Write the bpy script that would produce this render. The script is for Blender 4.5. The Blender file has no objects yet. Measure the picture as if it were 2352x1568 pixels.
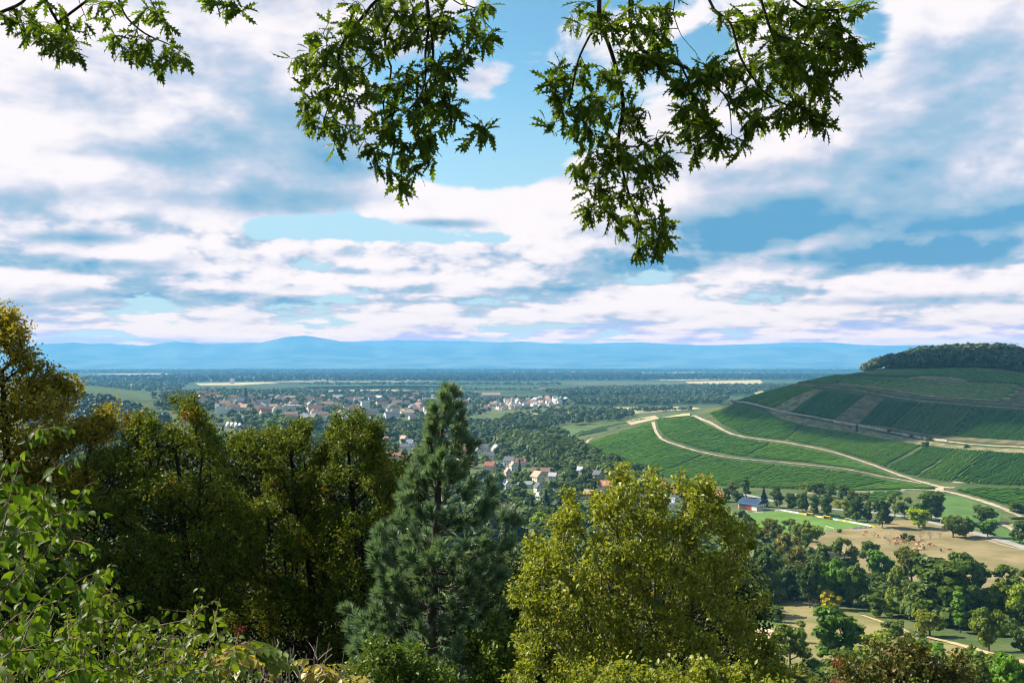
import bpy, math, random
import numpy as np
from mathutils import Vector, Matrix
from mathutils.geometry import delaunay_2d_cdt

# ------------------------------------------------------------------ camera
F = 995.6                      # focal length in pixels of a 1024 px wide frame (35 mm on 36 mm)
HZ = 363.0                     # row of the true horizon
PITCH = math.atan((HZ - 341.0) / F)
CAMZ = 100.0
scene = bpy.context.scene
col = scene.collection
camd = bpy.data.cameras.new('camera'); cam = bpy.data.objects.new('camera', camd); col.objects.link(cam)
camd.lens = 35.0; camd.sensor_width = 36.0; camd.clip_start = 0.1; camd.clip_end = 120000.0
cam.location = (0, 0, CAMZ); cam.rotation_euler = (math.radians(90) + PITCH, 0, 0)
scene.camera = cam

# ------------------------------------------------------------------ render and exposure
scene.render.engine = 'CYCLES'
cy = scene.cycles
cy.max_bounces = 6; cy.diffuse_bounces = 1; cy.glossy_bounces = 1; cy.transmission_bounces = 2
cy.transparent_max_bounces = 6; cy.volume_bounces = 2; cy.use_denoising = True
cy.sample_clamp_indirect = 4.0
cy.use_adaptive_sampling = True; cy.adaptive_threshold = 0.015
cy.filter_width = 1.2
scene.view_settings.view_transform = 'Standard'; scene.view_settings.look = 'None'
scene.view_settings.exposure = EXPOSURE = 1.3
scene.view_settings.gamma = 1.0; scene.view_settings.use_curve_mapping = False

# ------------------------------------------------------------------ sun
SUN_AZ = math.radians(-68.0)   # from the view direction, negative = to the left
SUN_EL = math.radians(40.0)
SUNDIR = Vector((math.sin(SUN_AZ) * math.cos(SUN_EL), math.cos(SUN_AZ) * math.cos(SUN_EL), math.sin(SUN_EL)))
sd = bpy.data.lights.new('sun', 'SUN'); sun = bpy.data.objects.new('sun', sd); col.objects.link(sun)
sd.energy = 5.0; sd.angle = math.radians(0.53); sd.color = (1.0, 0.93, 0.80)
sun.rotation_euler = (-SUNDIR).to_track_quat('-Z', 'Y').to_euler()
sun.location = (-300, 100, 400)


# ------------------------------------------------------------------ node arithmetic
class S:
    """A node socket with arithmetic."""
    def __init__(s, t, k): s.t, s.k = t, k
    def _m(s, op, *o):
        n = s.t.nodes.new('ShaderNodeMath'); n.operation = op
        for i, v in enumerate((s,) + o):
            if isinstance(v, S): s.t.links.new(v.k, n.inputs[i])
            else: n.inputs[i].default_value = v
        return S(s.t, n.outputs[0])
    def __add__(s, o): return s._m('ADD', o)
    def __sub__(s, o): return s._m('SUBTRACT', o)
    def __mul__(s, o): return s._m('MULTIPLY', o)
    def __truediv__(s, o): return s._m('DIVIDE', o)
    def max(s, o): return s._m('MAXIMUM', o)
    def min(s, o): return s._m('MINIMUM', o)
    def pow(s, o): return s._m('POWER', o)
    def f(s, op, *o): return s._m(op, *o)

def sstep(v, a, b, lo=0.0, hi=1.0, mode='SMOOTHSTEP'):
    n = v.t.nodes.new('ShaderNodeMapRange'); n.interpolation_type = mode; n.clamp = True
    for k, x in (('Value', v), ('From Min', a), ('From Max', b), ('To Min', lo), ('To Max', hi)):
        if isinstance(x, S): v.t.links.new(x.k, n.inputs[k])
        else: n.inputs[k].default_value = x
    return S(v.t, n.outputs['Result'])

def vec(t, x, y, z=0.0):
    n = t.nodes.new('ShaderNodeCombineXYZ')
    for i, v in enumerate((x, y, z)):
        if isinstance(v, S): t.links.new(v.k, n.inputs[i])
        else: n.inputs[i].default_value = v
    return S(t, n.outputs[0])

def noise(v, scale, detail=4.0, rough=0.55, dist=0.0, lac=2.0, out='Fac'):
    n = v.t.nodes.new('ShaderNodeTexNoise'); n.noise_dimensions = '3D'
    n.inputs['Scale'].default_value = scale; n.inputs['Detail'].default_value = detail
    n.inputs['Roughness'].default_value = rough; n.inputs['Distortion'].default_value = dist
    n.inputs['Lacunarity'].default_value = lac
    v.t.links.new(v.k, n.inputs['Vector'])
    return S(v.t, n.outputs[out])

def mixc(t, fac, a, b, mode='MIX'):
    n = t.nodes.new('ShaderNodeMix'); n.data_type = 'RGBA'; n.blend_type = mode; n.clamp_factor = True
    for i, v in ((0, fac), (6, a), (7, b)):
        if isinstance(v, S): t.links.new(v.k, n.inputs[i])
        elif i == 0: n.inputs[i].default_value = v
        else: n.inputs[i].default_value = (v[0], v[1], v[2], 1.0)
    return S(t, n.outputs[2])

# ------------------------------------------------------------------ sky: Nishita blue with broken cumulus, all in compass directions
AIR = (0.088, 0.258, 0.420)       # light scattered by a deep layer of the haze
HAZE_D = 7.0e-5; HAZE_TOP = 1080.0

def disp(r, g, b):
    """scene radiance that shows as this sRGB value"""
    f = lambda c: (c / 255 / 12.92 if c <= 10 else ((c / 255 + .055) / 1.055) ** 2.4) / 2 ** EXPOSURE
    return (f(r), f(g), f(b))

def puffs(v, scale, detail=2.0):
    """rounded billows"""
    n = v.t.nodes.new('ShaderNodeTexVoronoi'); n.feature = 'F1'; n.normalize = True
    n.inputs['Scale'].default_value = scale; n.inputs['Detail'].default_value = detail; n.inputs['Roughness'].default_value = 0.5
    n.inputs['Lacunarity'].default_value = 2.3; 
    v.t.links.new(v.k, n.inputs['Vector'])
    return S(v.t, n.outputs['Distance']) * -1.0 + 0.82

def make_world():
    w = bpy.data.worlds.new('World'); scene.world = w; w.use_nodes = True
    t = w.node_tree; t.nodes.clear()
    sky = t.nodes.new('ShaderNodeTexSky'); sky.sky_type = 'NISHITA'; sky.sun_disc = False
    sky.sun_elevation = SUN_EL; sky.sun_rotation = SUN_AZ
    sky.air_density = 1.0; sky.dust_density = 0.6; sky.ozone_density = 1.0; sky.altitude = 300
    g = t.nodes.new('ShaderNodeNewGeometry')
    sep = t.nodes.new('ShaderNodeSeparateXYZ'); t.links.new(g.outputs['Position'], sep.inputs[0])
    x, y, z = (S(t, sep.outputs[i]) for i in range(3))
    az = x.f('ARCTAN2', y) * 57.29578
    el = z.f('ARCSINE') * 57.29578
    elc = el.max(0.0)
    def total(rows):
        s = None
        for a, e, sa, se, amp in rows:
            da = (az - a) / sa; de = (el - e) / se
            q = (da * da + de * de).f('MULTIPLY', -1.0).f('EXPONENT') * amp
            s = q if s is None else s + q
        return s
    def upper(a, e, seed, dt=8.0):
        c = vec(t, a * 0.105, e * 0.185, seed)
        wp = noise(c, 1.4, 2.0, 0.5) - 0.5
        c2 = vec(t, a * 0.105 + wp * 0.45, e * 0.185 + wp * 0.2, seed)
        return noise(c2, 1.1, dt, 0.54) * 0.72 + noise(c2, 4.2, dt - 3.0, 0.55) * 0.10 + puffs(c2, 2.6) * 0.22 - 0.03
    def lower(a, e, seed, dt=7.0):
        k = (e.max(0.0) + 1.3).f('LOGARITHM', math.e) * 3.7
        c = vec(t, a * 0.165, k, seed)
        wp = noise(c, 1.2, 2.0, 0.5) - 0.5
        c2 = vec(t, a * 0.165 + wp * 0.40, k + wp * 0.20, seed)
        return noise(c2, 0.95, dt, 0.54) * 0.68 + noise(c2, 3.4, dt - 2.0, 0.56) * 0.08 + puffs(vec(t, a * 0.19 + wp * 0.3, k * 0.62 + wp * 0.2, seed), 2.4) * 0.32 - 0.045
    lo = sstep(el, 10.0, 6.5)
    def both(a, e, d1=8.0, d2=7.0):
        u = upper(a, e, 3.7, d1); l = lower(a, e, 12.3, d2)
        return u + (l - u) * lo
    dl = elc * 0.075 + 0.16
    f0 = both(az, el)
    s0 = both(az, el, 5.0, 5.0)
    f1 = both(az - dl * 0.55, el + dl, 5.0, 5.0)    # towards the sun: thinner there means lit here
    f2 = both(az - dl * 1.6, el + dl * 3.2, 4.0, 4.0)
    cov = total(SKY_COVER)
    dense = f0 + cov * 0.235 + lo * 0.085 - 0.005
    mask = sstep(dense, lo * 0.012 + 0.485, lo * -0.028 + 0.575)
    thick = sstep(dense, 0.54, 0.86)
    lit = (s0 - f1) * 2.6 + (s0 - f2) * 1.7
    dk = total(SKY_DARK)
    grain = noise(vec(t, az * 0.13, el * 0.30, 5.0), 1.0, 4.0, 0.52)
    lowbase = lo * sstep(f2 - s0, -0.03, 0.14) * 0.34
    shade = (thick * 0.14 + dk * (grain * 1.5 + 0.15) - lit * (lo * -0.08 + 0.66) + lowbase + (grain - 0.5) * 0.7 * sstep(el, 3.0, 9.0) + 0.11).max(0.0).min(1.0)
    c = mixc(t, sstep(shade, 0.0, 0.40), disp(254, 250, 255), disp(208, 217, 238))
    c = mixc(t, sstep(shade, 0.24, 0.66), c, disp(158, 196, 224))
    c = mixc(t, sstep(shade, 0.58, 1.05), c, disp(104, 172, 214))
    c = mixc(t, sstep(el, 5.0, 0.5) * 0.40, c, disp(222, 226, 246))
    blue = mixc(t, 1.0, S(t, sky.outputs[0]), (0.050 * 0.95, 0.050 * 1.45, 0.050 * 1.42), 'MULTIPLY')
    blue = mixc(t, sstep(el, 18.0, 5.0) * 0.92, blue, disp(186, 222, 243))
    look = mixc(t, mask, blue, c)
    # what must stand behind the haze to look so through it
    path = (z.max(0.02).f('POWER', -1.0) * (HAZE_TOP - CAMZ)).min(38500.0)
    T = (path * -HAZE_D).f('EXPONENT')
    inv = T.f('SUBTRACT', 1.0) * -1.0
    sp = t.nodes.new('ShaderNodeSeparateColor'); t.links.new(look.k, sp.inputs[0])
    ch = [((S(t, sp.outputs[i]) - inv * AIR[i]).max(0.02) / T) for i in range(3)] if not NOHAZE else [S(t, sp.outputs[i]) for i in range(3)]
    cb = t.nodes.new('ShaderNodeCombineColor')
    for i in range(3): t.links.new(ch[i].k, cb.inputs[i])
    bg = t.nodes.new('ShaderNodeBackground'); bg.inputs['Strength'].default_value = 1.0; t.links.new(cb.outputs[0], bg.inputs['Color'])
    o = t.nodes.new('ShaderNodeOutputWorld'); t.links.new(bg.outputs[0], o.inputs[0])
    w.cycles.sampling_method = 'MANUAL'; w.cycles.sample_map_resolution = 512
NOHAZE = False

def ae(u, v):
    """compass azimuth and elevation (degrees) of a picture row and column"""
    cx, cyy = (u - 512) / F, (341 - v) / F
    X, Y, Z = cx, math.cos(PITCH) - math.sin(PITCH) * cyy, math.sin(PITCH) + math.cos(PITCH) * cyy
    return math.degrees(math.atan2(X, Y)), math.degrees(math.atan2(Z, math.hypot(X, Y)))

def blob(u, v, su, sv, amp):
    a, e = ae(u, v)
    return (a, e, su / 17.5, sv / 18.0, amp)

SKY_COVER = [blob(*b) for b in (
    (230, 140, 140, 70, 1.25), (60, 90, 110, 110, 1.0), (180, 20, 190, 60, 1.0), (360, 20, 80, 40, .5),
    (40, 215, 80, 24, .55), (170, 222, 45, 14, .5), (445, 205, 50, 20, 0.75), (560, 195, 50, 26, .55), (625, 30, 60, 30, .5), (480, 82, 30, 26, .55), (560, 50, 40, 30, .3),
    (650, 185, 80, 60, .9), (780, 160, 130, 70, 1.0), (960, 120, 110, 130, 1.1), (1000, 20, 110, 80, .9), (760, 70, 60, 40, .4), (900, 250, 170, 40, .6),
    (520, 130, 50, 46, -.75), (545, 90, 30, 50, -.5), (878, 34, 34, 60, -1.0), (420, 165, 50, 18, -.8), (320, 226, 120, 13, -1.1), (600, 110, 40, 40, -.5), (500, 20, 40, 30, -.4), (700, 60, 36, 40, -.45), (140, 205, 40, 10, -.4), (480, 238, 90, 8, -.5))]
SKY_DARK = [blob(*b) for b in (
    (300, 118, 78, 46, .42), (280, 200, 95, 15, 1.1), (190, 135, 60, 26, .22), (30, 120, 60, 60, -.30), (130, 35, 120, 40, -.25), (350, 165, 60, 20, .35), (120, 150, 70, 12, .42),
    (920, 222, 150, 20, .72), (1010, 215, 70, 26, .36), (960, 160, 120, 40, .36), (720, 226, 90, 12, .70), (840, 258, 130, 9, .85), (730, 246, 70, 5, .5),
    (650, 262, 60, 8, .5), (990, 60, 50, 50, .28), (440, 223, 45, 5, .8), (90, 238, 55, 6, .75), (40, 262, 90, 8, .6), (150, 265, 40, 6, .5), (90, 296, 120, 6, .5), (780, 200, 70, 12, .3), (300, 300, 90, 5, .3), (900, 300, 120, 5, .4), (560, 290, 90, 4, .3))]
make_world()

# ------------------------------------------------------------------ picture rays and ground points
def ray(u, v):
    cx, cyy = (u - 512) / F, (341 - v) / F
    return Vector((cx, math.cos(PITCH) - math.sin(PITCH) * cyy, math.sin(PITCH) + math.cos(PITCH) * cyy))

def at(u, v, Y):
    """the point seen at (u, v) at the distance Y"""
    r = ray(u, v); k = Y / r.y
    return Vector((r.x * k, Y, CAMZ + r.z * k))
# ------------------------------------------------------------------ terrain height
GY = [-800, -300, -100, -30, 0, 3, 5, 10, 20, 30, 60, 120, 200, 300, 400, 500, 600, 60000]
GZ = [190, 160, 122, 105, 98.3, 97.8, 97.0, 94.9, 91.3, 87.3, 76.5, 57, 37.5, 19.5, 8.5, 2.0, 0, 0]

HILL_PTS = [  # u, v, distance: what the vineyard hill shows
    # ridge line and the far edge
    (575, 446, 1190), (600, 436, 1235), (628, 427, 1265), (660, 418, 1290), (690, 415, 1270), (731, 402, 1240), (760, 393, 1265), (800, 383, 1290), (840, 374.5, 1320), (868, 371, 1340), (890, 368.5, 1355),
    # foot
    (590, 456, 1075), (615, 467, 962), (650, 477, 873), (690, 486, 809), (730, 489, 790), (771, 491, 777), (860, 492, 771), (945, 490, 760), (985, 502, 705), (1024, 512, 668),
    # tracks
    (793, 384.5, 1225), (832, 386.5, 1200), (892, 395.5, 1150), (953, 402.6, 1085), (1023, 407.6, 1030),
    (913, 378, 1225), (983, 382.5, 1155), (1023, 385.5, 1100), (841, 376, 1270),
    (775, 410, 1150), (857, 425, 1075), (900, 434, 1020), (950, 442, 950), (1024, 447, 880),
    (711, 422.8, 1170), (725, 430.8, 1110), (743, 436.5, 1075), (784, 442, 1025), (826, 450, 965), (862, 461, 905), (897, 474, 845), (919, 481, 808),
    (655, 430, 1160), (661, 438, 1095), (675, 444, 1045), (703, 452, 990), (737, 458, 950), (792, 463, 910), (852, 470, 865), (901, 479, 822),
    # below the wood and in it
    (930, 368, 1310), (969, 367.2, 1265), (1000, 369, 1215), (1024, 372.5, 1165),
    (920, 362, 1400), (960, 358, 1400), (1024, 357, 1330), (1000, 353, 1480),
    # beyond the frame
    (1110, 405, 960), (1110, 372, 1090), (1110, 450, 800), (1110, 520, 640), (1220, 410, 900), (1220, 370, 1050), (1220, 530, 600), (1220, 352, 1300), (1110, 353, 1350),
]
HILL_XYZ = [tuple(at(*p)) for p in HILL_PTS]
HILL_ZERO = [  # level ground round the hill
    (60, 1330, -4), (110, 1400, -6), (170, 1480, -5), (260, 1560, -6), (370, 1650, 0), (470, 1720, 20), (620, 1800, 60), (900, 1900, 70),
    (0, 1200, -8), (30, 1050, -6), (70, 900, -6), (110, 780, -5), (160, 720, -4), (260, 690, -3), (340, 660, -3), (380, 600, -3), (430, 540, -3), (560, 470, -3),
    (1100, 1500, 110), (1100, 1000, 70), (900, 700, 25), (700, 1600, 118)]
HPTS = np.array(HILL_XYZ + HILL_ZERO, float)

def tps_fit(P, lam=6.0):
    xy = P[:, :2] / 1000.0; n = len(P)
    d2 = ((xy[:, None] - xy[None]) ** 2).sum(-1)
    K = 0.5 * d2 * np.log(d2 + 1e-12) + np.eye(n) * lam * 1e-5
    A = np.zeros((n + 3, n + 3)); A[:n, :n] = K; A[:n, n] = 1; A[:n, n + 1:] = xy
    A[n, :n] = 1; A[n + 1:, :n] = xy.T
    return xy, np.linalg.solve(A, np.r_[P[:, 2], 0, 0, 0])

HXY, HW = tps_fit(HPTS)
def hill_z(x, y):
    x = np.asarray(x, float); y = np.asarray(y, float); sh = x.shape; x = x.ravel() / 1000; y = y.ravel() / 1000
    out = np.zeros(len(x)); n = len(HXY)
    for i in range(0, len(x), 20000):
        a, b = x[i:i + 20000], y[i:i + 20000]
        d2 = (a[:, None] - HXY[:, 0]) ** 2 + (b[:, None] - HXY[:, 1]) ** 2
        out[i:i + 20000] = (0.5 * d2 * np.log(d2 + 1e-12)) @ HW[:n] + HW[n] + HW[n + 1] * a + HW[n + 2] * b
    # only inside the hill's own country
    X, Y = x * 1000, y * 1000
    w = np.clip((X + 20) / 60, 0, 1) * np.clip((Y - 440) / 120, 0, 1) * np.clip((2050 - Y) / 300, 0, 1) * np.clip((1500 - X) / 300, 0, 1)
    return (out * w).reshape(sh)

def bump(x, y, cx, cyy, lx, ly, rot, h):
    c, s = math.cos(rot), math.sin(rot)
    a = (x - cx) * c + (y - cyy) * s; b = -(x - cx) * s + (y - cyy) * c
    return h * np.exp(-(a / lx) ** 2 - (b / ly) ** 2)

def H(x, y):
    x = np.asarray(x, float); y = np.asarray(y, float)
    r = y + 0.06 * np.abs(x) * np.clip(y / 300, 0, 1)
    base = np.interp(r, GY, GZ)
    base = base + (np.sin(x * 0.021 + 1.0) * np.cos(y * 0.017) * 1.6) * np.clip((base - 4) / 30, 0, 1) * np.clip((y - 30) / 60, 0, 1)
    left = bump(x, y, -1400, 2350, 620, 330, -0.20, 74) + bump(x, y, -900, 1720, 330, 330, -0.5, 52) + bump(x, y, -1000, 1200, 420, 420, 0.0, 40)
    h = np.maximum(base, 0) + left
    hz = hill_z(x, y)
    return np.maximum(h, hz)

def h1(x, y): return float(H(np.array([x]), np.array([y]))[0])

def hit(u, v, far=30000.0):
    """where the sight line through (u, v) first meets the ground"""
    r = ray(u, v)
    ys = np.concatenate([np.arange(3, 60, 1.0), np.arange(60, 2200, 4.0), np.geomspace(2200, far, 300)])
    k = ys / r.y
    z = CAMZ + r.z * k; gz = H(r.x * k, ys)
    below = np.nonzero(z <= gz)[0]
    if len(below) == 0: return None
    i = below[0]
    if i == 0: y0 = ys[0]
    else:
        a, b = z[i - 1] - gz[i - 1], z[i] - gz[i]
        y0 = ys[i - 1] + (ys[i] - ys[i - 1]) * a / (a - b + 1e-9)
    kk = y0 / r.y
    x0 = r.x * kk
    return Vector((x0, y0, h1(x0, y0)))

def ordinal(n):
    ones = ['', 'first', 'second', 'third', 'fourth', 'fifth', 'sixth', 'seventh', 'eighth', 'ninth', 'tenth', 'eleventh', 'twelfth', 'thirteenth', 'fourteenth', 'fifteenth', 'sixteenth', 'seventeenth', 'eighteenth', 'nineteenth']
    tens = {2: ('twentieth', 'twenty-'), 3: ('thirtieth', 'thirty-'), 4: ('fortieth', 'forty-'), 5: ('fiftieth', 'fifty-'), 6: ('sixtieth', 'sixty-')}
    if n < 20: return ones[n]
    a, b = tens[n // 10]; return a if n % 10 == 0 else b + ones[n % 10]

# ------------------------------------------------------------------ mesh and object helpers
def tag(o, label=None, cat=None, group=None, kind=None):
    if label: o['label'] = label
    if cat: o['category'] = cat
    if group: o['group'] = group
    if kind: o['kind'] = kind
    return o

def mesh_np(name, V, Fc, mat=None, smooth=False):
    """mesh from arrays; Fc is (m, k) or a list of such arrays"""
    V = np.asarray(V, np.float32).reshape(-1, 3)
    fl = Fc if isinstance(Fc, list) else [Fc]
    fl = [np.asarray(f, np.int32) for f in fl if len(f)]
    me = bpy.data.meshes.new(name)
    me.vertices.add(len(V)); me.vertices.foreach_set('co', V.ravel())
    tot = np.concatenate([np.full(len(f), f.shape[1], np.int32) for f in fl])
    loops = np.concatenate([f.ravel() for f in fl])
    me.loops.add(len(loops)); me.loops.foreach_set('vertex_index', loops)
    me.polygons.add(len(tot)); me.polygons.foreach_set('loop_start', np.r_[0, np.cumsum(tot)[:-1]].astype(np.int32))
    if smooth: me.polygons.foreach_set('use_smooth', np.ones(len(tot), bool))
    me.update(calc_edges=True)
    if mat: me.materials.append(mat)
    return me

def link(name, me, parent=None, loc=None):
    o = bpy.data.objects.new(name, me); col.objects.link(o)
    if parent is not None: o.parent = parent
    if loc is not None: o.location = loc
    return o

def empty(name, loc, rz=0.0, sc=None):
    o = bpy.data.objects.new(name, None); col.objects.link(o); o.location = loc; o.rotation_euler = (0, 0, rz)
    o.empty_display_size = 0.5
    if sc is not None: o.scale = sc
    return o

class MB:
    """collects boxes, tubes and polygons for one mesh"""
    def __init__(s): s.v, s.f = [], []
    def add(s, vs, fs):
        n = len(s.v); s.v += [tuple(p) for p in vs]; s.f += [tuple(i + n for i in f) for f in fs]
    def box(s, x0, y0, z0, x1, y1, z1, m=None):
        vs = [Vector(p) for p in ((x0, y0, z0), (x1, y0, z0), (x1, y1, z0), (x0, y1, z0), (x0, y0, z1), (x1, y0, z1), (x1, y1, z1), (x0, y1, z1))]
        if m is not None: vs = [m @ p for p in vs]
        s.add(vs, [(0, 3, 2, 1), (4, 5, 6, 7), (0, 1, 5, 4), (1, 2, 6, 5), (2, 3, 7, 6), (3, 0, 4, 7)])
    def tube(s, pts, rad, sides=6, cap=True):
        pts = [Vector(p) for p in pts]
        rings = []
        for i, p in enumerate(pts):
            d = (pts[min(i + 1, len(pts) - 1)] - pts[max(i - 1, 0)])
            d = d.normalized() if d.length > 1e-9 else Vector((0, 0, 1))
            a = d.cross(Vector((0.37, 0.81, 0.11)) if abs(d.z) > .8 else Vector((0, 0, 1))).normalized(); b = d.cross(a)
            r = rad[i] if hasattr(rad, '__len__') else rad
            rings.append([p + (a * math.cos(t) + b * math.sin(t)) * r for t in (2 * math.pi * j / sides for j in range(sides))])
        vs = [q for r in rings for q in r]; fs = []
        for i in range(len(rings) - 1):
            for j in range(sides):
                k = (j + 1) % sides
                fs.append((i * sides + j, i * sides + k, (i + 1) * sides + k, (i + 1) * sides + j))
        if cap:
            fs.append(tuple(range(sides))[::-1]); fs.append(tuple((len(rings) - 1) * sides + j for j in range(sides)))
        s.add(vs, fs)
    def mesh(s, name, mat=None, smooth=False):
        me = bpy.data.meshes.new(name); me.from_pydata(s.v, [], s.f)
        if smooth:
            for p in me.polygons: p.use_smooth = True
        if mat: me.materials.append(mat)
        return me
    def obj(s, name, mat=None, parent=None, loc=None, smooth=False): return link(name, s.mesh(name, mat, smooth), parent, loc)

# ------------------------------------------------------------------ materials
def new_mat(name):
    m = bpy.data.materials.new(name); m.use_nodes = True; t = m.node_tree; t.nodes.clear()
    o = t.nodes.new('ShaderNodeOutputMaterial')
    return m, t, o

def pos(t):
    g = t.nodes.new('ShaderNodeNewGeometry'); return S(t, g.outputs['Position'])

def basic(name, c, rough=0.8, var=0.15, scale=0.5, c2=None, spec=0.3, bump_h=0.0, bscale=2.0, objcol=False, metal=0.0, stretch=None):
    m, t, o = new_mat(name)
    b = t.nodes.new('ShaderNodeBsdfPrincipled'); b.inputs['Roughness'].default_value = rough
    b.inputs['Specular IOR Level'].default_value = spec; b.inputs['Metallic'].default_value = metal
    P = pos(t)
    if stretch:
        n = t.nodes.new('ShaderNodeMapping'); t.links.new(P.k, n.inputs[0]); n.inputs['Scale'].default_value = stretch; P = S(t, n.outputs[0])
    nz = noise(P, scale, 5.0, 0.6)
    if objcol:
        oi = t.nodes.new('ShaderNodeObjectInfo'); base = S(t, oi.outputs['Color'])
        dark = mixc(t, 1.0, base, (1 - var * 1.6,) * 3, 'MULTIPLY'); lite = mixc(t, 1.0, base, (1 + var,) * 3, 'MULTIPLY')
        colr = mixc(t, sstep(nz, 0.35, 0.65), dark, lite)
    else:
        d = c2 if c2 else tuple(k * (1 - var * 1.6) for k in c); l = c if c2 else tuple(k * (1 + var) for k in c)
        colr = mixc(t, sstep(nz, 0.35, 0.65), d, l)
    t.links.new(colr.k, b.inputs['Base Color'])
    if bump_h:
        bn = t.nodes.new('ShaderNodeBump'); bn.inputs['Distance'].default_value = bump_h
        t.links.new(noise(P, bscale, 4.0, 0.6).k, bn.inputs['Height']); t.links.new(bn.outputs[0], b.inputs['Normal'])
    t.links.new(b.outputs[0], o.inputs[0])
    return m

def leaf_mat(name, c, c2, c3=None, trans=0.35, rough=0.45, spec=0.35, pscale=0.6, objcol=False, p3=0.72, tint=(1.25, 1.2, 0.55)):
    """leaves: colour varies from leaf to leaf and over the crown, light shines through"""
    m, t, o = new_mat(name)
    g = t.nodes.new('ShaderNodeNewGeometry'); P = S(t, g.outputs['Position']); oi = t.nodes.new('ShaderNodeObjectInfo'); rnd = (S(t, g.outputs['Random Per Island']) + S(t, oi.outputs['Random'])).f('FRACT')
    n = noise(P, pscale, 3.0, 0.6)
    mixed = mixc(t, (rnd * 0.65 + n * 0.7 - 0.18).max(0.0).min(1.0), c, c2)
    if c3: mixed = mixc(t, sstep(n + rnd * 0.30, p3, p3 + 0.10), mixed, c3)
    if objcol:
        mixed = mixc(t, 1.0, mixed, S(t, oi.outputs['Color']), 'MULTIPLY')
    b = t.nodes.new('ShaderNodeBsdfPrincipled'); b.inputs['Roughness'].default_value = rough; b.inputs['Specular IOR Level'].default_value = spec
    t.links.new(mixed.k, b.inputs['Base Color'])
    tr = t.nodes.new('ShaderNodeBsdfTranslucent'); tc = mixc(t, 1.0, mixed, tint, 'MULTIPLY'); t.links.new(tc.k, tr.inputs['Color'])
    mx = t.nodes.new('ShaderNodeMixShader'); mx.inputs[0].default_value = trans
    t.links.new(b.outputs[0], mx.inputs[1]); t.links.new(tr.outputs[0], mx.inputs[2]); t.links.new(mx.outputs[0], o.inputs[0])
    return m

# ------------------------------------------------------------------ ground: one sheet to the horizon
def ground_material():
    m, t, o = new_mat('ground')
    b = t.nodes.new('ShaderNodeBsdfPrincipled'); b.inputs['Roughness'].default_value = 0.95; b.inputs['Specular IOR Level'].default_value = 0.1
    P = pos(t)
    sep = t.nodes.new('ShaderNodeSeparateXYZ'); t.links.new(P.k, sep.inputs[0]); z = S(t, sep.outputs[2]); y = S(t, sep.outputs[1])
    n1 = noise(P, 0.03, 6.0, 0.6); n2 = noise(P, 0.4, 5.0, 0.65)
    grass = mixc(t, sstep(n1, 0.38, 0.62), (0.050, 0.085, 0.022), (0.105, 0.125, 0.042))
    grass = mixc(t, sstep(n2, 0.45, 0.75) * 0.5, grass, (0.15, 0.13, 0.06))
    # the plain: strips of farmland
    mp = t.nodes.new('ShaderNodeMapping'); t.links.new(P.k, mp.inputs[0]); mp.inputs['Rotation'].default_value = (0, 0, 0.12); mp.inputs['Scale'].default_value = (0.0022, 0.0011, 0.0)
    vo = t.nodes.new('ShaderNodeTexVoronoi'); vo.inputs['Scale'].default_value = 1.0; t.links.new(mp.outputs[0], vo.inputs['Vector'])
    sp = t.nodes.new('ShaderNodeSeparateColor'); t.links.new(vo.outputs['Color'], sp.inputs[0])
    r = S(t, sp.outputs[0])
    farm = mixc(t, sstep(r, 0.2, 0.5), (0.022, 0.042, 0.018), (0.050, 0.078, 0.030))
    farm = mixc(t, sstep(r, 0.78, 0.82), farm, (0.22, 0.19, 0.10))
    farm = mixc(t, sstep(noise(P, 0.0011, 4.0, 0.6), 0.50, 0.56), farm, (0.022, 0.040, 0.016))
    hillg = mixc(t, sstep(n1, 0.40, 0.60), (0.045, 0.070, 0.022), (0.085, 0.095, 0.035))
    grass = mixc(t, sstep(z, 2.0, 8.0) * sstep(y, 560.0, 640.0), grass, hillg)
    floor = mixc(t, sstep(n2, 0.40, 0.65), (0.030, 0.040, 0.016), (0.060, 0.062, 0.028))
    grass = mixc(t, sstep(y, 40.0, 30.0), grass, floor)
    c = mixc(t, sstep(y, 1900.0, 2700.0), grass, farm)
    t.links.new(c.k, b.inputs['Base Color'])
    bn = t.nodes.new('ShaderNodeBump'); bn.inputs['Distance'].default_value = 0.25; t.links.new(noise(P, 1.5, 4.0, 0.7).k, bn.inputs['Height']); t.links.new(bn.outputs[0], b.inputs['Normal'])
    t.links.new(b.outputs[0], o.inputs[0])
    return m

def build_ground():
    front = np.radians(np.arange(-36, 36.01, 0.2)); rest = np.radians(np.r_[np.arange(38, 320, 4.0), 322.0])
    ang = np.r_[front, rest]
    rad = np.r_[0.0, np.geomspace(1.5, 900, 330), np.linspace(906, 2300, 190), np.geomspace(2350, 60000, 90)]
    A, Rr = np.meshgrid(ang, rad)
    X, Y = np.sin(A) * Rr, np.cos(A) * Rr
    Z = H(X, Y)
    na, nr = len(ang), len(rad)
    i = np.arange(nr - 1)[:, None] * na + np.arange(na)[None]
    j = np.arange(nr - 1)[:, None] * na + (np.arange(na)[None] + 1) % na
    Q = np.stack([i, j, j + na, i + na], -1).reshape(-1, 4)[:, ::-1]
    me = mesh_np('ground', np.stack([X, Y, Z], -1), Q, ground_material(), True)
    return tag(link('ground', me), 'green and dry valley ground running out to the flat plain', None, None, 'structure')
build_ground()

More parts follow.
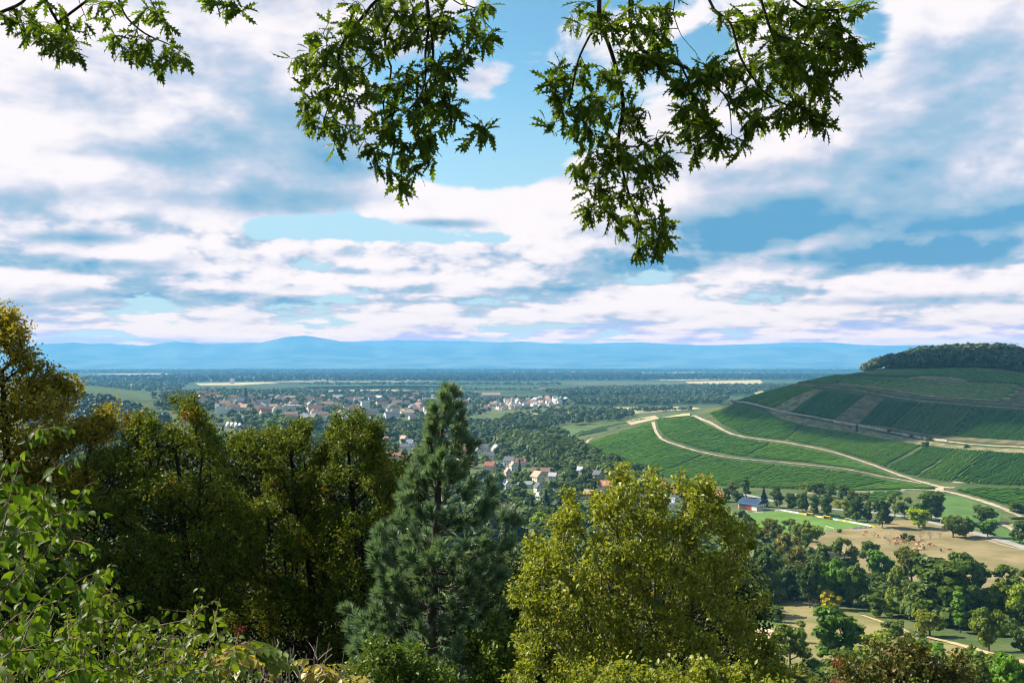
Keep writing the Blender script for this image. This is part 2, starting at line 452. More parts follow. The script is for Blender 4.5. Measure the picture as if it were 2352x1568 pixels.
# ------------------------------------------------------------------ draped sheets and tracks
def drape(name, poly, mat, off, res, label, kind='structure', edge=None):
    """a sheet over the ground inside the XY polygon"""
    P = np.array([(p[0], p[1]) for p in poly], float)
    pts = []
    for i in range(len(P)):
        a, b = P[i], P[(i + 1) % len(P)]
        n = max(1, int(np.hypot(*(b - a)) / res))
        pts += [a + (b - a) * k / n for k in range(n)]
    nb = len(pts)
    x0, y0 = P.min(0); x1, y1 = P.max(0)
    gx, gy = np.meshgrid(np.arange(x0 + res / 2, x1, res), np.arange(y0 + res / 2, y1, res))
    q = np.stack([gx.ravel(), gy.ravel()], -1)
    q = q[inside(q, P)]
    if len(q):
        B = np.array(pts); d = np.min(((q[:, None] - B[None]) ** 2).sum(-1), 1); q = q[d > (res * 0.35) ** 2]
    allp = [Vector((float(p[0]), float(p[1]))) for p in pts] + [Vector((float(p[0]), float(p[1]))) for p in q]
    vs, es, fs, *_ = delaunay_2d_cdt(allp, [(i, (i + 1) % nb) for i in range(nb)], [], 1, 1e-4)
    xy = np.array([(v.x, v.y) for v in vs]); z = H(xy[:, 0], xy[:, 1]) + off
    tri = np.array([f for f in fs], np.int32)
    a, b, c = xy[tri[:, 0]], xy[tri[:, 1]], xy[tri[:, 2]]
    cr = (b[:, 0] - a[:, 0]) * (c[:, 1] - a[:, 1]) - (b[:, 1] - a[:, 1]) * (c[:, 0] - a[:, 0])
    tri[cr < 0] = tri[cr < 0][:, ::-1]
    me = mesh_np(name, np.c_[xy, z], tri, mat, True)
    return tag(link(name, me), label, None, None, kind)

def inside(q, P):
    x, y = q[:, 0], q[:, 1]; r = np.zeros(len(q), bool)
    for i in range(len(P)):
        (xa, ya), (xb, yb) = P[i], P[i - 1]
        c = ((ya > y) != (yb > y)) & (x < (xb - xa) * (y - ya) / (yb - ya + 1e-12) + xa)
        r ^= c
    return r

def upoly(pts):
    out = []
    for p in pts:
        h = hit(*p)
        if h is None: h = at(p[0], p[1], 1300)
        out.append((h.x, h.y))
    return out

def smooth_line(P, step=6.0):
    """Catmull-Rom through XY points, resampled"""
    P = [np.array(p[:2], float) for p in P]
    out = []
    for i in range(len(P) - 1):
        a, b, c, d = P[max(i - 1, 0)], P[i], P[i + 1], P[min(i + 2, len(P) - 1)]
        n = max(2, int(np.hypot(*(c - b)) / step))
        for k in range(n):
            s = k / n
            out.append(0.5 * (2 * b + (c - a) * s + (2 * a - 5 * b + 4 * c - d) * s * s + (3 * b - a - 3 * c + d) * s ** 3))
    out.append(P[-1])
    return np.array(out)

def track(name, line, width, mat, off, label, jitter=0.0, seed=1):
    L = smooth_line(line); rg = np.random.default_rng(seed)
    T = np.gradient(L, axis=0); T /= np.linalg.norm(T, axis=1)[:, None] + 1e-9
    N = np.c_[-T[:, 1], T[:, 0]]
    w = (width if hasattr(width, '__len__') else np.full(len(L), width))
    if hasattr(width, '__len__'): w = np.interp(np.linspace(0, 1, len(L)), np.linspace(0, 1, len(width)), width)
    cols = []
    for k in (-1, -0.33, 0.33, 1):
        j = rg.normal(0, jitter, len(L)) if abs(k) == 1 else 0
        q = L + N * (w / 2 * k + j)[:, None] if jitter and abs(k) == 1 else L + N * (w / 2 * k)[:, None]
        cols.append(np.c_[q, H(q[:, 0], q[:, 1]) + off])
    V = np.stack(cols, 1); n = len(L)
    i = np.arange(n - 1)[:, None] * 4 + np.arange(3)[None]
    Q = np.stack([i, i + 1, i + 5, i + 4], -1).reshape(-1, 4)[:, ::-1]
    me = mesh_np(name, V, Q, mat, True)
    return tag(link(name, me), label, None, None, 'structure')

def hits(pts): return [tuple(hit(*p)) for p in pts if hit(*p) is not None]

# ------------------------------------------------------------------ far mountains
def build_mountains():
    m = basic('mountain_forest', (0.20, 0.20, 0.12), 0.95, 0.25, 0.0009, c2=(0.015, 0.025, 0.012), spec=0.05)
    rows = [
        ('mountains', 27000, [(-250, 348), (-100, 352), (0, 350), (40, 343), (75, 341), (105, 344), (130, 346), (150, 343), (175, 339), (200, 342), (232, 345), (262, 341), (285, 335), (303, 333.5), (325, 336), (350, 341), (380, 344), (405, 345), (440, 343), (470, 344), (500, 341), (520, 339), (555, 343), (600, 346), (640, 345), (700, 347), (740, 346), (790, 345), (830, 347), (880, 347), (910, 345), (930, 343.5), (960, 346), (1024, 349), (1150, 346), (1350, 350)], 'blue wooded mountain range along the horizon'),
        ('mountains', 34000, [(-250, 350), (0, 346), (60, 344), (110, 342), (150, 345), (230, 341), (350, 340), (400, 338), (470, 340), (520, 341), (590, 342), (640, 341), (700, 344), (760, 342), (830, 341), (880, 344), (960, 343), (1024, 347), (1350, 348)], 'paler second mountain crest behind the blue range'),
        ('mountains', 24500, [(-250, 358), (0, 359), (90, 355), (190, 357), (300, 354), (380, 357), (470, 355), (560, 357), (650, 354), (760, 357), (860, 355), (960, 357), (1350, 356)], 'low wooded foothills in front of the blue range'),
    ]
    rg = np.random.default_rng(5)
    for name, Y, prof, label in rows:
        us = np.linspace(-250, 1350, 420)
        vs = np.interp(us, [p[0] for p in prof], [p[1] for p in prof])
        ridge = CAMZ + (HZ - vs) / F * Y
        rough = np.zeros_like(us)
        for k in range(1, 7):
            rough += np.sin(us * 0.02 * 1.9 ** k + rg.uniform(0, 6)) * 16.0 / 1.6 ** k
        ridge = ridge + rough * (Y / 27000)
        x = (us - 512) / F * Y
        V = []; nrow = 26
        for r in range(nrow):
            s = r / (nrow - 1)                       # foot to crest to the far side
            if s <= 0.7: k = s / 0.7; prof_h = k ** 1.25
            else: k = (1 - s) / 0.3; prof_h = k
            yy = Y - 3200 + s * 5200
            spur = np.sin(us * 0.085 + r * 0.25 + np.sin(us * 0.031) * 2) * 0.5 + np.sin(us * 0.21 + r * 0.4) * 0.3 + np.sin(us * .47 - r * .3) * .16
            z = ridge * prof_h * (1 + 0.16 * spur * (1 - prof_h)) - 30 * (1 - prof_h)
            V.append(np.c_[x * yy / Y, yy + spur * 420 * (1 - abs(prof_h * 2 - 1)), z])
        V = np.array(V); n = len(us)
        i = np.arange(nrow - 1)[:, None] * n + np.arange(n - 1)[None]
        Q = np.stack([i, i + 1, i + n + 1, i + n], -1).reshape(-1, 4)
        tag(link(name, mesh_np(name, V, Q, m, True)), label, None, None, 'structure')
build_mountains()

# ------------------------------------------------------------------ the air
def build_haze():
    m = bpy.data.materials.new('haze'); m.use_nodes = True; t = m.node_tree; t.nodes.clear()
    o = t.nodes.new('ShaderNodeOutputMaterial'); v = t.nodes.new('ShaderNodeVolumePrincipled')
    v.inputs['Color'].default_value = (0.165, 0.485, 0.84, 1); v.inputs['Density'].default_value = HAZE_D; v.inputs['Anisotropy'].default_value = 0.0
    t.links.new(v.outputs[0], o.inputs['Volume'])
    b = MB(); b.box(-42000, -2500, -40, 42000, 39500, HAZE_TOP)
    tag(b.obj('haze', m), 'blue summer haze filling the valley and the plain', None, None, 'stuff')
build_haze()
# ------------------------------------------------------------------ tracks, banks and vineyards on the hill
M_TRACK = basic('pale_gravel', (0.36, 0.295, 0.205), 0.95, 0.18, 0.25, spec=0.1)
M_ROAD = basic('road_surface', (0.30, 0.28, 0.25), 0.9, 0.12, 0.2, spec=0.15)
M_DRY = basic('dry_grass', (0.24, 0.20, 0.105), 0.95, 0.2, 0.15, c2=(0.10, 0.105, 0.045), spec=0.1, bump_h=0.2)
M_BARE = basic('bare_soil', (0.17, 0.12, 0.075), 0.95, 0.2, 0.10, c2=(0.07, 0.085, 0.03), spec=0.1)
M_SWARD = basic('vineyard_sward', (0.050, 0.075, 0.022), 0.95, 0.2, 0.05, c2=(0.030, 0.045, 0.016), spec=0.1)
M_VINE = leaf_mat('vine_leaves', (0.060, 0.150, 0.012), (0.130, 0.240, 0.020), None, 0.22, 0.55, 0.15, 0.05, objcol=True)

track('track', hits([(735, 401.5), (775, 409.6), (815, 417), (857, 424.6), (900, 433.4), (950, 441.5), (985, 445), (1024, 446.8), (1070, 449)]), 3.2, M_TRACK, 0.45, 'pale middle track crossing the vineyard hill below the stone walls', 0.25)
track('track', hits([(793, 385.2), (832, 387.4), (862, 391), (892, 396.4), (953, 403.4), (1023, 408.4), (1070, 412)]), 4.2, M_DRY, 0.40, 'grassy upper track under the vine terraces', 0.4)
track('track', hits([(691, 415.5), (700, 418.5), (711, 422.8), (725, 430.8), (743.5, 436.5), (784, 442), (826, 450), (862, 461), (897, 474), (919, 481), (943, 487), (955, 487.5)]), [4.6, 4.2, 3.6, 3.2, 3, 3.2, 3.6, 4.2], M_TRACK, 0.45, 'long pale track running diagonally down the vineyard hill', 0.3)
track('track', hits([(653, 421.5), (653.5, 425), (655, 430), (661, 438), (675, 444), (703, 452), (737, 458), (792, 463), (852, 470), (901, 479.5), (921, 483)]), [4.6, 4.6, 3.6, 2.8, 2.4, 2.2, 2.2, 2.4], M_TRACK, 0.40, 'lower pale track curving round the nose of the vineyard hill', 0.3)
track('track', hits([(593, 437.5), (588, 440.5), (584, 446), (582, 449)]), 4.0, M_TRACK, 0.40, 'short pale track climbing out of the dark trees', 0.2)
track('track', hits([(953, 482), (966, 482.2), (980, 481)]), 6.0, M_TRACK, 0.40, 'gravel widening at the track junction', 0.3)
track('track', hits([(901, 489.5), (925, 489.5), (945, 491), (965, 496), (985, 502), (1011, 512), (1024, 518)]), 3.8, M_TRACK, 0.42, 'pale track along the foot of the vineyard by the junction', 0.3)
track('track', hits([(943, 486.5), (939, 489), (941, 492)]), 6.0, M_TRACK, 0.46, 'short pale link between the two vineyard tracks', 0.2)
track('track', hits([(993, 520), (1003, 524), (1015, 531), (1024, 538), (1040, 546)]), 3.5, M_TRACK, 0.3, 'earth track turning across the meadow beside the road', 0.3)
track('track', hits([(574, 436), (590, 431), (612, 427), (632, 422), (648, 418.5)]), 3.0, M_DRY, 0.4, 'grassy track along the edge of the low vineyard', 0.3)

# dry banks and bare slopes
for label, mat, P in (
    ('dry grass bank below the middle vineyard track', M_DRY, [(765, 409.5), (800, 417), (857, 427), (905, 437), (950, 444), (1024, 449), (1024, 453), (985, 450.5), (940, 447), (905, 442), (857, 433), (800, 424), (776, 416)]),
    ('bare brown bank above the middle track', M_BARE, [(800, 412), (857, 422.5), (900, 431), (950, 439.2), (1024, 444.6), (1024, 440.5), (955, 436.5), (893, 427), (830, 417.5)]),
    ('brown bank under the vine terraces', M_BARE, [(797, 383.6), (838, 386), (885, 392.3), (945, 400), (1024, 406.5), (1024, 401), (985, 398.5), (945, 396.5), (890, 388.5), (838, 383.2), (805, 381.8)]),
    ('worn brown strip of old vines', M_BARE, [(866, 395), (884, 399), (858, 423), (834, 419.5)]),
    ('sparse yellow strip among the vines', M_DRY, [(814, 388.5), (823, 389.6), (790, 412), (771, 408.5)]),
    ('dry grass hollow above the terraces', M_DRY, [(906, 377.2), (925, 375.4), (950, 376.2), (967, 379), (966, 381.2), (940, 379.6)]),
    ('brown slope at the end of the terraces', M_BARE, [(1002, 399), (1012, 390), (1024, 387.5), (1040, 388), (1040, 404), (1020, 403)]),
    ('pale strip of dry grass under the wood', M_DRY, [(976, 367.6), (1000, 369.2), (1024, 372.6), (1024, 374.6), (1000, 371), (976, 368.9)])):
    drape('bank', upoly(P), mat, 0.30, 14.0, label)

def vineyard(label, P, line, colr, spacing=3.0, h=1.75, seed=0, sward=M_SWARD, gap=0.02):
    """rows of vines standing over the ground inside the seen polygon P; line = two seen points along a row"""
    poly = np.array(upoly(P)); a, b = hit(*line[0]), hit(*line[1])
    d = np.array([b.x - a.x, b.y - a.y]); d /= np.hypot(*d); n = np.array([-d[1], d[0]])
    rg = np.random.default_rng(seed)
    drape('vineyard_ground', poly, sward, 0.12, 16.0, 'grassy ground under the ' + label)
    c0, c1 = (poly @ n).min(), (poly @ n).max()
    V, Q, base = [], [], 0
    for c in np.arange(c0 + spacing * .5, c1, spacing):
        # crossings of this row with the polygon
        s = poly @ n - c; ts = []
        for i in range(len(poly)):
            j = (i + 1) % len(poly)
            if (s[i] > 0) != (s[j] > 0):
                k = s[i] / (s[i] - s[j]); ts.append(float((poly[i] + (poly[j] - poly[i]) * k) @ d))
        ts.sort()
        for t0, t1 in zip(ts[::2], ts[1::2]):
            if t1 - t0 < 4: continue
            t = np.arange(t0, t1, 3.2)
            if len(t) < 2: continue
            xy = n * c + t[:, None] * d + n * rg.normal(0, .10, (len(t), 1))
            z = H(xy[:, 0], xy[:, 1])
            hh = h * rg.uniform(.65, 1.25, len(t)) * np.where(rg.random(len(t)) < gap, .3, 1)
            w = 0.50 * rg.uniform(.55, 1.4, len(t))
            ring = np.stack([np.c_[xy - n * (w * .8)[:, None], z + .25], np.c_[xy - n * (w * .9)[:, None], z + hh * .8], np.c_[xy + n * rg.normal(0, .12, (len(t), 1)), z + hh], np.c_[xy + n * (w * .9)[:, None], z + hh * .8], np.c_[xy + n * (w * .8)[:, None], z + .25]], 1)
            m = len(t); i = base + np.arange(m - 1)[:, None] * 5 + np.arange(4)[None]
            V.append(ring.reshape(-1, 3)); Q.append(np.stack([i, i + 1, i + 6, i + 5], -1).reshape(-1, 4)); base += m * 5
    me = mesh_np('vineyard', np.concatenate(V), np.concatenate(Q), M_VINE)
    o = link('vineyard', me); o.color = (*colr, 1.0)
    return tag(o, label, None, None, 'stuff')

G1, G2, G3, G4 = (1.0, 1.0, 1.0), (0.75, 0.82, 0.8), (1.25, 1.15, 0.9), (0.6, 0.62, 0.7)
SL = ((866, 395), (834, 420))
for i, (label, P, line, c) in enumerate((
    ('rows of vines along the hilltop under the wood', [(846, 374.6), (868, 371.9), (890, 369.8), (930, 368.8), (969, 368.6), (1000, 370.8), (1040, 375.5), (1040, 386.5), (1024, 384.6), (983, 382), (966, 381.4), (966, 378.8), (948, 375.9), (925, 375.0), (905, 377), (880, 376)], ((960, 370), (985, 381)), G2),
    ('small dark vineyard on the crest left of the terraces', [(797, 383), (818, 378.6), (838, 375.2), (845, 376.3), (832, 384.8)], ((841, 377), (815, 384)), G1),
    ('upper vines at the silhouette of the hill', [(737, 400.5), (760, 393.5), (793, 386.3), (814, 388.5), (770, 408.2)], ((800, 388), (752, 405)), G1),
    ('dark vines between two worn strips', [(824, 390), (865, 395), (833, 419), (791, 411.8)], SL, G2),
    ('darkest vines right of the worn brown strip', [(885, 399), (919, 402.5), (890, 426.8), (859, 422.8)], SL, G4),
    ('thin yellowish vines in the middle of the hill', [(919, 402.7), (973, 406.5), (953, 436.4), (891, 427)], ((973, 406), (940, 434)), (1.15, .9, .9)),
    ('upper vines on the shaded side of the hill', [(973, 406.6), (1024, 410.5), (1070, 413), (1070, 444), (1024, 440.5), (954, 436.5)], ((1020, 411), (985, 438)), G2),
    ('vines above the long diagonal track', [(709, 413), (735, 406), (772, 415.5), (800, 424.5), (784, 440), (743, 434.5), (724, 425.5)], ((790, 422), (750, 436)), G1),
    ('broad bright vines below the dry bank', [(801, 425), (857, 433.4), (920, 445), (884, 466), (862, 458.5), (826, 447.5), (787, 440)], ((905, 443), (868, 461)), G3),
    ('vines right of the steep field boundary', [(926, 446.3), (955, 449), (914, 475.5), (900, 472.5), (887, 467)], ((950, 449), (905, 472)), G1),
    ('striped light vines beyond the boundary', [(956, 449), (985, 451), (950, 481.5), (917, 476.5)], ((980, 451), (938, 479)), G3),
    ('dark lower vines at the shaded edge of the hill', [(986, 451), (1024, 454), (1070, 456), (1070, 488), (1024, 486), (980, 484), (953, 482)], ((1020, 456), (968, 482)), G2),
    ('lowest vines beside the junction', [(955, 490), (985, 488), (1040, 490), (1040, 519), (1024, 512), (985, 498.8), (962, 492.5)], ((1024, 492), (985, 497)), G2),
    ('vines on the nose between two tracks', [(656, 419.8), (690, 416.2), (699, 420), (711, 427), (724, 434), (742, 439.5), (770, 443), (744, 456.5), (703, 449.5), (680, 443), (665, 437), (659, 429)], ((735, 441), (690, 446)), G1),
    ('bright vines between the diagonal and lower tracks', [(771, 443.4), (784, 445), (826, 453.2), (843, 459), (806, 462), (792, 461.2), (746, 456.6)], ((820, 453), (770, 459)), G3),
    ('narrow wedge of vines towards the junction', [(844, 459.4), (862, 465), (897, 477.6), (852, 468), (807, 462.2)], ((868, 467), (830, 465)), G2),
    ('lowest green vines on the left slope of the hill', [(579, 447), (600, 438.5), (628, 430), (651, 423), (654, 432), (660, 440.3), (674, 446.8), (702, 454.6), (652, 474), (616, 464), (592, 453)], ((690, 452), (640, 462)), G1),
    ('vines above the tree belt left of the clubhouse', [(704, 455), (737, 461), (775, 465), (731, 486), (692, 484), (654, 474.5)], ((765, 465), (705, 478)), G3),
    ('light green vines behind the clubhouse trees', [(777, 465.3), (852, 473), (887, 480.6), (842, 490), (771, 488), (733, 486.3)], ((850, 475), (790, 486)), G3),
    ('pointed end of the lowest vines', [(889, 481), (938, 488.5), (895, 489), (844, 490.2)], ((920, 487), (870, 488)), G1),
    ('small vineyard with clear rows behind the football pitch', [(862, 493.5), (898, 490.5), (903, 493.5), (870, 501.5)], ((863, 500), (900, 492)), G3),
    ('flat vineyard with wide rows at the hill toe', [(577, 436), (600, 431.5), (622, 427.5), (604, 426.5), (584, 431)], ((585, 436), (600, 428)), G1),
    ('light vineyard strip beyond the hill nose', [(586, 430.6), (640, 419), (652, 418), (632, 421.5), (608, 426.5)], ((600, 429), (640, 420)), G3))):
    vineyard(label, P, line, c, seed=i)

M_BANK = basic('pale_bank_grass', (0.34, 0.29, 0.15), 0.95, 0.2, 0.15, c2=(0.20, 0.18, 0.08), spec=0.1)
def terraces():
    top = [(849, 377.6), (913, 379.3), (983, 383.6), (1024, 387)]; bot = [(839, 383.6), (892, 389.6), (953, 397.6), (1008, 400.5)]
    T = np.array(hits(top))[:, :2]; B = np.array(hits(bot))[:, :2]
    T = smooth_line(T, 8); B = smooth_line(B, 8)
    s = np.linspace(0, 1, 90)
    rs = lambda L: np.c_[np.interp(s, np.linspace(0, 1, len(L)), L[:, 0]), np.interp(s, np.linspace(0, 1, len(L)), L[:, 1])]
    T, B = rs(T), rs(B); rg = np.random.default_rng(3)
    V, Q, base = [], [], 0
    n_t = 8
    drape('vineyard_ground', np.r_[T, B[::-1]][::6], M_SWARD, 0.12, 16, 'grassy ground under the terraced vines')
    for k in range(n_t + 1):
        L = T + (B - T) * k / n_t
        track('bank', L[(0 if k % 3 else 2):(90 if k % 2 else 84)], 4.6, M_BANK, 0.8, 'dry grass bank between two vine terraces', 0.5, k)
        if k == n_t: break
        for q in (0.32, 0.55, 0.78):
            R_ = T + (B - T) * (k + q) / n_t; R_ = smooth_line(R_[1:-1 - (k * 2) // 3], 3.2)
            z = H(R_[:, 0], R_[:, 1]); hh = rg.uniform(1.0, 1.7, len(z)); w = np.array([0, 1.0])
            ring = np.stack([np.c_[R_[:, 0], R_[:, 1] - .45, z + .2], np.c_[R_[:, 0], R_[:, 1] - .4, z + hh * .8], np.c_[R_[:, 0], R_[:, 1], z + hh], np.c_[R_[:, 0], R_[:, 1] + .4, z + hh * .8], np.c_[R_[:, 0], R_[:, 1] + .45, z + .2]], 1)
            m = len(z); i = base + np.arange(m - 1)[:, None] * 5 + np.arange(4)[None]
            V.append(ring.reshape(-1, 3)); Q.append(np.stack([i, i + 1, i + 6, i + 5], -1).reshape(-1, 4)); base += m * 5
    o = link('vineyard', mesh_np('vineyard', np.concatenate(V), np.concatenate(Q), M_VINE)); o.color = (.7, .75, .75, 1)
    tag(o, 'long level rows of vines on stepped terraces', None, None, 'stuff')
terraces()

# ------------------------------------------------------------------ valley floor sheets
M_PASTURE = basic('dry_pasture', (0.27, 0.205, 0.105), 0.95, 0.15, 0.035, c2=(0.165, 0.140, 0.062), spec=0.1, bump_h=0.15)
M_MEADOW = basic('dry_meadow', (0.245, 0.205, 0.090), 0.95, 0.15, 0.05, c2=(0.125, 0.130, 0.042), spec=0.1, bump_h=0.2)
M_PITCH = basic('mown_turf', (0.105, 0.19, 0.035), 0.9, 0.10, 0.06, spec=0.15)
M_LUSH = basic('green_meadow', (0.075, 0.140, 0.032), 0.9, 0.12, 0.05, spec=0.15)
M_STUBBLE = basic('stubble', (0.44, 0.35, 0.19), 0.95, 0.10, 0.01, spec=0.1)
M_FARM = basic('farm_green', (0.045, 0.075, 0.030), 0.95, 0.15, 0.006, spec=0.1)
M_FARM2 = basic('farm_olive', (0.085, 0.095, 0.045), 0.95, 0.15, 0.006, spec=0.1)
drape('pasture', upoly([(778, 540), (800, 532), (822, 527), (852, 521), (905, 519.5), (935, 521), (985, 533), (1060, 553), (1060, 590), (1000, 588), (930, 585), (860, 575), (800, 560)]), M_PASTURE, 0.10, 9.0, 'dry tan cow pasture beside the football pitch')
drape('meadow', upoly([(762, 604), (775, 598.5), (800, 601), (850, 610), (900, 628), (960, 645), (1060, 672), (1060, 720), (900, 720), (760, 720), (750, 640)]), M_MEADOW, 0.10, 6.0, 'dry mown meadow on the near slope')
track('path', hits([(862, 615), (890, 624.5), (915, 633.5), (945, 641), (985, 652), (1024, 662), (1060, 671)]), [1.6, 2.2, 2.8, 3.0, 3.0], basic('path_earth', (0.42, 0.31, 0.17), 0.95, 0.15, .3, spec=.1), 0.28, 'earthy path worn across the dry meadow', 0.3)
drape('lawn', upoly([(740, 616), (775, 617), (783, 622), (760, 630), (738, 630)]), M_LUSH, 0.2, 4.0, 'green watered grass beside the sandy patch')
drape('sand_patch', upoly([(728, 621), (745, 620), (778, 632), (770, 640), (730, 640)]), basic('sand', (0.55, 0.40, 0.28), .95, .12, .2, spec=.1), 0.24, 4.0, 'pale sandy patch half hidden by the tree')
track('road', hits([(690, 507), (712, 500), (735, 493), (755, 496.5), (775, 501)]), 7.0, M_ROAD, 0.18, 'grey road behind the clubhouse', 0.1)
track('road', hits([(795, 494), (822, 491.5), (850, 490.9), (880, 491.6), (905, 490.2)]), 3.5, M_TRACK, 0.2, 'pale lane along the foot of the vines', 0.2)
track('road', hits([(800, 506), (850, 510), (890, 514), (925, 520.5), (960, 529), (990, 536.5), (1024, 547), (1060, 558)]), 6.5, M_ROAD, 0.20, 'grey country road behind the football pitch and pasture', 0.1)
track('road', hits([(860, 505), (900, 511.5), (935, 517), (965, 522)]), 4.0, M_ROAD, 0.22, 'second narrow grey lane beside the country road', 0.1)
track('path', hits([(975, 535), (1000, 544), (1024, 549.5), (1050, 556)]), 2.2, M_TRACK, 0.26, 'pale edge path along the pasture fence', 0.2)
drape('yard', upoly([(703, 514), (712, 510), (745, 513), (780, 508.5), (783, 511.5), (745, 517), (712, 518.5)]), M_ROAD, 0.14, 5.0, 'pale paved yard in front of the clubhouse')
drape('lawn', upoly([(780, 505), (800, 503), (830, 507), (815, 511), (785, 509)]), M_DRY, 0.12, 5.0, 'dry grass between the clubhouse and the road')
drape('crop_field', upoly([(940, 495), (960, 496.5), (1003, 511), (1000, 521), (975, 527), (940, 520), (930, 508)]), M_LUSH, 0.14, 6.0, 'leafy green crop field below the junction')
drape('meadow', upoly([(990, 531), (1001, 527), (1050, 545), (1050, 551), (1020, 545)]), M_LUSH, 0.16, 5.0, 'small green meadow between road and earth track')
drape('meadow', upoly([(1000, 521), (1030, 525), (1050, 540), (1020, 533), (1006, 525)]), M_DRY, 0.15, 5.0, 'dry meadow above the earth track')
# football pitch
PC = [hit(u, v) for u, v in ((718, 514), (788, 509.2), (877, 525), (780, 536), (700, 523))]
drape('football_pitch', upoly([(693, 519), (726, 514.6), (786, 509.8), (880, 524.2), (784, 534.6), (735, 531)]), M_PITCH, 0.22, 5.0, 'bright green mown football pitch beside the clubhouse')
# fields beyond the town and hill
for nm, mat, lab, P in (
    ('field', M_STUBBLE, 'pale stubble field in front of the far tree belt', [(508, 417), (540, 412.5), (575, 408.6), (615, 407.2), (690, 406.5), (702, 408.5), (650, 412.5), (600, 414.5), (560, 416.5)]),
    ('field', M_STUBBLE, 'narrow tan field below the housing estate', [(455, 424), (476, 421), (500, 418.6), (512, 420), (480, 426)]),
    ('field', M_LUSH, 'light green field beside the hill toe', [(525, 431), (548, 430), (575, 428), (583, 430), (570, 437), (540, 438)]),
    ('field', M_STUBBLE, 'dry field strip beyond the hill', [(625, 421.5), (655, 415.2), (690, 413.2), (690, 415.5), (660, 418)]),
    ('field', M_STUBBLE, 'long tan field by the woods beyond the hill', [(685, 381.2), (760, 379.6), (830, 379.2), (815, 382.4), (745, 384.6), (690, 383.6)]),
    ('field', M_FARM2, 'olive field before the far wood', [(560, 381.5), (685, 381), (690, 384.5), (580, 385.5)]),
    ('field', M_FARM, 'wide green field beyond the town', [(290, 384.6), (420, 382.4), (540, 383), (540, 388.5), (420, 389.5), (320, 389)]),
    ('field', M_STUBBLE, 'pale strip of stubble beyond the town', [(195, 383), (262, 381.6), (280, 382.4), (240, 384.8), (200, 385)]),
    ('field', M_FARM2, 'olive strip beyond the town park', [(285, 386.6), (400, 385.4), (480, 386.4), (400, 388.0), (320, 387.8)]),
    ('field', M_STUBBLE, 'thin yellow field strip beyond the town', [(308, 390.3), (380, 389.2), (420, 390.2), (350, 391.8)]),
    ('field', M_FARM, 'green vegetable field at the town edge', [(400, 391), (500, 390), (540, 392.2), (440, 393.5)]),
    ('field', M_STUBBLE, 'long thin pale strip below the hazy wood', [(300, 372.9), (420, 372.5), (470, 372.8), (400, 373.4)]),
    ('field', M_STUBBLE, 'pale strip far right of the pine on the plain', [(520, 377.0), (600, 376.5), (650, 377.0), (590, 377.8)]),
    ('field', M_FARM2, 'dull strip of fields left beyond the tower block', [(120, 379.6), (200, 378.9), (240, 379.5), (180, 380.6)]),
    ('field', M_STUBBLE, 'pale field patch far behind the hill silhouette', [(640, 379.2), (700, 378.6), (720, 379.2), (680, 380.2)]),
    ('field', M_STUBBLE, 'bright distant field on the plain', [(480, 371.8), (560, 371.3), (640, 372), (560, 372.8)]),
    ('field', M_STUBBLE, 'bright field strip far across the plain', [(690, 374.4), (760, 373.6), (820, 374.2), (755, 375.2)]),
    ('field', M_STUBBLE, 'pale plain strip left of the tower block', [(95, 373.4), (150, 372.8), (185, 373.6), (140, 374.6)]),
    ('field', M_STUBBLE, 'thin pale strip far on the left plain', [(88, 376.6), (150, 376.0), (170, 376.9), (120, 377.8)])):
    drape(nm, upoly(P), mat, 0.8, 60.0 if P[0][1] > 395 else 250.0, lab)
# ------------------------------------------------------------------ leaves and trees
def unit(v): return v / (np.linalg.norm(v, axis=-1, keepdims=True) + 1e-9)

LEAF = {   # outline in (across, along, up), triangles
    'clump': (np.array([(-.5, 0, 0), (.5, 0, 0.1), (.42, .9, .12), (-.45, 1, -.1)]), np.array([(0, 1, 2, 3)])),
    'diamond': (np.array([(0, 0, 0), (.30, .45, .07), (0, 1, -.08), (-.30, .45, .07)]), np.array([(0, 1, 2), (0, 2, 3)])),
    'ovate': (np.array([(0, 0, 0), (.22, .18, .06), (.30, .42, .10), (.20, .72, .06), (0, 1.0, -.14), (-.20, .72, .06), (-.30, .42, .10), (-.22, .18, .06), (0, .42, 0.0), (0, .72, -.03)]),
              np.array([(0, 1, 8), (1, 2, 8), (2, 9, 8), (2, 3, 9), (3, 4, 9), (4, 5, 9), (5, 6, 9), (6, 8, 9), (6, 7, 8), (7, 0, 8)])),
    'oak': (np.array([(0, 0, 0), (.03, .14, .01), (.13, .27, .03), (.05, .31, .02), (.19, .47, .05), (.06, .50, .02), (.20, .68, .05), (.06, .70, .01), (.13, .90, .01), (.04, .90, -.02), (0, 1.10, -.12),
                      (-.04, .90, -.02), (-.13, .90, .01), (-.06, .70, .01), (-.20, .68, .05), (-.06, .50, .02), (-.19, .47, .05), (-.05, .31, .02), (-.13, .27, .03), (-.03, .14, .01)]),
            np.array([(0, 1, 19), (1, 2, 3), (1, 3, 17), (1, 17, 19), (17, 18, 19), (3, 4, 5), (3, 5, 15), (3, 15, 17), (15, 16, 17), (5, 6, 7), (5, 7, 13), (5, 13, 15), (13, 14, 15), (7, 8, 9), (7, 9, 11), (7, 11, 13), (11, 12, 13), (9, 10, 11)])),
}

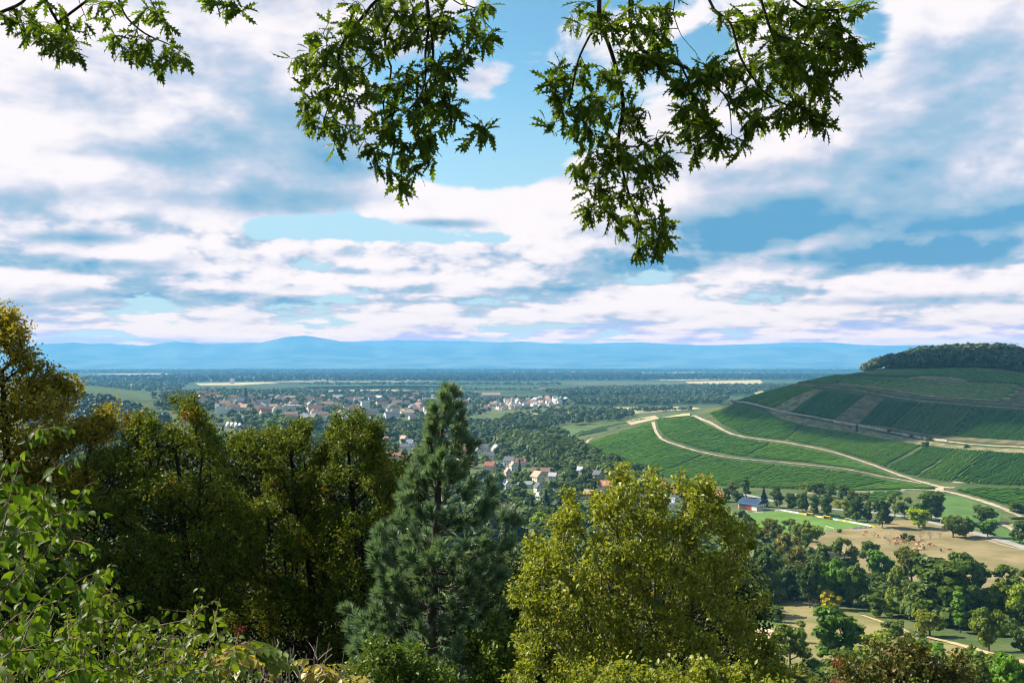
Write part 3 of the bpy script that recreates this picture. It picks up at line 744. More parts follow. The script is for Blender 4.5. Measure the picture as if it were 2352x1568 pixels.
def leaf_arrays(P, D, N, size, shape):
    """arrays of one leaf per point: D along the leaf, N its face"""
    tv, tf = LEAF[shape]
    D = unit(D); X = unit(np.cross(D, N)); Z = np.cross(X, D)
    size = np.broadcast_to(np.asarray(size, float), (len(P),))
    V = P[:, None] + size[:, None, None] * (tv[None, :, 0, None] * X[:, None] + tv[None, :, 1, None] * D[:, None] + tv[None, :, 2, None] * Z[:, None])
    Fc = tf[None] + (np.arange(len(P)) * len(tv))[:, None, None]
    return V.reshape(-1, 3), Fc.reshape(-1, tf.shape[1])

def leaf_frames(P, D, N, size):
    D = unit(D); X = unit(np.cross(D, N)); Z = np.cross(X, D); out = []
    for p, d, x, z, s in zip(P, D, X, Z, np.broadcast_to(size, (len(P),))):
        out.append(Matrix(((x[0] * s, d[0] * s, z[0] * s, p[0]), (x[1] * s, d[1] * s, z[1] * s, p[1]), (x[2] * s, d[2] * s, z[2] * s, p[2]), (0, 0, 0, 1))))
    return out

def skeleton(targets, stem, alpha=0.35, step=0.35, rng=None, sag=0.0):
    """join every target to the nearest branch: nodes, parents"""
    nodes = [np.array(p, float) for p in stem]; par = [-1] + list(range(len(stem) - 1))
    plen = [0.0]
    for i in range(1, len(nodes)): plen.append(plen[-1] + np.linalg.norm(nodes[i] - nodes[i - 1]))
    cap = len(stem) + len(targets) * 6
    A = np.zeros((cap, 3)); L = np.zeros(cap); n = len(nodes); A[:n] = nodes; L[:n] = plen
    par = list(par)
    root = A[0]
    order = np.argsort(np.linalg.norm(targets - A[n - 1] * .4 - A[0] * .6, axis=1))
    tips = []
    for ti in order:
        t = targets[ti]
        d = np.linalg.norm(A[:n] - t, axis=1)
        i = int(np.argmin(d + alpha * L[:n]))
        k = int(min(5, max(1, round(d[i] / step))))
        p0 = A[i].copy(); prev = i
        for q in range(1, k + 1):
            if n >= cap: break
            s = q / k
            pt = p0 + (t - p0) * s
            if q < k:
                pt = pt + (rng.normal(0, .07, 3) * d[i] / k if rng is not None else 0); pt[2] += sag * d[i] * s * (1 - s)
            A[n] = pt; L[n] = L[prev] + np.linalg.norm(pt - A[prev]); par.append(prev); prev = n; n += 1
        tips.append(prev)
    return A[:n], np.array(par), np.array(tips)

def radii(par, tip_r, expo=2.3, n_leafs=None):
    n = len(par); a = np.zeros(n); kids = np.zeros(n, int)
    for i in range(n):
        if par[i] >= 0: kids[par[i]] += 1
    for i in range(n - 1, -1, -1):
        if kids[i] == 0: a[i] = tip_r ** expo
        if par[i] >= 0: a[par[i]] += a[i]
    return a ** (1 / expo)

def branch_arrays(A, par, r, sides=4, rmin=0.0):
    i = np.nonzero((par >= 0) & (r > rmin))[0]
    p, q = A[par[i]], A[i]
    d = unit(q - p); ref = np.where(np.abs(d[:, 2:3]) > .8, np.array([[1., 0, 0]]), np.array([[0, 0, 1.]]))
    a = unit(np.cross(d, ref)); b = np.cross(d, a)
    r1 = np.minimum(r[par[i]], r[i] * 1.35); r2 = r[i]
    th = np.arange(sides) * 2 * np.pi / sides
    c, s = np.cos(th), np.sin(th)
    off = a[:, None] * c[None, :, None] + b[:, None] * s[None, :, None]
    V = np.concatenate([p[:, None] - d[:, None] * r1[:, None, None] * .3 + off * r1[:, None, None], q[:, None] + off * r2[:, None, None]], 1)
    k = np.arange(len(i))[:, None] * 2 * sides
    j = np.arange(sides)[None]; jn = (np.arange(sides)[None] + 1) % sides
    Q = np.stack([k + j, k + jn, k + sides + jn, k + sides + j], -1).reshape(-1, 4)
    return V.reshape(-1, 3), Q

# ------------------------------------------------------------------ tree kinds used over the valley, about 10 m tall as built
M_BARK = basic('bark', (0.060, 0.048, 0.036), 0.95, 0.25, 3.0, spec=0.1)
M_LEAF = leaf_mat('tree_leaves', (0.062, 0.112, 0.010), (0.155, 0.205, 0.017), None, 0.38, 0.5, 0.25, 0.35, objcol=True)
M_NEEDLE = leaf_mat('conifer_leaves', (0.016, 0.036, 0.016), (0.030, 0.055, 0.022), None, 0.10, 0.5, 0.3, 0.5, objcol=True)

def crown_points(lobes, n, rg, shell=0.55):
    P, N = [], []
    vol = np.array([l[3] * l[4] * l[5] for l in lobes]) ** .67; vol = vol / vol.sum()
    for l, k in zip(lobes, rg.multinomial(n, vol)):
        d = unit(rg.normal(0, 1, (k, 3)))
        r = 1 - (1 - shell) * rg.random(k) ** 1.6
        P.append(np.array(l[:3]) + d * r[:, None] * np.array(l[3:6])); N.append(unit(d / np.array(l[3:6])))
    return np.concatenate(P), np.concatenate(N)

def make_crown(name, lobes, n_clump, per, leaf, rg, mat, clump_r=0.75, flat=0.75):
    C, N = crown_points(lobes, n_clump, rg)
    rep = np.repeat(np.arange(len(C)), per)
    off = rg.normal(0, 1, (len(rep), 3)); off = unit(off) * (rg.random((len(rep), 1)) ** .5) * clump_r * rg.uniform(.6, 1.2, (len(C), 1))[rep]; off[:, 2] *= flat
    P = C[rep] + off
    nrm = unit(unit(off) * 0.9 + N[rep] * .7 + np.array([0, 0, .35]) + rg.normal(0, .65, off.shape))
    D = unit(np.cross(nrm, rg.normal(0, 1, off.shape)))
    V, Fc = leaf_arrays(P - D * leaf * .5, D, nrm, leaf * rg.uniform(.6, 1.3, len(P)), 'clump')
    return mesh_np(name, V, Fc, mat), C

def make_trunk(name, C, h0, rg, base_r=.2, top=None):
    top = top or (0, 0, h0 * 2.2)
    stem = [np.array((0, 0, -1.0)), np.array((0, 0, 0)), np.array((rg.normal(0, .08), rg.normal(0, .08), h0 * .6)), np.array((rg.normal(0, .12), rg.normal(0, .12), h0)), np.array(top) * .75, np.array(top)]
    T = C[rg.permutation(len(C))[:34]] * np.array([.82, .82, .93])
    A, par, tips = skeleton(T, stem, .45, 1.4, rg)
    r = radii(par, .032); r = r * base_r / r[1]; r[0] = r[1] * 1.25
    V, Q = branch_arrays(A, par, r, 5)
    return mesh_np(name, V, Q, M_BARK, True)

RG = np.random.default_rng(11)
def lobes_round(n, w, h0, h1, rg, jit=.35, small=.45):
    out = [(0, 0, (h0 + h1) / 2, w * .62, w * .62, (h1 - h0) * .42)]
    for i in range(n):
        a = rg.uniform(0, 6.28); t = rg.uniform(.05, .95); zz = h0 + (h1 - h0) * t
        rr = w * (.28 + .42 * math.sin(math.pi * min(.95, .18 + t * .72))) * rg.uniform(.7, 1.1)
        s = w * small * rg.uniform(.65, 1.15)
        out.append((math.cos(a) * rr, math.sin(a) * rr, min(zz, h1 - s * .5), s, s, s * rg.uniform(.6, .9)))
    return out

KINDS = {}
def kind(key, lobes, n_clump, per, leaf, h0, mat=None, base_r=.2, clump_r=.75, top=None, name='crown'):
    cm, C = make_crown(name, lobes, n_clump, per, leaf, RG, mat or M_LEAF, clump_r)
    hh = max(v.co.z for v in cm.vertices)
    ww = max(v.co.x for v in cm.vertices) - min(v.co.x for v in cm.vertices)
    KINDS[key] = (cm, make_trunk('trunk', C, h0, RG, base_r, top), hh, ww)
for i in range(3): kind('round%d' % i, lobes_round(11, 3.6, 1.6, 10, RG), 170, 52, .42, 2.0, clump_r=.80)
for i in range(2): kind('oval%d' % i, lobes_round(10, 2.5, 1.3, 10.5, RG), 140, 50, .40, 1.8, clump_r=.70)
for i in range(3): kind('airy%d' % i, lobes_round(13, 3.6, 1.5, 9.5, RG, small=.32)[1:], 150, 32, .36, 2.2, clump_r=.80)
for i in range(2): kind('spread%d' % i, lobes_round(11, 4.6, 2.0, 8.0, RG, small=.36), 170, 48, .40, 2.0, base_r=.26, clump_r=.78)
kind('tall0', lobes_round(12, 1.7, .8, 12.5, RG), 140, 48, .36, 1.5, clump_r=.6)
for i in range(2): kind('shrub%d' % i, lobes_round(8, 2.4, 0.0, 4.0, RG, small=.42), 100, 48, .30, .4, base_r=.09, clump_r=.5)

def cone_kind(key, h, w, n):
    rg = RG; t = rg.random(n) ** .8; a = rg.uniform(0, 6.28, n)
    lay = np.round(t * 13) / 13
    rr = (1 - t) * w * rg.uniform(.55, 1.05, n) * (.8 + .3 * np.sin(a * 3 + lay * 9)) + .1
    P = np.c_[np.cos(a) * rr, np.sin(a) * rr, .6 + t * (h - .7) - rr * .18]
    out = np.c_[np.cos(a), np.sin(a), np.full(n, -.25)]
    nr = unit(np.c_[np.cos(a) * .6, np.sin(a) * .6, np.full(n, .9)] + rg.normal(0, .35, (n, 3)))
    V, Fc = leaf_arrays(P - out * .35, unit(out + rg.normal(0, .3, (n, 3))), nr, rg.uniform(.45, 1.0, n) * (.5 + .5 * (1 - t)), 'clump')
    cm = mesh_np('crown', V, Fc, M_NEEDLE)
    b = MB(); b.tube([(0, 0, -1), (0, 0, 0), (0, 0, h * .95)], [.28, .22, .03], 6)
    KINDS[key] = (cm, b.mesh('trunk', M_BARK), h, w * 2)
cone_kind('conifer0', 12, 2.6, 1500); cone_kind('conifer1', 12, 3.2, 1600); cone_kind('cypress', 10, .95, 900)

def bare_kind(key, h, w):
    rg = RG; d = unit(rg.normal(0, 1, (70, 3))); T = np.array((0, 0, h * .62)) + d * np.array((w, w, h * .4)) * rg.uniform(.5, 1, (70, 1))
    stem = [np.array(p) for p in ((0, 0, -.5), (0, 0, 0), (.05, 0, h * .2), (0.02, .05, h * .35))]
    A, par, tips = skeleton(T, stem, .4, .9, rg); r = radii(par, .03); V, Q = branch_arrays(A, par, r, 4)
    me = mesh_np('trunk', V, Q, basic('grey_bark', (.15, .125, .105), .95, .2, 2, spec=.1))
    KINDS[key] = (None, me, h, w * 2)
bare_kind('bare0', 5, 2.4); bare_kind('bare1', 5, 1.9)

TREES = []
def plant(key, loc, h, w, colr, label, name, cat, group, rz=None, trunk_col=None):
    cm, tm, hh, ww = KINDS[key]
    s = h / hh; sw = (w / ww) if w else s
    o = empty(name, loc, random.uniform(0, 6.28) if rz is None else rz, (sw, sw, s))
    tag(o, label, cat, group)
    if tm is not None: link('trunk', tm, o)
    if cm is not None:
        c = link('crown', cm, o); c.color = (*colr, 1.0)
    TREES.append((loc[0], loc[1]))
    return o

def tree_at(key, u, vb, hpx, wpx, colr, label, name='tree', cat='tree', group=None, d=None):
    p = hit(u, vb) if d is None else at(u, vb, d)
    if d is not None: p.z = h1(p.x, p.y)
    k = p.y / F
    return plant(key, p, hpx * k, wpx * k if wpx else None, colr, label, name, cat, group)

# colours as multiples of the leaf base
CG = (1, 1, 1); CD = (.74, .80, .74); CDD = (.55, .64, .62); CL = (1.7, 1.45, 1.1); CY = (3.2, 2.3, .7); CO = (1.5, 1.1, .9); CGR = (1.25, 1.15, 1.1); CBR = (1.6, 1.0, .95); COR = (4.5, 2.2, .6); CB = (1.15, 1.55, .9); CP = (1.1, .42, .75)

random.seed(4)
ROWS = [
    # key, u, base row, height px, width px, colour, label
    ('tall0', 746.3, 497, 21, 12, CD, 'tall dark oval tree behind the clubhouse roof'),
    ('round0', 733, 498, 17, 15, CO, 'olive round tree left of the tall oval tree by the clubhouse'),
    ('shrub0', 738, 502, 11, 12, CD, 'low dark tree touching the clubhouse roof'),
    ('oval0', 726, 501, 14, 12, CG, 'mid green tree beside the red roofed houses'),
    ('conifer1', 764, 506, 19.5, 12, CD, 'dark pointed tree right behind the clubhouse gable'),
    ('oval1', 777, 507, 22, 16, CD, 'dark egg shaped tree by the corner of the football pitch'),
    ('round1', 792, 510.5, 18, 15, CD, 'first dark tree of the row behind the advertising boards'),
    ('round2', 803, 512, 21, 14, CG, 'taller olive tree second in the row behind the boards'),
    ('oval0', 814.5, 514, 20, 13, CD, 'narrow dark tree third in the row behind the boards'),
    ('round0', 826, 516, 23, 16, CD, 'largest dark tree at the end of the row behind the boards'),
    ('airy0', 806, 496, 14, 13, CL, 'light green tree between the lane and the vineyard'),
    ('round1', 819, 496.5, 16, 17, CGR, 'blue green round tree under the vineyard edge'),
    ('oval1', 831, 497.5, 15, 13, CG, 'mid green tree in the clump below the vineyard'),
    ('round2', 843, 499, 15, 13, CD, 'dark round tree ending the clump below the vineyard'),
    ('shrub1', 853, 498.5, 9, 12, CGR, 'grey green bush beside the small vineyard'),
    ('shrub0', 865, 499, 7.5, 12, CGR, 'low greyish bush at the corner of the small vineyard'),
    ('oval0', 846, 517.5, 20, 11, (1.9, 1.5, 1.1), 'yellowish olive tree between two dark rows by the road'),
    ('round0', 856, 521, 26, 17, CD, 'tall dark dense tree right of the yellowish tree'),
    ('oval1', 868, 522, 23, 13, CD, 'dark narrow tree wedged between two bigger dark trees'),
    ('round1', 882, 527, 29, 24, CDD, 'darkest bulky tree at the corner of the football pitch'),
    ('shrub1', 838.5, 507, 8, 10, CY, 'small yellow green bush behind the tree row'),
    ('airy1', 895, 517, 24, 17, CGR, 'grey green tree behind the country road'),
    ('airy2', 905, 517.5, 22, 15, CG, 'loose green tree left of the great round tree'),
    ('round2', 931, 520, 30, 33, (.75, .92, .7), 'great round dark tree behind the bright yellow green tree'),
    ('spread0', 919, 527.5, 20.5, 25, (3.0, 2.7, .55), 'bright yellow green round tree with a bare trunk by the road'),
    ('spread1', 953, 537, 23, 26, CGR, 'wide grey green tree at the pasture edge'),
    ('round0', 966, 536.5, 21, 22, CGR, 'grey green tree crowding the wide one at the pasture edge'),
    ('spread0', 986, 522, 17, 26, CG, 'spreading tree above the road bend'),
    ('round1', 988, 537, 18.5, 22, CB, 'fresh green round tree on a clear trunk by the road'),
    ('round2', 1020, 542.5, 22, 22, CD, 'dark round tree by the road at the picture edge'),
    ('shrub0', 1016, 512, 11, 18, CD, 'dark bush above the hedge at the earth track'),
    ('bare0', 921, 539.5, 9.5, 8, CG, 'leafless small tree in the pasture, first of three'),
    ('bare1', 930.5, 539, 9, 7, CG, 'pale leafless small tree in the middle of the three bare ones'),
    ('bare0', 940, 538.5, 12, 8, CG, 'tallest leafless tree beside the wide grey green tree'),
    ('bare1', 874, 537, 6.5, 8, CG, 'low leafless scrub tree left in the pasture'),
    ('bare0', 890, 545, 13, 13, CG, 'broad leafless thorn tree among the cows'),
    ('shrub1', 903, 539.5, 7.5, 8, CD, 'small dark bush left of two behind the cows'),
    ('shrub0', 911, 541, 7, 9, CD, 'small dark bush right of two behind the cows'),
    ('shrub1', 839, 532, 4, 5, CDD, 'tiny dark bush beside the white goal'),
    # belt below the pitch and pasture
    ('round1', 772, 548, 30, 24, CO, 'olive tree rising before the near edge of the pitch'),
    ('airy0', 790, 540, 22, 18, CG, 'loose tree poking up into the green pitch'),
    ('spread1', 806, 553, 33, 34, CL, 'light green broad tree in front of the white goal'),
    ('airy1', 788, 577, 45, 30, CBR, 'brownish sparse tree below the football pitch'),
    ('airy2', 803, 580, 36, 26, CBR, 'second brownish thin crowned tree below the pitch'),
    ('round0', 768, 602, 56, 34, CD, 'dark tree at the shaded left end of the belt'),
    ('round2', 823, 574, 31, 20, CG, 'round green tree below the right corner of the pitch'),
    ('airy1', 845, 573, 37, 24, CGR, 'grey green feathery tree in front of the pasture'),
    ('airy0', 869, 570, 31, 22, CG, 'thin crowned tree hiding part of the herd'),
    ('round1', 880, 583, 34, 32, CB, 'fresh green tree below the herd of cows'),
    ('spread0', 912, 585, 38, 32, CO, 'olive spreading tree under the pasture'),
    ('spread1', 830, 604, 45, 40, CB, 'bright green broad tree in the middle of the belt'),
    ('round0', 857, 606, 44, 26, CG, 'green tree right of the bright broad one in the belt'),
    ('airy2', 900, 613, 50, 26, (1.6, 1.4, 1.6), 'pale grey willow like tree in the belt'),
    ('round2', 944, 624, 66, 72, CD, 'huge dark dense tree dominating the belt'),
    ('round1', 968, 602, 50, 46, CG, 'big green tree behind the huge dark one'),
    ('tall0', 960, 632, 46, 20, CB, 'slender fresh green tree against the huge dark one'),
    ('round0', 1003, 624, 45, 36, CL, 'light green tree right of the huge dark one'),
    ('spread0', 1020, 627, 46, 32, (2.2, 2.0, .8), 'yellow green tree at the picture edge'),
    ('airy0', 1008, 602, 38, 28, CG, 'loose tree above the light green one'),
    ('shrub0', 1022, 650, 20, 22, CD, 'dark bush at the path by the picture edge'),
    ('shrub1', 833, 610, 20, 22, (4.2, 2.4, .6), 'orange yellow bush at the foot of the belt'),
    ('oval0', 876, 616, 24, 18, CG, 'green young tree at the meadow edge'),
    ('oval1', 889, 617, 22, 16, (2.2, 1.9, .8), 'yellow green young tree at the meadow edge'),
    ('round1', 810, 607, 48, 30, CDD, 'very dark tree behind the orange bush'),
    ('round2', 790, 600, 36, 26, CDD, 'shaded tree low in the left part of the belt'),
    ('oval0', 921, 622, 40, 26, CD, 'dark tree leaning on the huge dark one'),
    ('round0', 985, 628, 40, 26, CD, 'dark tree behind the orchard tree'),
    ('airy1', 1030, 605, 40, 30, CG, 'loose green tree just cut by the picture edge'),
    # meadow
    ('spread1', 989, 650.5, 45, 35, (1.35, 1.25, .9), 'orchard tree with a clear trunk on the dry meadow'),
    ('spread0', 930, 635.5, 25, 31, (1.9, 1.5, .75), 'small yellowing fruit tree above the path'),
    ('spread1', 763, 619.5, 16, 15, CG, 'small fruit tree by the green lawn, left of two'),
    ('round2', 776, 621.5, 17, 18, CG, 'small fruit tree by the green lawn, right of two'),
    ('bare1', 814, 609, 12, 12, CG, 'dead bare fruit tree on the meadow'),
    ('bare0', 794, 603, 7, 12, CG, 'fallen grey dead branch tree at the belt'),
    ('round1', 837, 664, 58, 58, (.85, 1.15, .75), 'large deep green tree on the near meadow'),
    ('airy0', 790, 678, 54, 40, CGR, 'grey green tree with a dark trunk on the near meadow'),
    ('airy2', 797, 642, 22, 22, CGR, 'low greyish tree behind the grey green one'),
    ('shrub0', 895, 638, 19, 25, CG, 'round bush above the path'),
    ('shrub1', 915, 643, 14, 22, CG, 'low wide bush beside the path'),
    ('shrub0', 877, 660, 28, 42, CL, 'light green thicket under the path'),
    ('shrub1', 900, 665, 26, 34, CB, 'fresh green thicket right of the light one'),
    ('shrub0', 930, 666, 27, 40, CB, 'fresh green bushes below the fruit tree'),
    ('shrub1', 962, 676, 28, 34, CGR, 'bluish green bush below the orchard tree'),
    ('shrub0', 988, 690, 40, 52, CG, 'thick green bush in the lower corner'),
    ('shrub1', 1018, 697, 42, 44, CB, 'fresh green bush filling the lower corner'),
    ('airy1', 972, 660, 18, 10, CGR, 'small grey sapling on the meadow'),
    ('shrub1', 850, 690, 44, 50, CG, 'green bush under the large deep green tree'),
    ('shrub0', 940, 700, 40, 50, CL, 'light green bush behind the brown leaved tree'),
    ('shrub1', 805, 700, 34, 40, CO, 'olive scrub at the bottom of the meadow'),
    ('shrub0', 770, 680, 30, 34, CD, 'dark scrub beside the trunked tree'),
    # behind the pine
    ('conifer0', 537, 528, 22, 12, (5.5, 4.0, .9), 'small golden conifer below the white gabled house'),
    ('round0', 540, 545, 34, 34, (2.6, 2.3, .8), 'yellow green round tree behind the purple one'),
    ('round1', 549, 541, 27, 22, CP, 'dark purple leaved round tree'),
    ('conifer1', 546, 522, 33, 20, CD, 'dark broad spruce below the village houses'),
    ('conifer0', 563, 521, 36, 22, CD, 'tall dark spruce right of the broad spruce'),
    ('conifer1', 532, 524, 28, 16, CDD, 'darkest spruce left of the golden conifer'),
    ('conifer0', 492, 566, 62, 26, (3.6, 2.3, .7), 'yellow tipped conifer left behind the pine'),
    ('conifer1', 506, 572, 66, 24, (3.2, 2.0, .7), 'taller yellow tipped conifer behind the pine'),
    ('conifer0', 527, 578, 50, 22, (2.8, 1.9, .7), 'yellow tipped conifer between pine and broad tree'),
    ('round2', 512, 560, 48, 40, CD, 'dark green tree behind the yellow tipped conifers'),
    ('round0', 480, 545, 40, 34, CDD, 'dark tree behind the pine crown'),
    ('conifer1', 460, 540, 36, 20, CDD, 'dark spruce hidden behind the pine'),
    # willows and dark wood on the left
    ('airy0', 226, 462, 32, 26, (1.5, 1.5, 1.9), 'grey green willow behind the autumn trees, tallest of three'),
    ('airy1', 240, 465, 30, 26, (1.4, 1.45, 1.8), 'grey green willow right of the tallest one'),
    ('airy2', 214, 466, 30, 24, (1.3, 1.35, 1.7), 'grey green willow left of the tallest one'),
    ('round1', 290, 440, 24, 28, CL, 'light green tree above the autumn crowns'),
    ('round2', 312, 436, 20, 24, CG, 'round green tree before the town edge'),
    ('round0', 275, 438, 22, 26, CB, 'fresh green tree before the town edge'),
]
for key, u, vb, hp, wp, c, label in ROWS:
    shrub = key.startswith('shrub'); nm = 'shrub' if shrub else 'conifer_tree' if key.startswith('conifer') else 'bare_tree' if key.startswith('bare') else 'broadleaf_tree'
    grp = ('trees along the road and pitch' if vb < 545 and u > 700 else 'trees of the belt below the pasture' if vb < 640 and u > 700 else 'trees and bushes on the near meadow' if u > 700 else 'trees behind the pine and village')
    tree_at(key, u, vb, hp, wp, c, label, nm, 'bush' if shrub else 'tree', grp)
plant('cypress', hit(857, 431.2), 9.4, 2.0, CDD, 'lone slender dark cypress below the stone wall on the hill', 'cypress_tree', 'tree', None)
# ------------------------------------------------------------------ houses
M_WALL = basic('house_render', (1, 1, 1), 0.9, 0.04, 0.8, spec=0.15, objcol=True)
M_TILE = basic('roof_tiles', (1, 1, 1), 0.8, 0.16, 1.6, spec=0.2, objcol=True)
M_PANE = basic('dark_glass', (0.025, 0.032, 0.04), 0.15, 0.05, 1, spec=0.6)
M_SOLAR = basic('solar_panel', (0.03, 0.05, 0.10), 0.2, 0.05, 1, spec=0.7)
M_WHITE = basic('white_paint', (0.78, 0.78, 0.76), 0.6, 0.04, 2)
M_GREY = basic('grey_metal', (0.32, 0.33, 0.34), 0.5, 0.06, 2)
M_WOOD = basic('brown_wood', (0.12, 0.075, 0.045), 0.85, 0.2, 2)
WHITE = (.68, .66, .62); CREAM = (.66, .58, .42); PINK = (.62, .45, .38); GREYW = (.5, .5, .5)
RED = (.29, .12, .080); ORANGE = (.44, .185, .10); BROWN = (.22, .13, .095); TAN = (.40, .27, .20); DGREY = (.10, .105, .12); LGREY = (.38, .38, .40); BLUEG = (.16, .20, .27)

def gable_walls(w, d, h, r):
    """w along the gable front (x), d along the ridge (y), wall height h, ridge height r"""
    b = MB()
    V = [(-w / 2, -d / 2, -1.5), (w / 2, -d / 2, -1.5), (w / 2, d / 2, -1.5), (-w / 2, d / 2, -1.5), (-w / 2, -d / 2, h), (w / 2, -d / 2, h), (w / 2, d / 2, h), (-w / 2, d / 2, h), (0, -d / 2, r - .05), (0, d / 2, r - .05)]
    b.add(V, [(0, 1, 5, 8, 4), (2, 3, 7, 9, 6), (1, 2, 6, 5), (3, 0, 4, 7), (5, 6, 9, 8), (7, 4, 8, 9)])
    return b

def gable_roof(w, d, h, r, ov=.5, th=.22):
    b = MB(); k = (r - h) / (w / 2)
    for s in (-1, 1):
        e = s * (w / 2 + ov); ze = h - ov * k
        y0, y1 = -d / 2 - ov, d / 2 + ov
        top = [(0, y0, r + th), (e, y0, ze + th), (e, y1, ze + th), (0, y1, r + th)]
        bot = [(0, y0, r), (e, y0, ze), (e, y1, ze), (0, y1, r)]
        f = [(0, 1, 2, 3), (7, 6, 5, 4), (0, 4, 5, 1), (1, 5, 6, 2), (2, 6, 7, 3)]
        b.add(top + bot, f if s < 0 else [q[::-1] for q in f])
    return b

_b = MB(); _b.box(-.5, -.05, -.5, .5, .05, .5); WIN = _b.mesh('window', M_WHITE)
_b = MB(); _b.box(-.42, -.075, -.43, -.03, .075, .43); _b.box(.03, -.075, -.43, .42, .075, .43); PANE = _b.mesh('pane', M_PANE)
_b = MB(); _b.box(-.35, -.35, 0, .35, .35, 1.5); _b.box(-.42, -.42, 1.5, .42, .42, 1.62); CHIM = _b.mesh('chimney', M_TILE)
HOUSES = []

def house(loc, rz, w, d, h, r, wall, roof, label, group='village houses among the trees', windows=True, chimney=True, solar=False, name='house'):
    o = empty(name, loc, rz); tag(o, label, 'house', group)
    a = gable_walls(w, d, h, r).obj('wall', M_WALL, o); a.color = (*wall, 1)
    q = gable_roof(w, d, h, r).obj('roof', M_TILE, o); q.color = (*roof, 1)
    if chimney:
        c = link('chimney', CHIM, q, (w * .13, d * .18, r - .9)); c.color = (*BROWN, 1)
    if windows:
        def win(x, y, z, rot, sx=1.05, sz=1.35):
            f = link('window', WIN, o, (x, y, z)); f.rotation_euler = (0, 0, rot); f.scale = (sx, 1, sz); link('pane', PANE, f)
        for s in (-1, 1):
            for z in ([1.5, 4.3] if h > 4.5 else [1.5]):
                for x in (-.27, .27): win(x * w, s * d / 2, z, 0)
            win(0, s * d / 2, h + (r - h) * .32, 0, .9, 1.1)
            for z in ([1.5, 4.3] if h > 4.5 else [1.5]):
                for y in (-.3, .05, .33): win(s * w / 2, y * d, z, math.pi / 2)
    if solar:
        k = math.atan((r - h) / (w / 2)); m = MB(); m.box(-w * .20, -d * .3, 0, w * .20, d * .3, .12)
        for s in (-1,):
            g = m.obj('solar_panel', M_SOLAR, q, (s * w * .26, 0, h + (r - h) * .48 + .32)); g.rotation_euler = (0, -s * -k if s < 0 else k, 0)
    HOUSES.append((loc[0], loc[1], max(w, d)))
    return o

def house_at(u, vb, wpx, hpx, aspect, rot, wall, roof, label, **kw):
    p = hit(u, vb); k = p.y / F
    w = wpx * k; hh = hpx * k
    return house(p, math.radians(rot), w, w * aspect, hh * .58, hh, wall, roof, label, **kw)

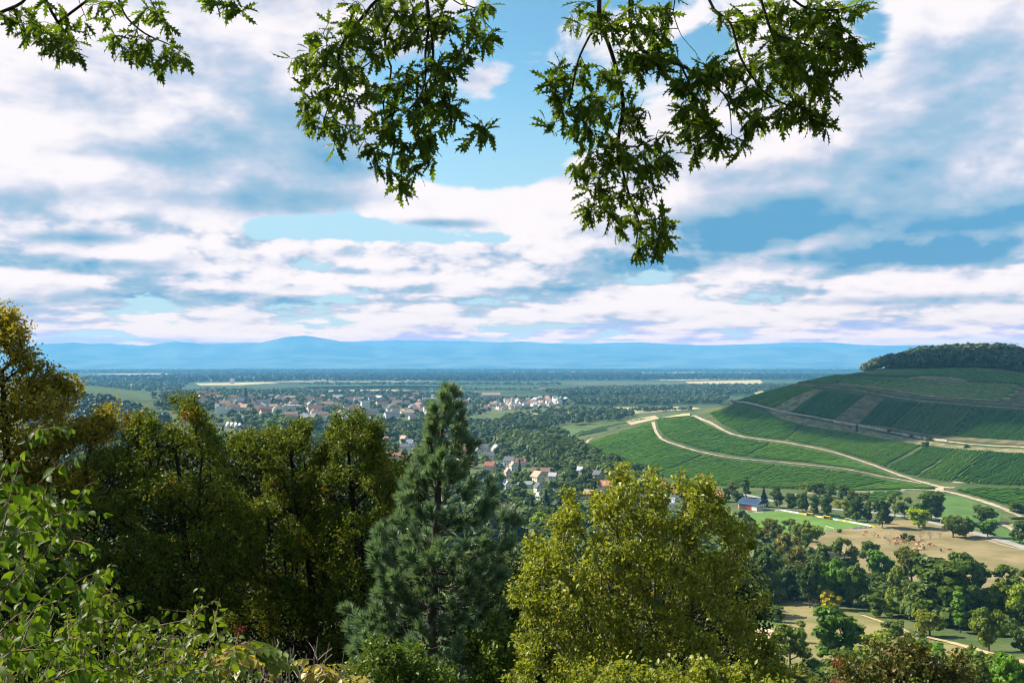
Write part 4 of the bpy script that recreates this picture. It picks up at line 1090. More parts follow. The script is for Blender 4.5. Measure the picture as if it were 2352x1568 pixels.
for a in (
    (538, 482.5, 9.6, 12, 1.35, 28, CREAM, TAN, 'white gabled house with many dark windows and a pinkish roof'),
    (541, 475, 9.5, 8, 1.9, 80, PINK, BROWN, 'long barn with a brown red roof behind the white gabled house'),
    (521, 466, 7.5, 8, 1.3, 78, CREAM, RED, 'house with a bright red roof beside the grey solar roof'),
    (510, 465, 8.5, 9, 1.3, 60, WHITE, DGREY, 'grey roofed house with pale roof windows in the village'),
    (513, 470, 5.6, 9, 1.2, 20, WHITE, TAN, 'pale roofed house above the round dark garden tree'),
    (508, 477, 6, 10, 1.3, 15, PINK, TAN, 'pink gabled house left of the dark garden tree'),
    (490, 470, 8, 9, 1.25, 70, PINK, RED, 'house with a dark red roof over a pinkish wall by the pine'),
    (489, 459, 8, 8, 1.3, 80, WHITE, DGREY, 'dark grey roofed house above the red roofed one'),
    (496, 454, 6.5, 10, 1.2, 25, WHITE, LGREY, 'white gabled house with a grey roof at the wood'),
    (484, 450.5, 6.5, 7, 1.5, 75, WHITE, DGREY, 'grey roofed house in the row by the pine tip'),
    (474, 451, 6.5, 7, 1.4, 80, CREAM, DGREY, 'second grey roofed house in the row by the pine tip'),
    (465, 453, 6, 7, 1.3, 60, PINK, RED, 'small red roofed house right beside the pine'),
    (478, 454, 5, 7, 1.2, 10, CREAM, LGREY, 'yellowish gabled house below the grey row'),
    (473, 462, 6.5, 8, 1.2, 30, GREYW, DGREY, 'grey house with a glazed end half behind the pine'),
    (470, 468, 6, 6.5, 1.3, 80, CREAM, ORANGE, 'low orange roofed house behind the pine branch'),
    (500, 468, 7, 6, 1.4, 75, GREYW, BLUEG, 'low blue grey roofed house between gardens'),
    (506, 488, 6, 8, 1.2, 35, WHITE, LGREY, 'little white gabled house with a shining roof'),
    (522, 487, 11, 6.5, 1.7, 85, GREYW, (.22, .27, .25), 'long low house with a greenish grey roof'),
    (538.5, 492, 7, 10, 1.3, 20, CREAM, DGREY, 'yellow gabled house with a grey roof below the white gabled house'),
    (540, 499, 5.5, 7, 1.2, 40, WHITE, LGREY, 'pale small roof under the yellow gabled house'),
    (553, 479, 6, 7, 1.3, 65, WHITE, LGREY, 'light grey roofed house right of the white gabled house'),
    (580, 473.5, 5.5, 7.5, 1.3, 50, WHITE, LGREY, 'white house alone at the edge of the dark wood'),
    (597, 480, 9, 10, 1.3, 40, CREAM, DGREY, 'big dark grey roofed house with a small gable window'),
    (607, 491, 10, 11, 1.6, 70, CREAM, ORANGE, 'large orange red roofed house left of the leafy tree top'),
    (589, 498, 7, 9, 1.3, 60, PINK, TAN, 'pinkish house at the left flank of the leafy tree'),
    (507, 511, 7, 7, 1.4, 70, PINK, BROWN, 'reddish roof between the yellow tipped conifers'),
    (404, 443, 6.5, 8, 1.3, 40, CREAM, TAN, 'tan roofed house at the village top'),
    (411, 446, 6.5, 7, 1.3, 50, WHITE, BLUEG, 'house with a blue solar roof at the village top'),
    (394, 459, 9, 8, 1.7, 80, PINK, RED, 'long red roofed house behind the autumn crown'),
    (404, 450, 8, 7, 1.6, 75, WHITE, DGREY, 'long grey roofed house above the red one'),
    (385, 442, 6, 6, 1.3, 70, CREAM, ORANGE, 'small orange roofed house at the wood edge'),
    (380, 452.5, 6, 7, 1.3, 30, WHITE, LGREY, 'white house touching the autumn crown'),
    (421, 456, 7, 8, 1.3, 60, WHITE, DGREY, 'grey roofed house left of the pine tip'),
    (430, 463, 7, 8, 1.3, 45, CREAM, RED, 'red roofed house left of the pine trunk'),
    (661, 490, 9, 9, 1.4, 70, CREAM, ORANGE, 'orange roofed house beside the vineyard foot'),
    (679, 499, 11, 13, 1.4, 68, WHITE, ORANGE, 'big orange roofed house with pale roof windows'),
    (717, 501, 10, 10, 1.3, 75, CREAM, ORANGE, 'orange roofed house with dormers near the clubhouse'),
    (667, 507, 12, 10, 1.3, 70, WHITE, LGREY, 'pale solar roofed building behind the leafy tree'),
    (655, 500, 9, 9, 1.3, 55, CREAM, ORANGE, 'orange roofed house half behind the leafy tree'),
    (700, 512, 8, 8, 1.3, 60, PINK, TAN, 'pale roofed house seen through the leafy tree'),
    (113, 458, 9, 8, 1.5, 75, CREAM, RED, 'red roofed house alone between the autumn trees')):
    kw = {'solar': 'solar' in a[8]}
    house_at(*a[:8], a[8], **kw)

NEAR_CROWNS = [np.array(p, float) for p in (
    [(509, 690), (521, 640), (507, 606), (515, 572), (535, 552), (557, 520), (580, 508), (606, 494), (625, 478), (650, 482), (664, 494), (690, 500), (712, 502), (730, 512), (748, 530), (752, 552), (758, 596), (770, 640), (790, 690)],
    [(-60, 690), (-60, 400), (40, 380), (60, 480), (100, 460), (135, 430), (170, 408), (196, 412), (220, 432), (240, 446), (262, 430), (300, 438), (330, 440), (366, 432), (380, 448), (404, 466), (412, 490), (400, 580), (400, 690)],
    [(447, 392), (436, 430), (415, 480), (395, 530), (380, 600), (370, 690), (500, 690), (505, 600), (500, 530), (480, 480), (458, 430)])]
def covered(u, v): return any(inside(np.array([[u, v]]), P)[0] for P in NEAR_CROWNS)

# ------------------------------------------------------------------ the town on the plain
def town():
    rg = np.random.default_rng(21)
    wall_m = {}; n_made = 0
    def parts(i):
        if i not in wall_m:
            w, d, h, r = [(9, 11, 5, 9), (10, 16, 6, 10.5), (8, 9, 4, 8), (12, 22, 7, 11), (9, 12, 5.5, 9)][i]
            wall_m[i] = (gable_walls(w, d, h, r).mesh('wall', M_WALL), gable_roof(w, d, h, r).mesh('roof', M_TILE))
        return wall_m[i]
    def cell(u, v, grid):
        return int((u - grid[0]) / grid[2]), int((v - grid[1]) / grid[3])
    areas = [
        ('old town', np.array([(186, 404), (240, 398.5), (330, 396.5), (420, 395), (470, 397), (472, 411), (430, 419), (330, 425), (262, 421), (196, 417)], float), 150, (BROWN, BROWN, TAN, DGREY, DGREY, LGREY, BROWN, RED), (1.0, 1.35)),
        ('new estate', np.array([(488, 403), (520, 399.5), (566, 397.5), (568, 402.5), (545, 407), (500, 410.5), (486, 409)], float), 62, (LGREY, LGREY, DGREY, WHITE, TAN, ORANGE, BLUEG), (.9, 1.25)),
    ]
    names = {str(RED): 'red', str(BROWN): 'brown', str(TAN): 'tan', str(DGREY): 'dark grey', str(LGREY): 'light grey', str(ORANGE): 'orange', str(WHITE): 'white', str(BLUEG): 'blue grey'}
    walls = {str(WHITE): 'white', str(CREAM): 'cream', str(GREYW): 'grey', str(PINK): 'pinkish'}
    made = []; info = {}; made_o = []
    for area, poly, n, roofs, sc in areas:
        k = 0; tries = 0
        while k < n and tries < 6000:
            tries += 1
            u = rg.uniform(poly[:, 0].min(), poly[:, 0].max()); v = rg.uniform(poly[:, 1].min(), poly[:, 1].max())
            if not inside(np.array([[u, v]]), poly)[0] or covered(u, v - 3): continue
            p = at(u, v, CAMZ * F / (v - HZ)); p = Vector((p.x, p.y, h1(p.x, p.y)))
            if any((p.x - q[0]) ** 2 + (p.y - q[1]) ** 2 < (23 if area == 'old town' else 17) ** 2 for q in made): continue
            made.append((p.x, p.y, u, v))
            i = int(rg.integers(0, 5)) if area == 'old town' else int(rg.choice([0, 2, 4]))
            wm, rm = parts(i); s = rg.uniform(*sc)
            rf = roofs[int(rg.integers(0, len(roofs)))]; wl = (WHITE, GREYW, CREAM, PINK, GREYW)[int(rg.integers(0, 5))]
            o = empty('town_house', p, rg.choice([0, math.pi / 2]) + rg.normal(.35, .2), (s, s, s))
            a = link('wall', wm, o); a.color = (*wl, 1)
            jit = rg.uniform(.8, 1.2); q = link('roof', rm, o); q.color = (*[min(.8, c * jit) for c in rf], 1)
            info[o.name] = (u, v, names[str(rf)], walls[str(wl)], area); made_o.append(o); k += 1
            HOUSES.append((p.x, p.y, 16))
    # a label for each by its colours and its place among those of the same colours
    objs = made_o
    groups = {}
    for o in objs: groups.setdefault(info[o.name][2:], []).append(o)
    for (rf, wl, ar), lst in groups.items():
        lst.sort(key=lambda o: info[o.name][0]); m = len(lst)
        for i, o in enumerate(lst):
            place = 'leftmost' if i == 0 else 'rightmost' if i == m - 1 else ordinal(i + 1) + ' from the left'
            tag(o, f'{wl} house with {rf} roof in the {ar}, {place}' if m > 1 else f'the only {wl} house with {rf} roof in the {ar}', 'house', 'houses of the ' + ar)
town()

def block(name, label, cat, u, vb, wpx, hpx, depth, rot, wall, rows, cols, flat=True, roofc=LGREY, group=None):
    """a larger building with window openings"""
    p = hit(u, vb); k = p.y / F; w, h = wpx * k, hpx * k
    o = empty(name, p, math.radians(rot)); tag(o, label, cat, group)
    b = MB(); b.box(-w / 2, -depth / 2, -2, w / 2, depth / 2, h); a = b.obj('wall', M_WALL, o); a.color = (*wall, 1)
    if flat:
        b = MB(); b.box(-w / 2 - .4, -depth / 2 - .4, h, w / 2 + .4, depth / 2 + .4, h + .5); r = b.obj('roof', M_TILE, o)
    else:
        r = gable_roof(depth, w, h, h + depth * .35).obj('roof', M_TILE, o); r.rotation_euler = (0, 0, math.pi / 2)
    r.color = (*roofc, 1)
    for i in range(rows):
        for j in range(cols):
            f = link('window', WIN, o, ((j + .5) / cols * w - w / 2, -depth / 2, (i + .55) / rows * h)); f.scale = (w / cols * .55, 1, h / rows * .5); link('pane', PANE, f)
    HOUSES.append((p.x, p.y, max(w, depth)))
    return o
block('apartment_block', 'white apartment block standing above the town trees', 'building', 365, 409.8, 8.5, 8.6, 14, 25, WHITE, 5, 4)
block('tower_block', 'pale high tower block alone before the dark far wood', 'building', 232, 383.2, 4.2, 5.2, 20, 15, (.75, .72, .66), 6, 3)
block('school_building', 'white flat roofed modern building in the middle of the town', 'building', 293, 409, 15, 4.2, 22, -8, WHITE, 2, 8)
block('long_building', 'long pink building with a grey roof behind the new estate', 'building', 491, 398, 18, 3.6, 18, 4, PINK, 2, 10, False, TAN)
block('flat_building', 'pinkish flat roofed block left of the pine tip', 'building', 429, 412.5, 11, 6.0, 16, 14, (.72, .60, .55), 3, 6)
block('factory_hall', 'long pale hall roof beyond the pine tip', 'building', 430, 401.5, 15, 3.6, 26, 6, (.52, .50, .48), 1, 8)
block('town_hall', 'broad building with a pinkish hipped roof beside the spire', 'building', 243, 410, 10, 3.4, 16, -10, CREAM, 2, 7, False, TAN)
block('warehouse', 'white warehouse at the far left edge of town', 'building', 190, 402, 8, 2.2, 24, 5, WHITE, 1, 5)
block('warehouse', 'pale blue warehouse behind the dark church spire', 'building', 275, 396.5, 14, 1.6, 30, 2, (.6, .66, .72), 1, 8)
block('warehouse', 'grey white warehouse row far beyond the town', 'building', 60, 377.5, 9, 1.4, 60, 4, WHITE, 1, 6)

def churches():
    # church with the tall dark spire
    p = hit(246, 404.8); o = empty('church', p, math.radians(12)); tag(o, 'church with a tall thin dark spire and a blue grey nave roof', 'church')
    b = MB(); b.box(-3, -3, -1, 3, 3, 20); a = b.obj('tower', M_WALL, o); a.color = (.20, .15, .13, 1)
    b = MB(); b.add([(-3.3, -3.3, 20), (3.3, -3.3, 20), (3.3, 3.3, 20), (-3.3, 3.3, 20), (0, 0, 42)], [(0, 1, 4), (1, 2, 4), (2, 3, 4), (3, 0, 4)]); a = b.obj('spire', M_TILE, o); a.color = (.09, .075, .08, 1)
    a = gable_walls(12, 26, 9, 15).obj('nave', M_WALL, o, (-17, 0, 0)); a.rotation_euler = (0, 0, math.pi / 2); a.color = (.35, .26, .21, 1)
    q = gable_roof(12, 26, 9, 15).obj('roof', M_TILE, o, (-17, 0, 0)); q.rotation_euler = (0, 0, math.pi / 2); q.color = (.17, .20, .24, 1)
    HOUSES.append((p.x - 10, p.y, 44))
    # white church
    p = hit(217, 412.6); o = empty('church', p, math.radians(-25)); tag(o, 'white church with a square tower and a dark pointed cap', 'church')
    b = MB(); b.box(-2.6, -2.6, -1, 2.6, 2.6, 17); a = b.obj('tower', M_WALL, o); a.color = (.8, .76, .66, 1)
    b = MB(); b.add([(-2.9, -2.9, 17), (2.9, -2.9, 17), (2.9, 2.9, 17), (-2.9, 2.9, 17), (0, 0, 26)], [(0, 1, 4), (1, 2, 4), (2, 3, 4), (3, 0, 4)]); a = b.obj('spire', M_TILE, o); a.color = (.10, .08, .08, 1)
    a = gable_walls(11, 18, 5, 12).obj('nave', M_WALL, o, (7, 1, 0)); a.color = (.8, .76, .68, 1)
    q = gable_roof(11, 18, 5, 12).obj('roof', M_TILE, o, (7, 1, 0)); q.color = (.55, .47, .40, 1)
    HOUSES.append((p.x + 5, p.y, 26))
    p = hit(278, 409.5); o = empty('chapel', p, .4); tag(o, 'small church with a thin dark ridge turret in the town', 'church')
    a = gable_walls(9, 16, 6, 11).obj('nave', M_WALL, o); a.color = (*CREAM, 1)
    q = gable_roof(9, 16, 6, 11).obj('roof', M_TILE, o); q.color = (*DGREY, 1)
    b = MB(); b.box(-1.2, -6.2, 9, 1.2, -3.8, 13); b.add([(-1.4, -6.4, 13), (1.4, -6.4, 13), (1.4, -3.6, 13), (-1.4, -3.6, 13), (0, -5, 20)], [(0, 1, 4), (1, 2, 4), (2, 3, 4), (3, 0, 4)]); a = b.obj('turret', M_TILE, o); a.color = (*DGREY, 1)
    HOUSES.append((p.x, p.y, 18))
    # crane
    p = hit(230.2, 408.5); o = empty('tower_crane', p, 0); tag(o, 'yellow tower crane between the two churches', 'crane')
    my = basic('crane_yellow', (.55, .38, .05), .5, .05, 1)
    b = MB(); b.box(-.8, -.8, 0, .8, .8, 24); b.obj('mast', my, o)
    b = MB(); b.box(-9, -.6, 22, 20, .6, 23.4); b.obj('jib', my, o); b = MB(); b.box(-9, -1, 20.5, -6.5, 1, 22); b.obj('counterweight', M_GREY, o)
    # thin mast
    p = hit(211, 383); o = empty('radio_mast', p, 0); tag(o, 'thin white radio mast left of the tower block', 'mast')
    b = MB(); b.tube([(0, 0, 0), (0, 0, 26)], [1.6, .8], 6); b.obj('pole', M_WHITE, o); b = MB(); b.box(-2, -2, 12, 2, 2, 14); b.box(-1.6, -1.6, 19, 1.6, 1.6, 21); b.obj('platform', M_WHITE, o)
    # four white gables
    for i, (u, v) in enumerate(((228, 426.2), (232, 426.6), (236, 427), (240, 427.4))):
        p = hit(u, v); w = 4.4 * p.y / F
        house(p, .5, w, w * 1.7, w * .35, w * 1.05, WHITE, (.62, .58, .56), ('first', 'second', 'third', 'last')[i] + ' of four white gabled row houses above the willows', 'white gabled row houses', False, False)
    # pylons on the plain in front of the hill
    for i, (u, v, hp) in enumerate(((549, 437, 6), (631, 423, 8), (552, 432, 5))):
        p = hit(u, v); k = p.y / F; h = hp * k; o = empty('power_pole', p, .3); tag(o, ('steel power pole on the green field by the hill toe', 'slender power pole behind the low vineyard', 'wooden power pole left of the steel one')[i], 'pole', 'power poles')
        b = MB(); b.tube([(0, 0, 0), (0, 0, h)], [.30, .16], 6); b.obj('mast', M_GREY, o)
        b = MB(); b.box(-1.5, -.1, h * .82, 1.5, .1, h * .82 + .2); b.box(-1.1, -.1, h * .92, 1.1, .1, h * .92 + .2); b.obj('crossarm', M_GREY, o)
churches()

# ------------------------------------------------------------------ scattered garden and wood trees of the village, each its own
def scatter(poly, n, gap, keys, cols, hrange, seed, where, minb=9, group=None):
    rg = np.random.default_rng(seed); P = np.array(poly, float); k = t = 0; made = []; info = {}
    while k < n and t < n * 60:
        t += 1
        u = rg.uniform(P[:, 0].min(), P[:, 0].max()); v = rg.uniform(P[:, 1].min(), P[:, 1].max())
        if not inside(np.array([[u, v]]), P)[0]: continue
        p = hit(u, v)
        if p is None: continue
        h = rg.uniform(*hrange)
        if covered(u, v - h * .8 * F / p.y): continue
        if any((p.x - q[0]) ** 2 + (p.y - q[1]) ** 2 < gap ** 2 for q in TREES): continue
        bad = False
        for hx, hy, hw in HOUSES:
            dx, dy = hx - p.x, hy - p.y
            if dx * dx + dy * dy < (hw * .5 + 4) ** 2: bad = True; break
            if 0 < dy < h * 3.0 and abs(dx - dy * p.x / p.y) < hw * .45 + 3.0 and hw < 40: bad = True; break
        if bad: continue
        key = keys[int(rg.integers(0, len(keys)))]; ci = int(rg.integers(0, len(cols))); c = cols[ci]; j = rg.uniform(.85, 1.15)
        nm = 'conifer_tree' if key.startswith('conifer') else 'garden_tree'
        o = plant(key, p, h, h * (rg.uniform(.75, 1.05) if 'conifer' not in key else rg.uniform(.35, .45)), tuple(q * j for q in c), None, nm, 'tree', group)
        info[o.name] = (u, v, h, key, ci); made.append(o); k += 1
    cname = {}
    shape = {'round': 'round', 'airy': 'loose', 'oval': 'egg shaped', 'spread': 'wide', 'tall': 'narrow', 'conifer': 'pointed conifer'}
    gr = {}
    for o in made:
        io = info[o.name]; s = shape[io[3].rstrip('0123456789')]; cc = COLNAME.get(cols[io[4]], 'green'); z = 'tall' if io[2] > (hrange[0] + hrange[1]) / 2 else 'small'
        gr.setdefault((z, cc, s), []).append(o)
    for (z, cc, s), lst in gr.items():
        lst.sort(key=lambda o: info[o.name][0])
        for i, o in enumerate(lst):
            tail = '' if len(lst) == 1 else ', leftmost such' if i == 0 else ', rightmost such' if i == len(lst) - 1 else f', {ordinal(i + 1)} from the left'
            o['label'] = f'{z} {cc} {s} tree {where}{tail}' if 'conifer' not in s else f'{z} {cc} {s} {where}{tail}'
COLNAME = {CG: 'mid green', CD: 'dark', CDD: 'very dark', CL: 'light green', CY: 'yellow green', CO: 'olive', CGR: 'grey green', CB: 'fresh green', CBR: 'brownish'}
ALLK = ['round0', 'round1', 'round2', 'oval0', 'oval1', 'airy0', 'airy2', 'spread0']
scatter([(445, 450), (500, 440), (560, 441), (590, 452), (640, 478), (655, 490), (600, 500), (560, 510), (505, 530), (470, 520), (440, 480)], 92, 9, ALLK + ['conifer0'], [CD, CDD, CDD, CD, CG, CGR], (8, 14), 31, 'among the village houses', group='trees among the village houses')
scatter([(500, 436), (530, 427), (560, 437), (578, 447), (600, 460), (650, 478), (640, 486), (590, 470), (540, 455), (505, 448)], 48, 10, ALLK, [CDD, CD, CDD, CD], (11, 17), 32, 'in the hill toe wood', group='trees of the dark wood at the hill toe')
scatter([(640, 478), (700, 488), (735, 493), (725, 500), (690, 500), (640, 490)], 16, 8, ALLK, [CG, CL, CD, CGR], (8, 12), 33, 'by the orange roofs', group='trees by the orange roofed houses')
scatter([(380, 428), (470, 424), (480, 432), (440, 446), (375, 446)], 34, 12, ALLK, [CL, CB, CG, CL, CO], (8, 13), 34, 'before the village in the light', group='trees before the village')
scatter([(470, 425), (520, 420), (600, 414), (640, 413), (620, 419), (560, 424), (520, 430), (480, 436)], 40, 13, ALLK, [CG, CL, CGR, CD, CB], (9, 14), 35, 'in the belt beyond the village', group='trees of the long belt beyond the village')

# ------------------------------------------------------------------ far woods: geometry, joined, nobody could count them
def far_crowns(pts, hs, ws, seed, n_leaf=46, leaf=.30):
    """small ragged crowns joined in one mesh"""
    rg = np.random.default_rng(seed); n = len(pts)
    rep = np.repeat(np.arange(n), n_leaf)
    d = unit(rg.normal(0, 1, (len(rep), 3))); d[:, 2] = np.abs(d[:, 2]) * 1.1 - .25
    r = .62 + .42 * rg.random((len(rep), 1))
    bump_ = 1 + .22 * np.sin(d[:, :1] * 7 + rep[:, None]) + .18 * np.sin(d[:, 1:2] * 9 + rep[:, None] * 2)
    hh, ww = hs[rep][:, None], ws[rep][:, None]
    P = pts[rep] + np.c_[d[:, :2] * r * bump_ * ww * .5, (d[:, 2:] * r * .45 + .52) * hh]
    N = unit(d + rg.normal(0, .35, d.shape) + np.array([0, 0, .3])); D = unit(np.cross(N, rg.normal(0, 1, d.shape)))
    size = (leaf * np.minimum(hs, ws)[rep]) * rg.uniform(.7, 1.4, len(rep))
    return leaf_arrays(P - D * size[:, None] * .5, D, N, size, 'clump')

def region_pts(poly, n, seed, z=True):
    rg = np.random.default_rng(seed); P = np.array(poly, float); out = []
    x0, y0 = P.min(0); x1, y1 = P.max(0)
    while len(out) < n:
        q = np.c_[rg.uniform(x0, x1, 4000), rg.uniform(y0, y1, 4000)]; q = q[inside(q, P)]
        out += list(q)
    q = np.array(out[:n]); return np.c_[q, H(q[:, 0], q[:, 1])]

def flat(pts):
    """XY of plain points seen at rows and columns"""
    return [(at(u, v, CAMZ * F / (v - HZ)).x, CAMZ * F / (v - HZ)) for u, v in pts]

M_FAR = leaf_mat('far_tree_leaves', (0.028, 0.052, 0.016), (0.085, 0.120, 0.032), (0.050, 0.060, 0.030), 0.18, 0.6, 0.2, 0.012, p3=.8)
M_FARW = leaf_mat('far_wood_leaves', (0.008, 0.024, 0.014), (0.022, 0.042, 0.018), None, 0.10, 0.6, 0.15, 0.004)
def wood(name, label, poly_xy, n, hr, seed, ratio=(.8, 1.1), mat=None, n_leaf=46, leaf=.30, keep=None):
    p = region_pts(poly_xy, n, seed); rg = np.random.default_rng(seed)
    if keep is not None: p = p[keep(p)]
    hs = rg.uniform(*hr, len(p)); ws = hs * rg.uniform(*ratio, len(p))
    V, Fc = far_crowns(p, hs, ws, seed, n_leaf, leaf)
    return tag(link(name, mesh_np(name, V, Fc, mat or M_FAR)), label, None, None, 'stuff')

def off_houses(p):
    ok = np.ones(len(p), bool)
    for hx, hy, hw in HOUSES:
        dx, dy = hx - p[:, 0], hy - p[:, 1]
        ok &= ~((dx * dx + dy * dy) < (hw * .45 + 3) ** 2)
        ok &= ~((dy > 0) & (dy < 75) & (np.abs(dx - dy * p[:, 0] / p[:, 1]) < hw * .5 + 3.5))
    return ok
wood('town_trees', 'green trees filling the gaps between the town houses', flat([(150, 412), (190, 400), (300, 394.5), (480, 394.5), (490, 411), (470, 421), (400, 426), (300, 436), (200, 430), (150, 424)]), 1500, (7, 14), 41, keep=off_houses)
wood('town_trees', 'green trees round the new housing estate', flat([(485, 413), (480, 398), (570, 396.5), (580, 404), (540, 410)]), 330, (5, 10), 42, keep=off_houses)
wood('tree_belt', 'dark belts of trees beyond the town', flat([(290, 384), (330, 383.4), (560, 383.8), (560, 385), (330, 385.2)]), 260, (9, 15), 43, (.9, 1.4))
wood('tree_belt', 'line of trees along the town edge', flat([(130, 396), (200, 390), (300, 391.5), (420, 393), (420, 395), (300, 394.2), (190, 397), (130, 400)]), 520, (8, 15), 44, (.9, 1.3))
wood('tree_belt', 'wooded strip behind the stubble field right of the estate', flat([(560, 402), (640, 397.5), (690, 397), (730, 398), (720, 403.5), (640, 405.2), (575, 406.2)]), 560, (9, 16), 45, (.9, 1.3))
wood('tree_belt', 'dark wood reaching to the hill silhouette', flat([(545, 392.5), (600, 389), (700, 386.6), (800, 386), (790, 390.5), (720, 396), (640, 396), (560, 396.5)]), 1500, (12, 19), 46, (.8, 1.2))
wood('tree_belt', 'row of loose trees on the stubble before the hill', flat([(590, 413.4), (640, 410.4), (690, 409.2), (690, 411), (640, 412.8), (600, 415.4)]), 60, (7, 12), 47, (.9, 1.2))
wood('tree_belt', 'light trees between estate and hill', flat([(500, 417), (560, 411), (610, 409.5), (620, 413), (560, 419), (510, 424)]), 130, (8, 13), 48, (.9, 1.2))
# undergrowth and filling woods of the valley, too many crowns to count
def off_trees(lo):
    T = np.array(TREES)
    def f(p):
        ok = off_houses(p)
        return ok
    return f
M_FILL = leaf_mat('valley_wood_leaves', (0.044, 0.080, 0.011), (0.115, 0.155, 0.018), None, 0.32, 0.55, 0.2, 0.06)
wood('valley_wood', 'dense dark wood filling the valley between village and hill toe', upoly([(500, 438), (560, 436), (580, 450), (610, 466), (660, 484), (640, 490), (590, 474), (540, 458), (500, 448)]), 430, (9, 15), 71, (.8, 1.1), M_FILL, 110, .21, off_houses)
wood('valley_wood', 'leafy gardens and woods round the village', upoly([(440, 452), (500, 446), (560, 455), (600, 474), (660, 492), (700, 506), (690, 520), (620, 520), (560, 524), (470, 540), (430, 500)]), 430, (6, 11), 72, (.8, 1.1), M_FILL, 110, .21, off_houses)
wood('valley_wood', 'deep woods on the slope below the village', upoly([(420, 520), (560, 516), (640, 520), (720, 520), (760, 545), (780, 600), (700, 640), (560, 640), (420, 640)]), 520, (9, 16), 73, (.8, 1.1), M_FILL, 130, .19, off_houses)
wood('valley_wood', 'woods hidden behind the autumn trees', upoly([(60, 460), (200, 440), (330, 440), (400, 450), (430, 480), (420, 560), (60, 600)]), 900, (8, 14), 74, (.8, 1.1), M_FILL, 60, .28, off_houses)
wood('valley_wood', 'light woods between the town and the village', upoly([(240, 434), (340, 428), (430, 424), (500, 426), (520, 434), (470, 442), (380, 446), (240, 446)]), 420, (8, 14), 75, (.8, 1.1), M_FAR, 90, .23, off_houses)
wood('valley_wood', 'loose woods in front of the stubble fields', upoly([(440, 426), (520, 421), (600, 414.5), (640, 414), (620, 420), (560, 427), (540, 428), (500, 434), (460, 436)]), 300, (8, 14), 76, (.8, 1.1), M_FAR, 90, .23, off_houses)
wood('undergrowth', 'shady undergrowth at the foot of the tree belt', upoly([(752, 560), (775, 545), (800, 556), (850, 574), (900, 588), (960, 600), (1040, 602), (1040, 640), (960, 632), (900, 618), (850, 606), (800, 600), (760, 606)]), 520, (3, 8), 77, (.9, 1.4), M_FILL, 130, .20)
wood('undergrowth', 'scrub along the lower edge of the near meadow', upoly([(770, 686), (800, 674), (850, 668), (900, 660), (960, 668), (1030, 676), (1030, 688), (770, 690)]), 120, (2, 4.5), 78, (.9, 1.4), M_FILL, 130, .20)
# broad woods on the plain
wood('far_wood', 'broad dark wood across the plain left of the pine', flat([(60, 378.5), (250, 374.4), (430, 373.6), (640, 373.6), (640, 378.4), (520, 380.6), (300, 380.4), (150, 383)]), 5200, (16, 24), 51, (1.1, 1.9), mat=M_FARW, n_leaf=14, leaf=.6)
wood('far_wood', 'dark strips of wood across the plain behind the hill', flat([(560, 376.2), (700, 375.2), (880, 375.4), (880, 378.4), (760, 379), (600, 380)]), 2200, (16, 24), 52, (1.1, 1.9), mat=M_FARW, n_leaf=14, leaf=.6)
wood('far_wood', 'hazy distant wood under the mountains', flat([(0, 371.2), (300, 370), (700, 370), (900, 370.6), (900, 372.0), (500, 371.8), (100, 373.2)]), 5200, (18, 26), 53, (1.6, 3.0), mat=M_FARW, n_leaf=9, leaf=.8)
wood('far_wood', 'scattered copses at the left edge of the plain', flat([(60, 385), (140, 381), (190, 382), (180, 390), (90, 394)]), 420, (10, 18), 54, (1.0, 1.5), n_leaf=24, leaf=.45)
wood('hedgerow', 'hedgerows between the fields beyond the town', flat([(285, 388.4), (420, 388.6), (560, 389.0), (560, 389.8), (420, 389.6), (285, 389.6)]), 260, (5, 9), 55, (1.0, 1.8), n_leaf=24, leaf=.4)
# left hill wood and vines
M_DARKW = leaf_mat('dark_wood_leaves', (0.020, 0.040, 0.016), (0.045, 0.068, 0.024), None, 0.14, 0.6, 0.2, 0.02)
def left_hill():
    P = upoly([(72, 399), (105, 403), (135, 410), (165, 424), (150, 450), (110, 470), (60, 470), (20, 440), (30, 404)])
    wood('hillside_wood', 'dark wood on the slope of the far left hill', P, 700, (13, 19), 61, (.8, 1.1), M_DARKW, 80, .24)
    P = upoly([(20, 383), (60, 382), (100, 385), (140, 390), (172, 394), (160, 401), (120, 400), (70, 396), (20, 396)])
    drape('vineyard_ground', P, basic('far_vines', (0.055, 0.090, 0.035), .95, .15, .02, spec=.1), .6, 40, 'pale green vineyard slope on the far left spur')
    P = upoly([(165, 396), (215, 399), (220, 408), (190, 414), (160, 408)])
    wood('hillside_wood', 'lighter trees at the foot of the far left spur', P, 120, (8, 14), 62, (.8, 1.1), M_FAR, 60, .27)
left_hill()

def hilltop():
    P = np.array([(at(u, v, Y).x, at(u, v, Y).y) for u, v, Y in ((888, 369.8, 1345), (905, 369, 1335), (930, 368, 1312), (969, 367.2, 1268), (1000, 369, 1218), (1024, 372.5, 1168), (1070, 376, 1110))])
    far = [(float(x) + 70 + 0.05 * i, float(y) + 300) for i, (x, y) in enumerate(P[::-1])]
    poly = [tuple(q) for q in P] + far
    wood('hilltop_wood', 'dense dark deciduous wood crowning the vineyard hill', poly, 620, (14, 21), 63, (.75, 1.05), leaf_mat('hilltop_leaves', (0.030, 0.048, 0.016), (0.075, 0.095, 0.030), (0.10, 0.085, 0.03), 0.16, 0.6, 0.2, 0.03, p3=.86), 110, .20)
    edge = [tuple(q + np.array((0, 2.0))) for q in P] + [tuple(q + np.array((6.0, 26.0))) for q in P[::-1]]
    wood('hilltop_wood', 'low bushes along the edge of the hilltop wood', edge, 260, (4, 8), 64, (.9, 1.4), M_FILL, 70, .24)
hilltop()

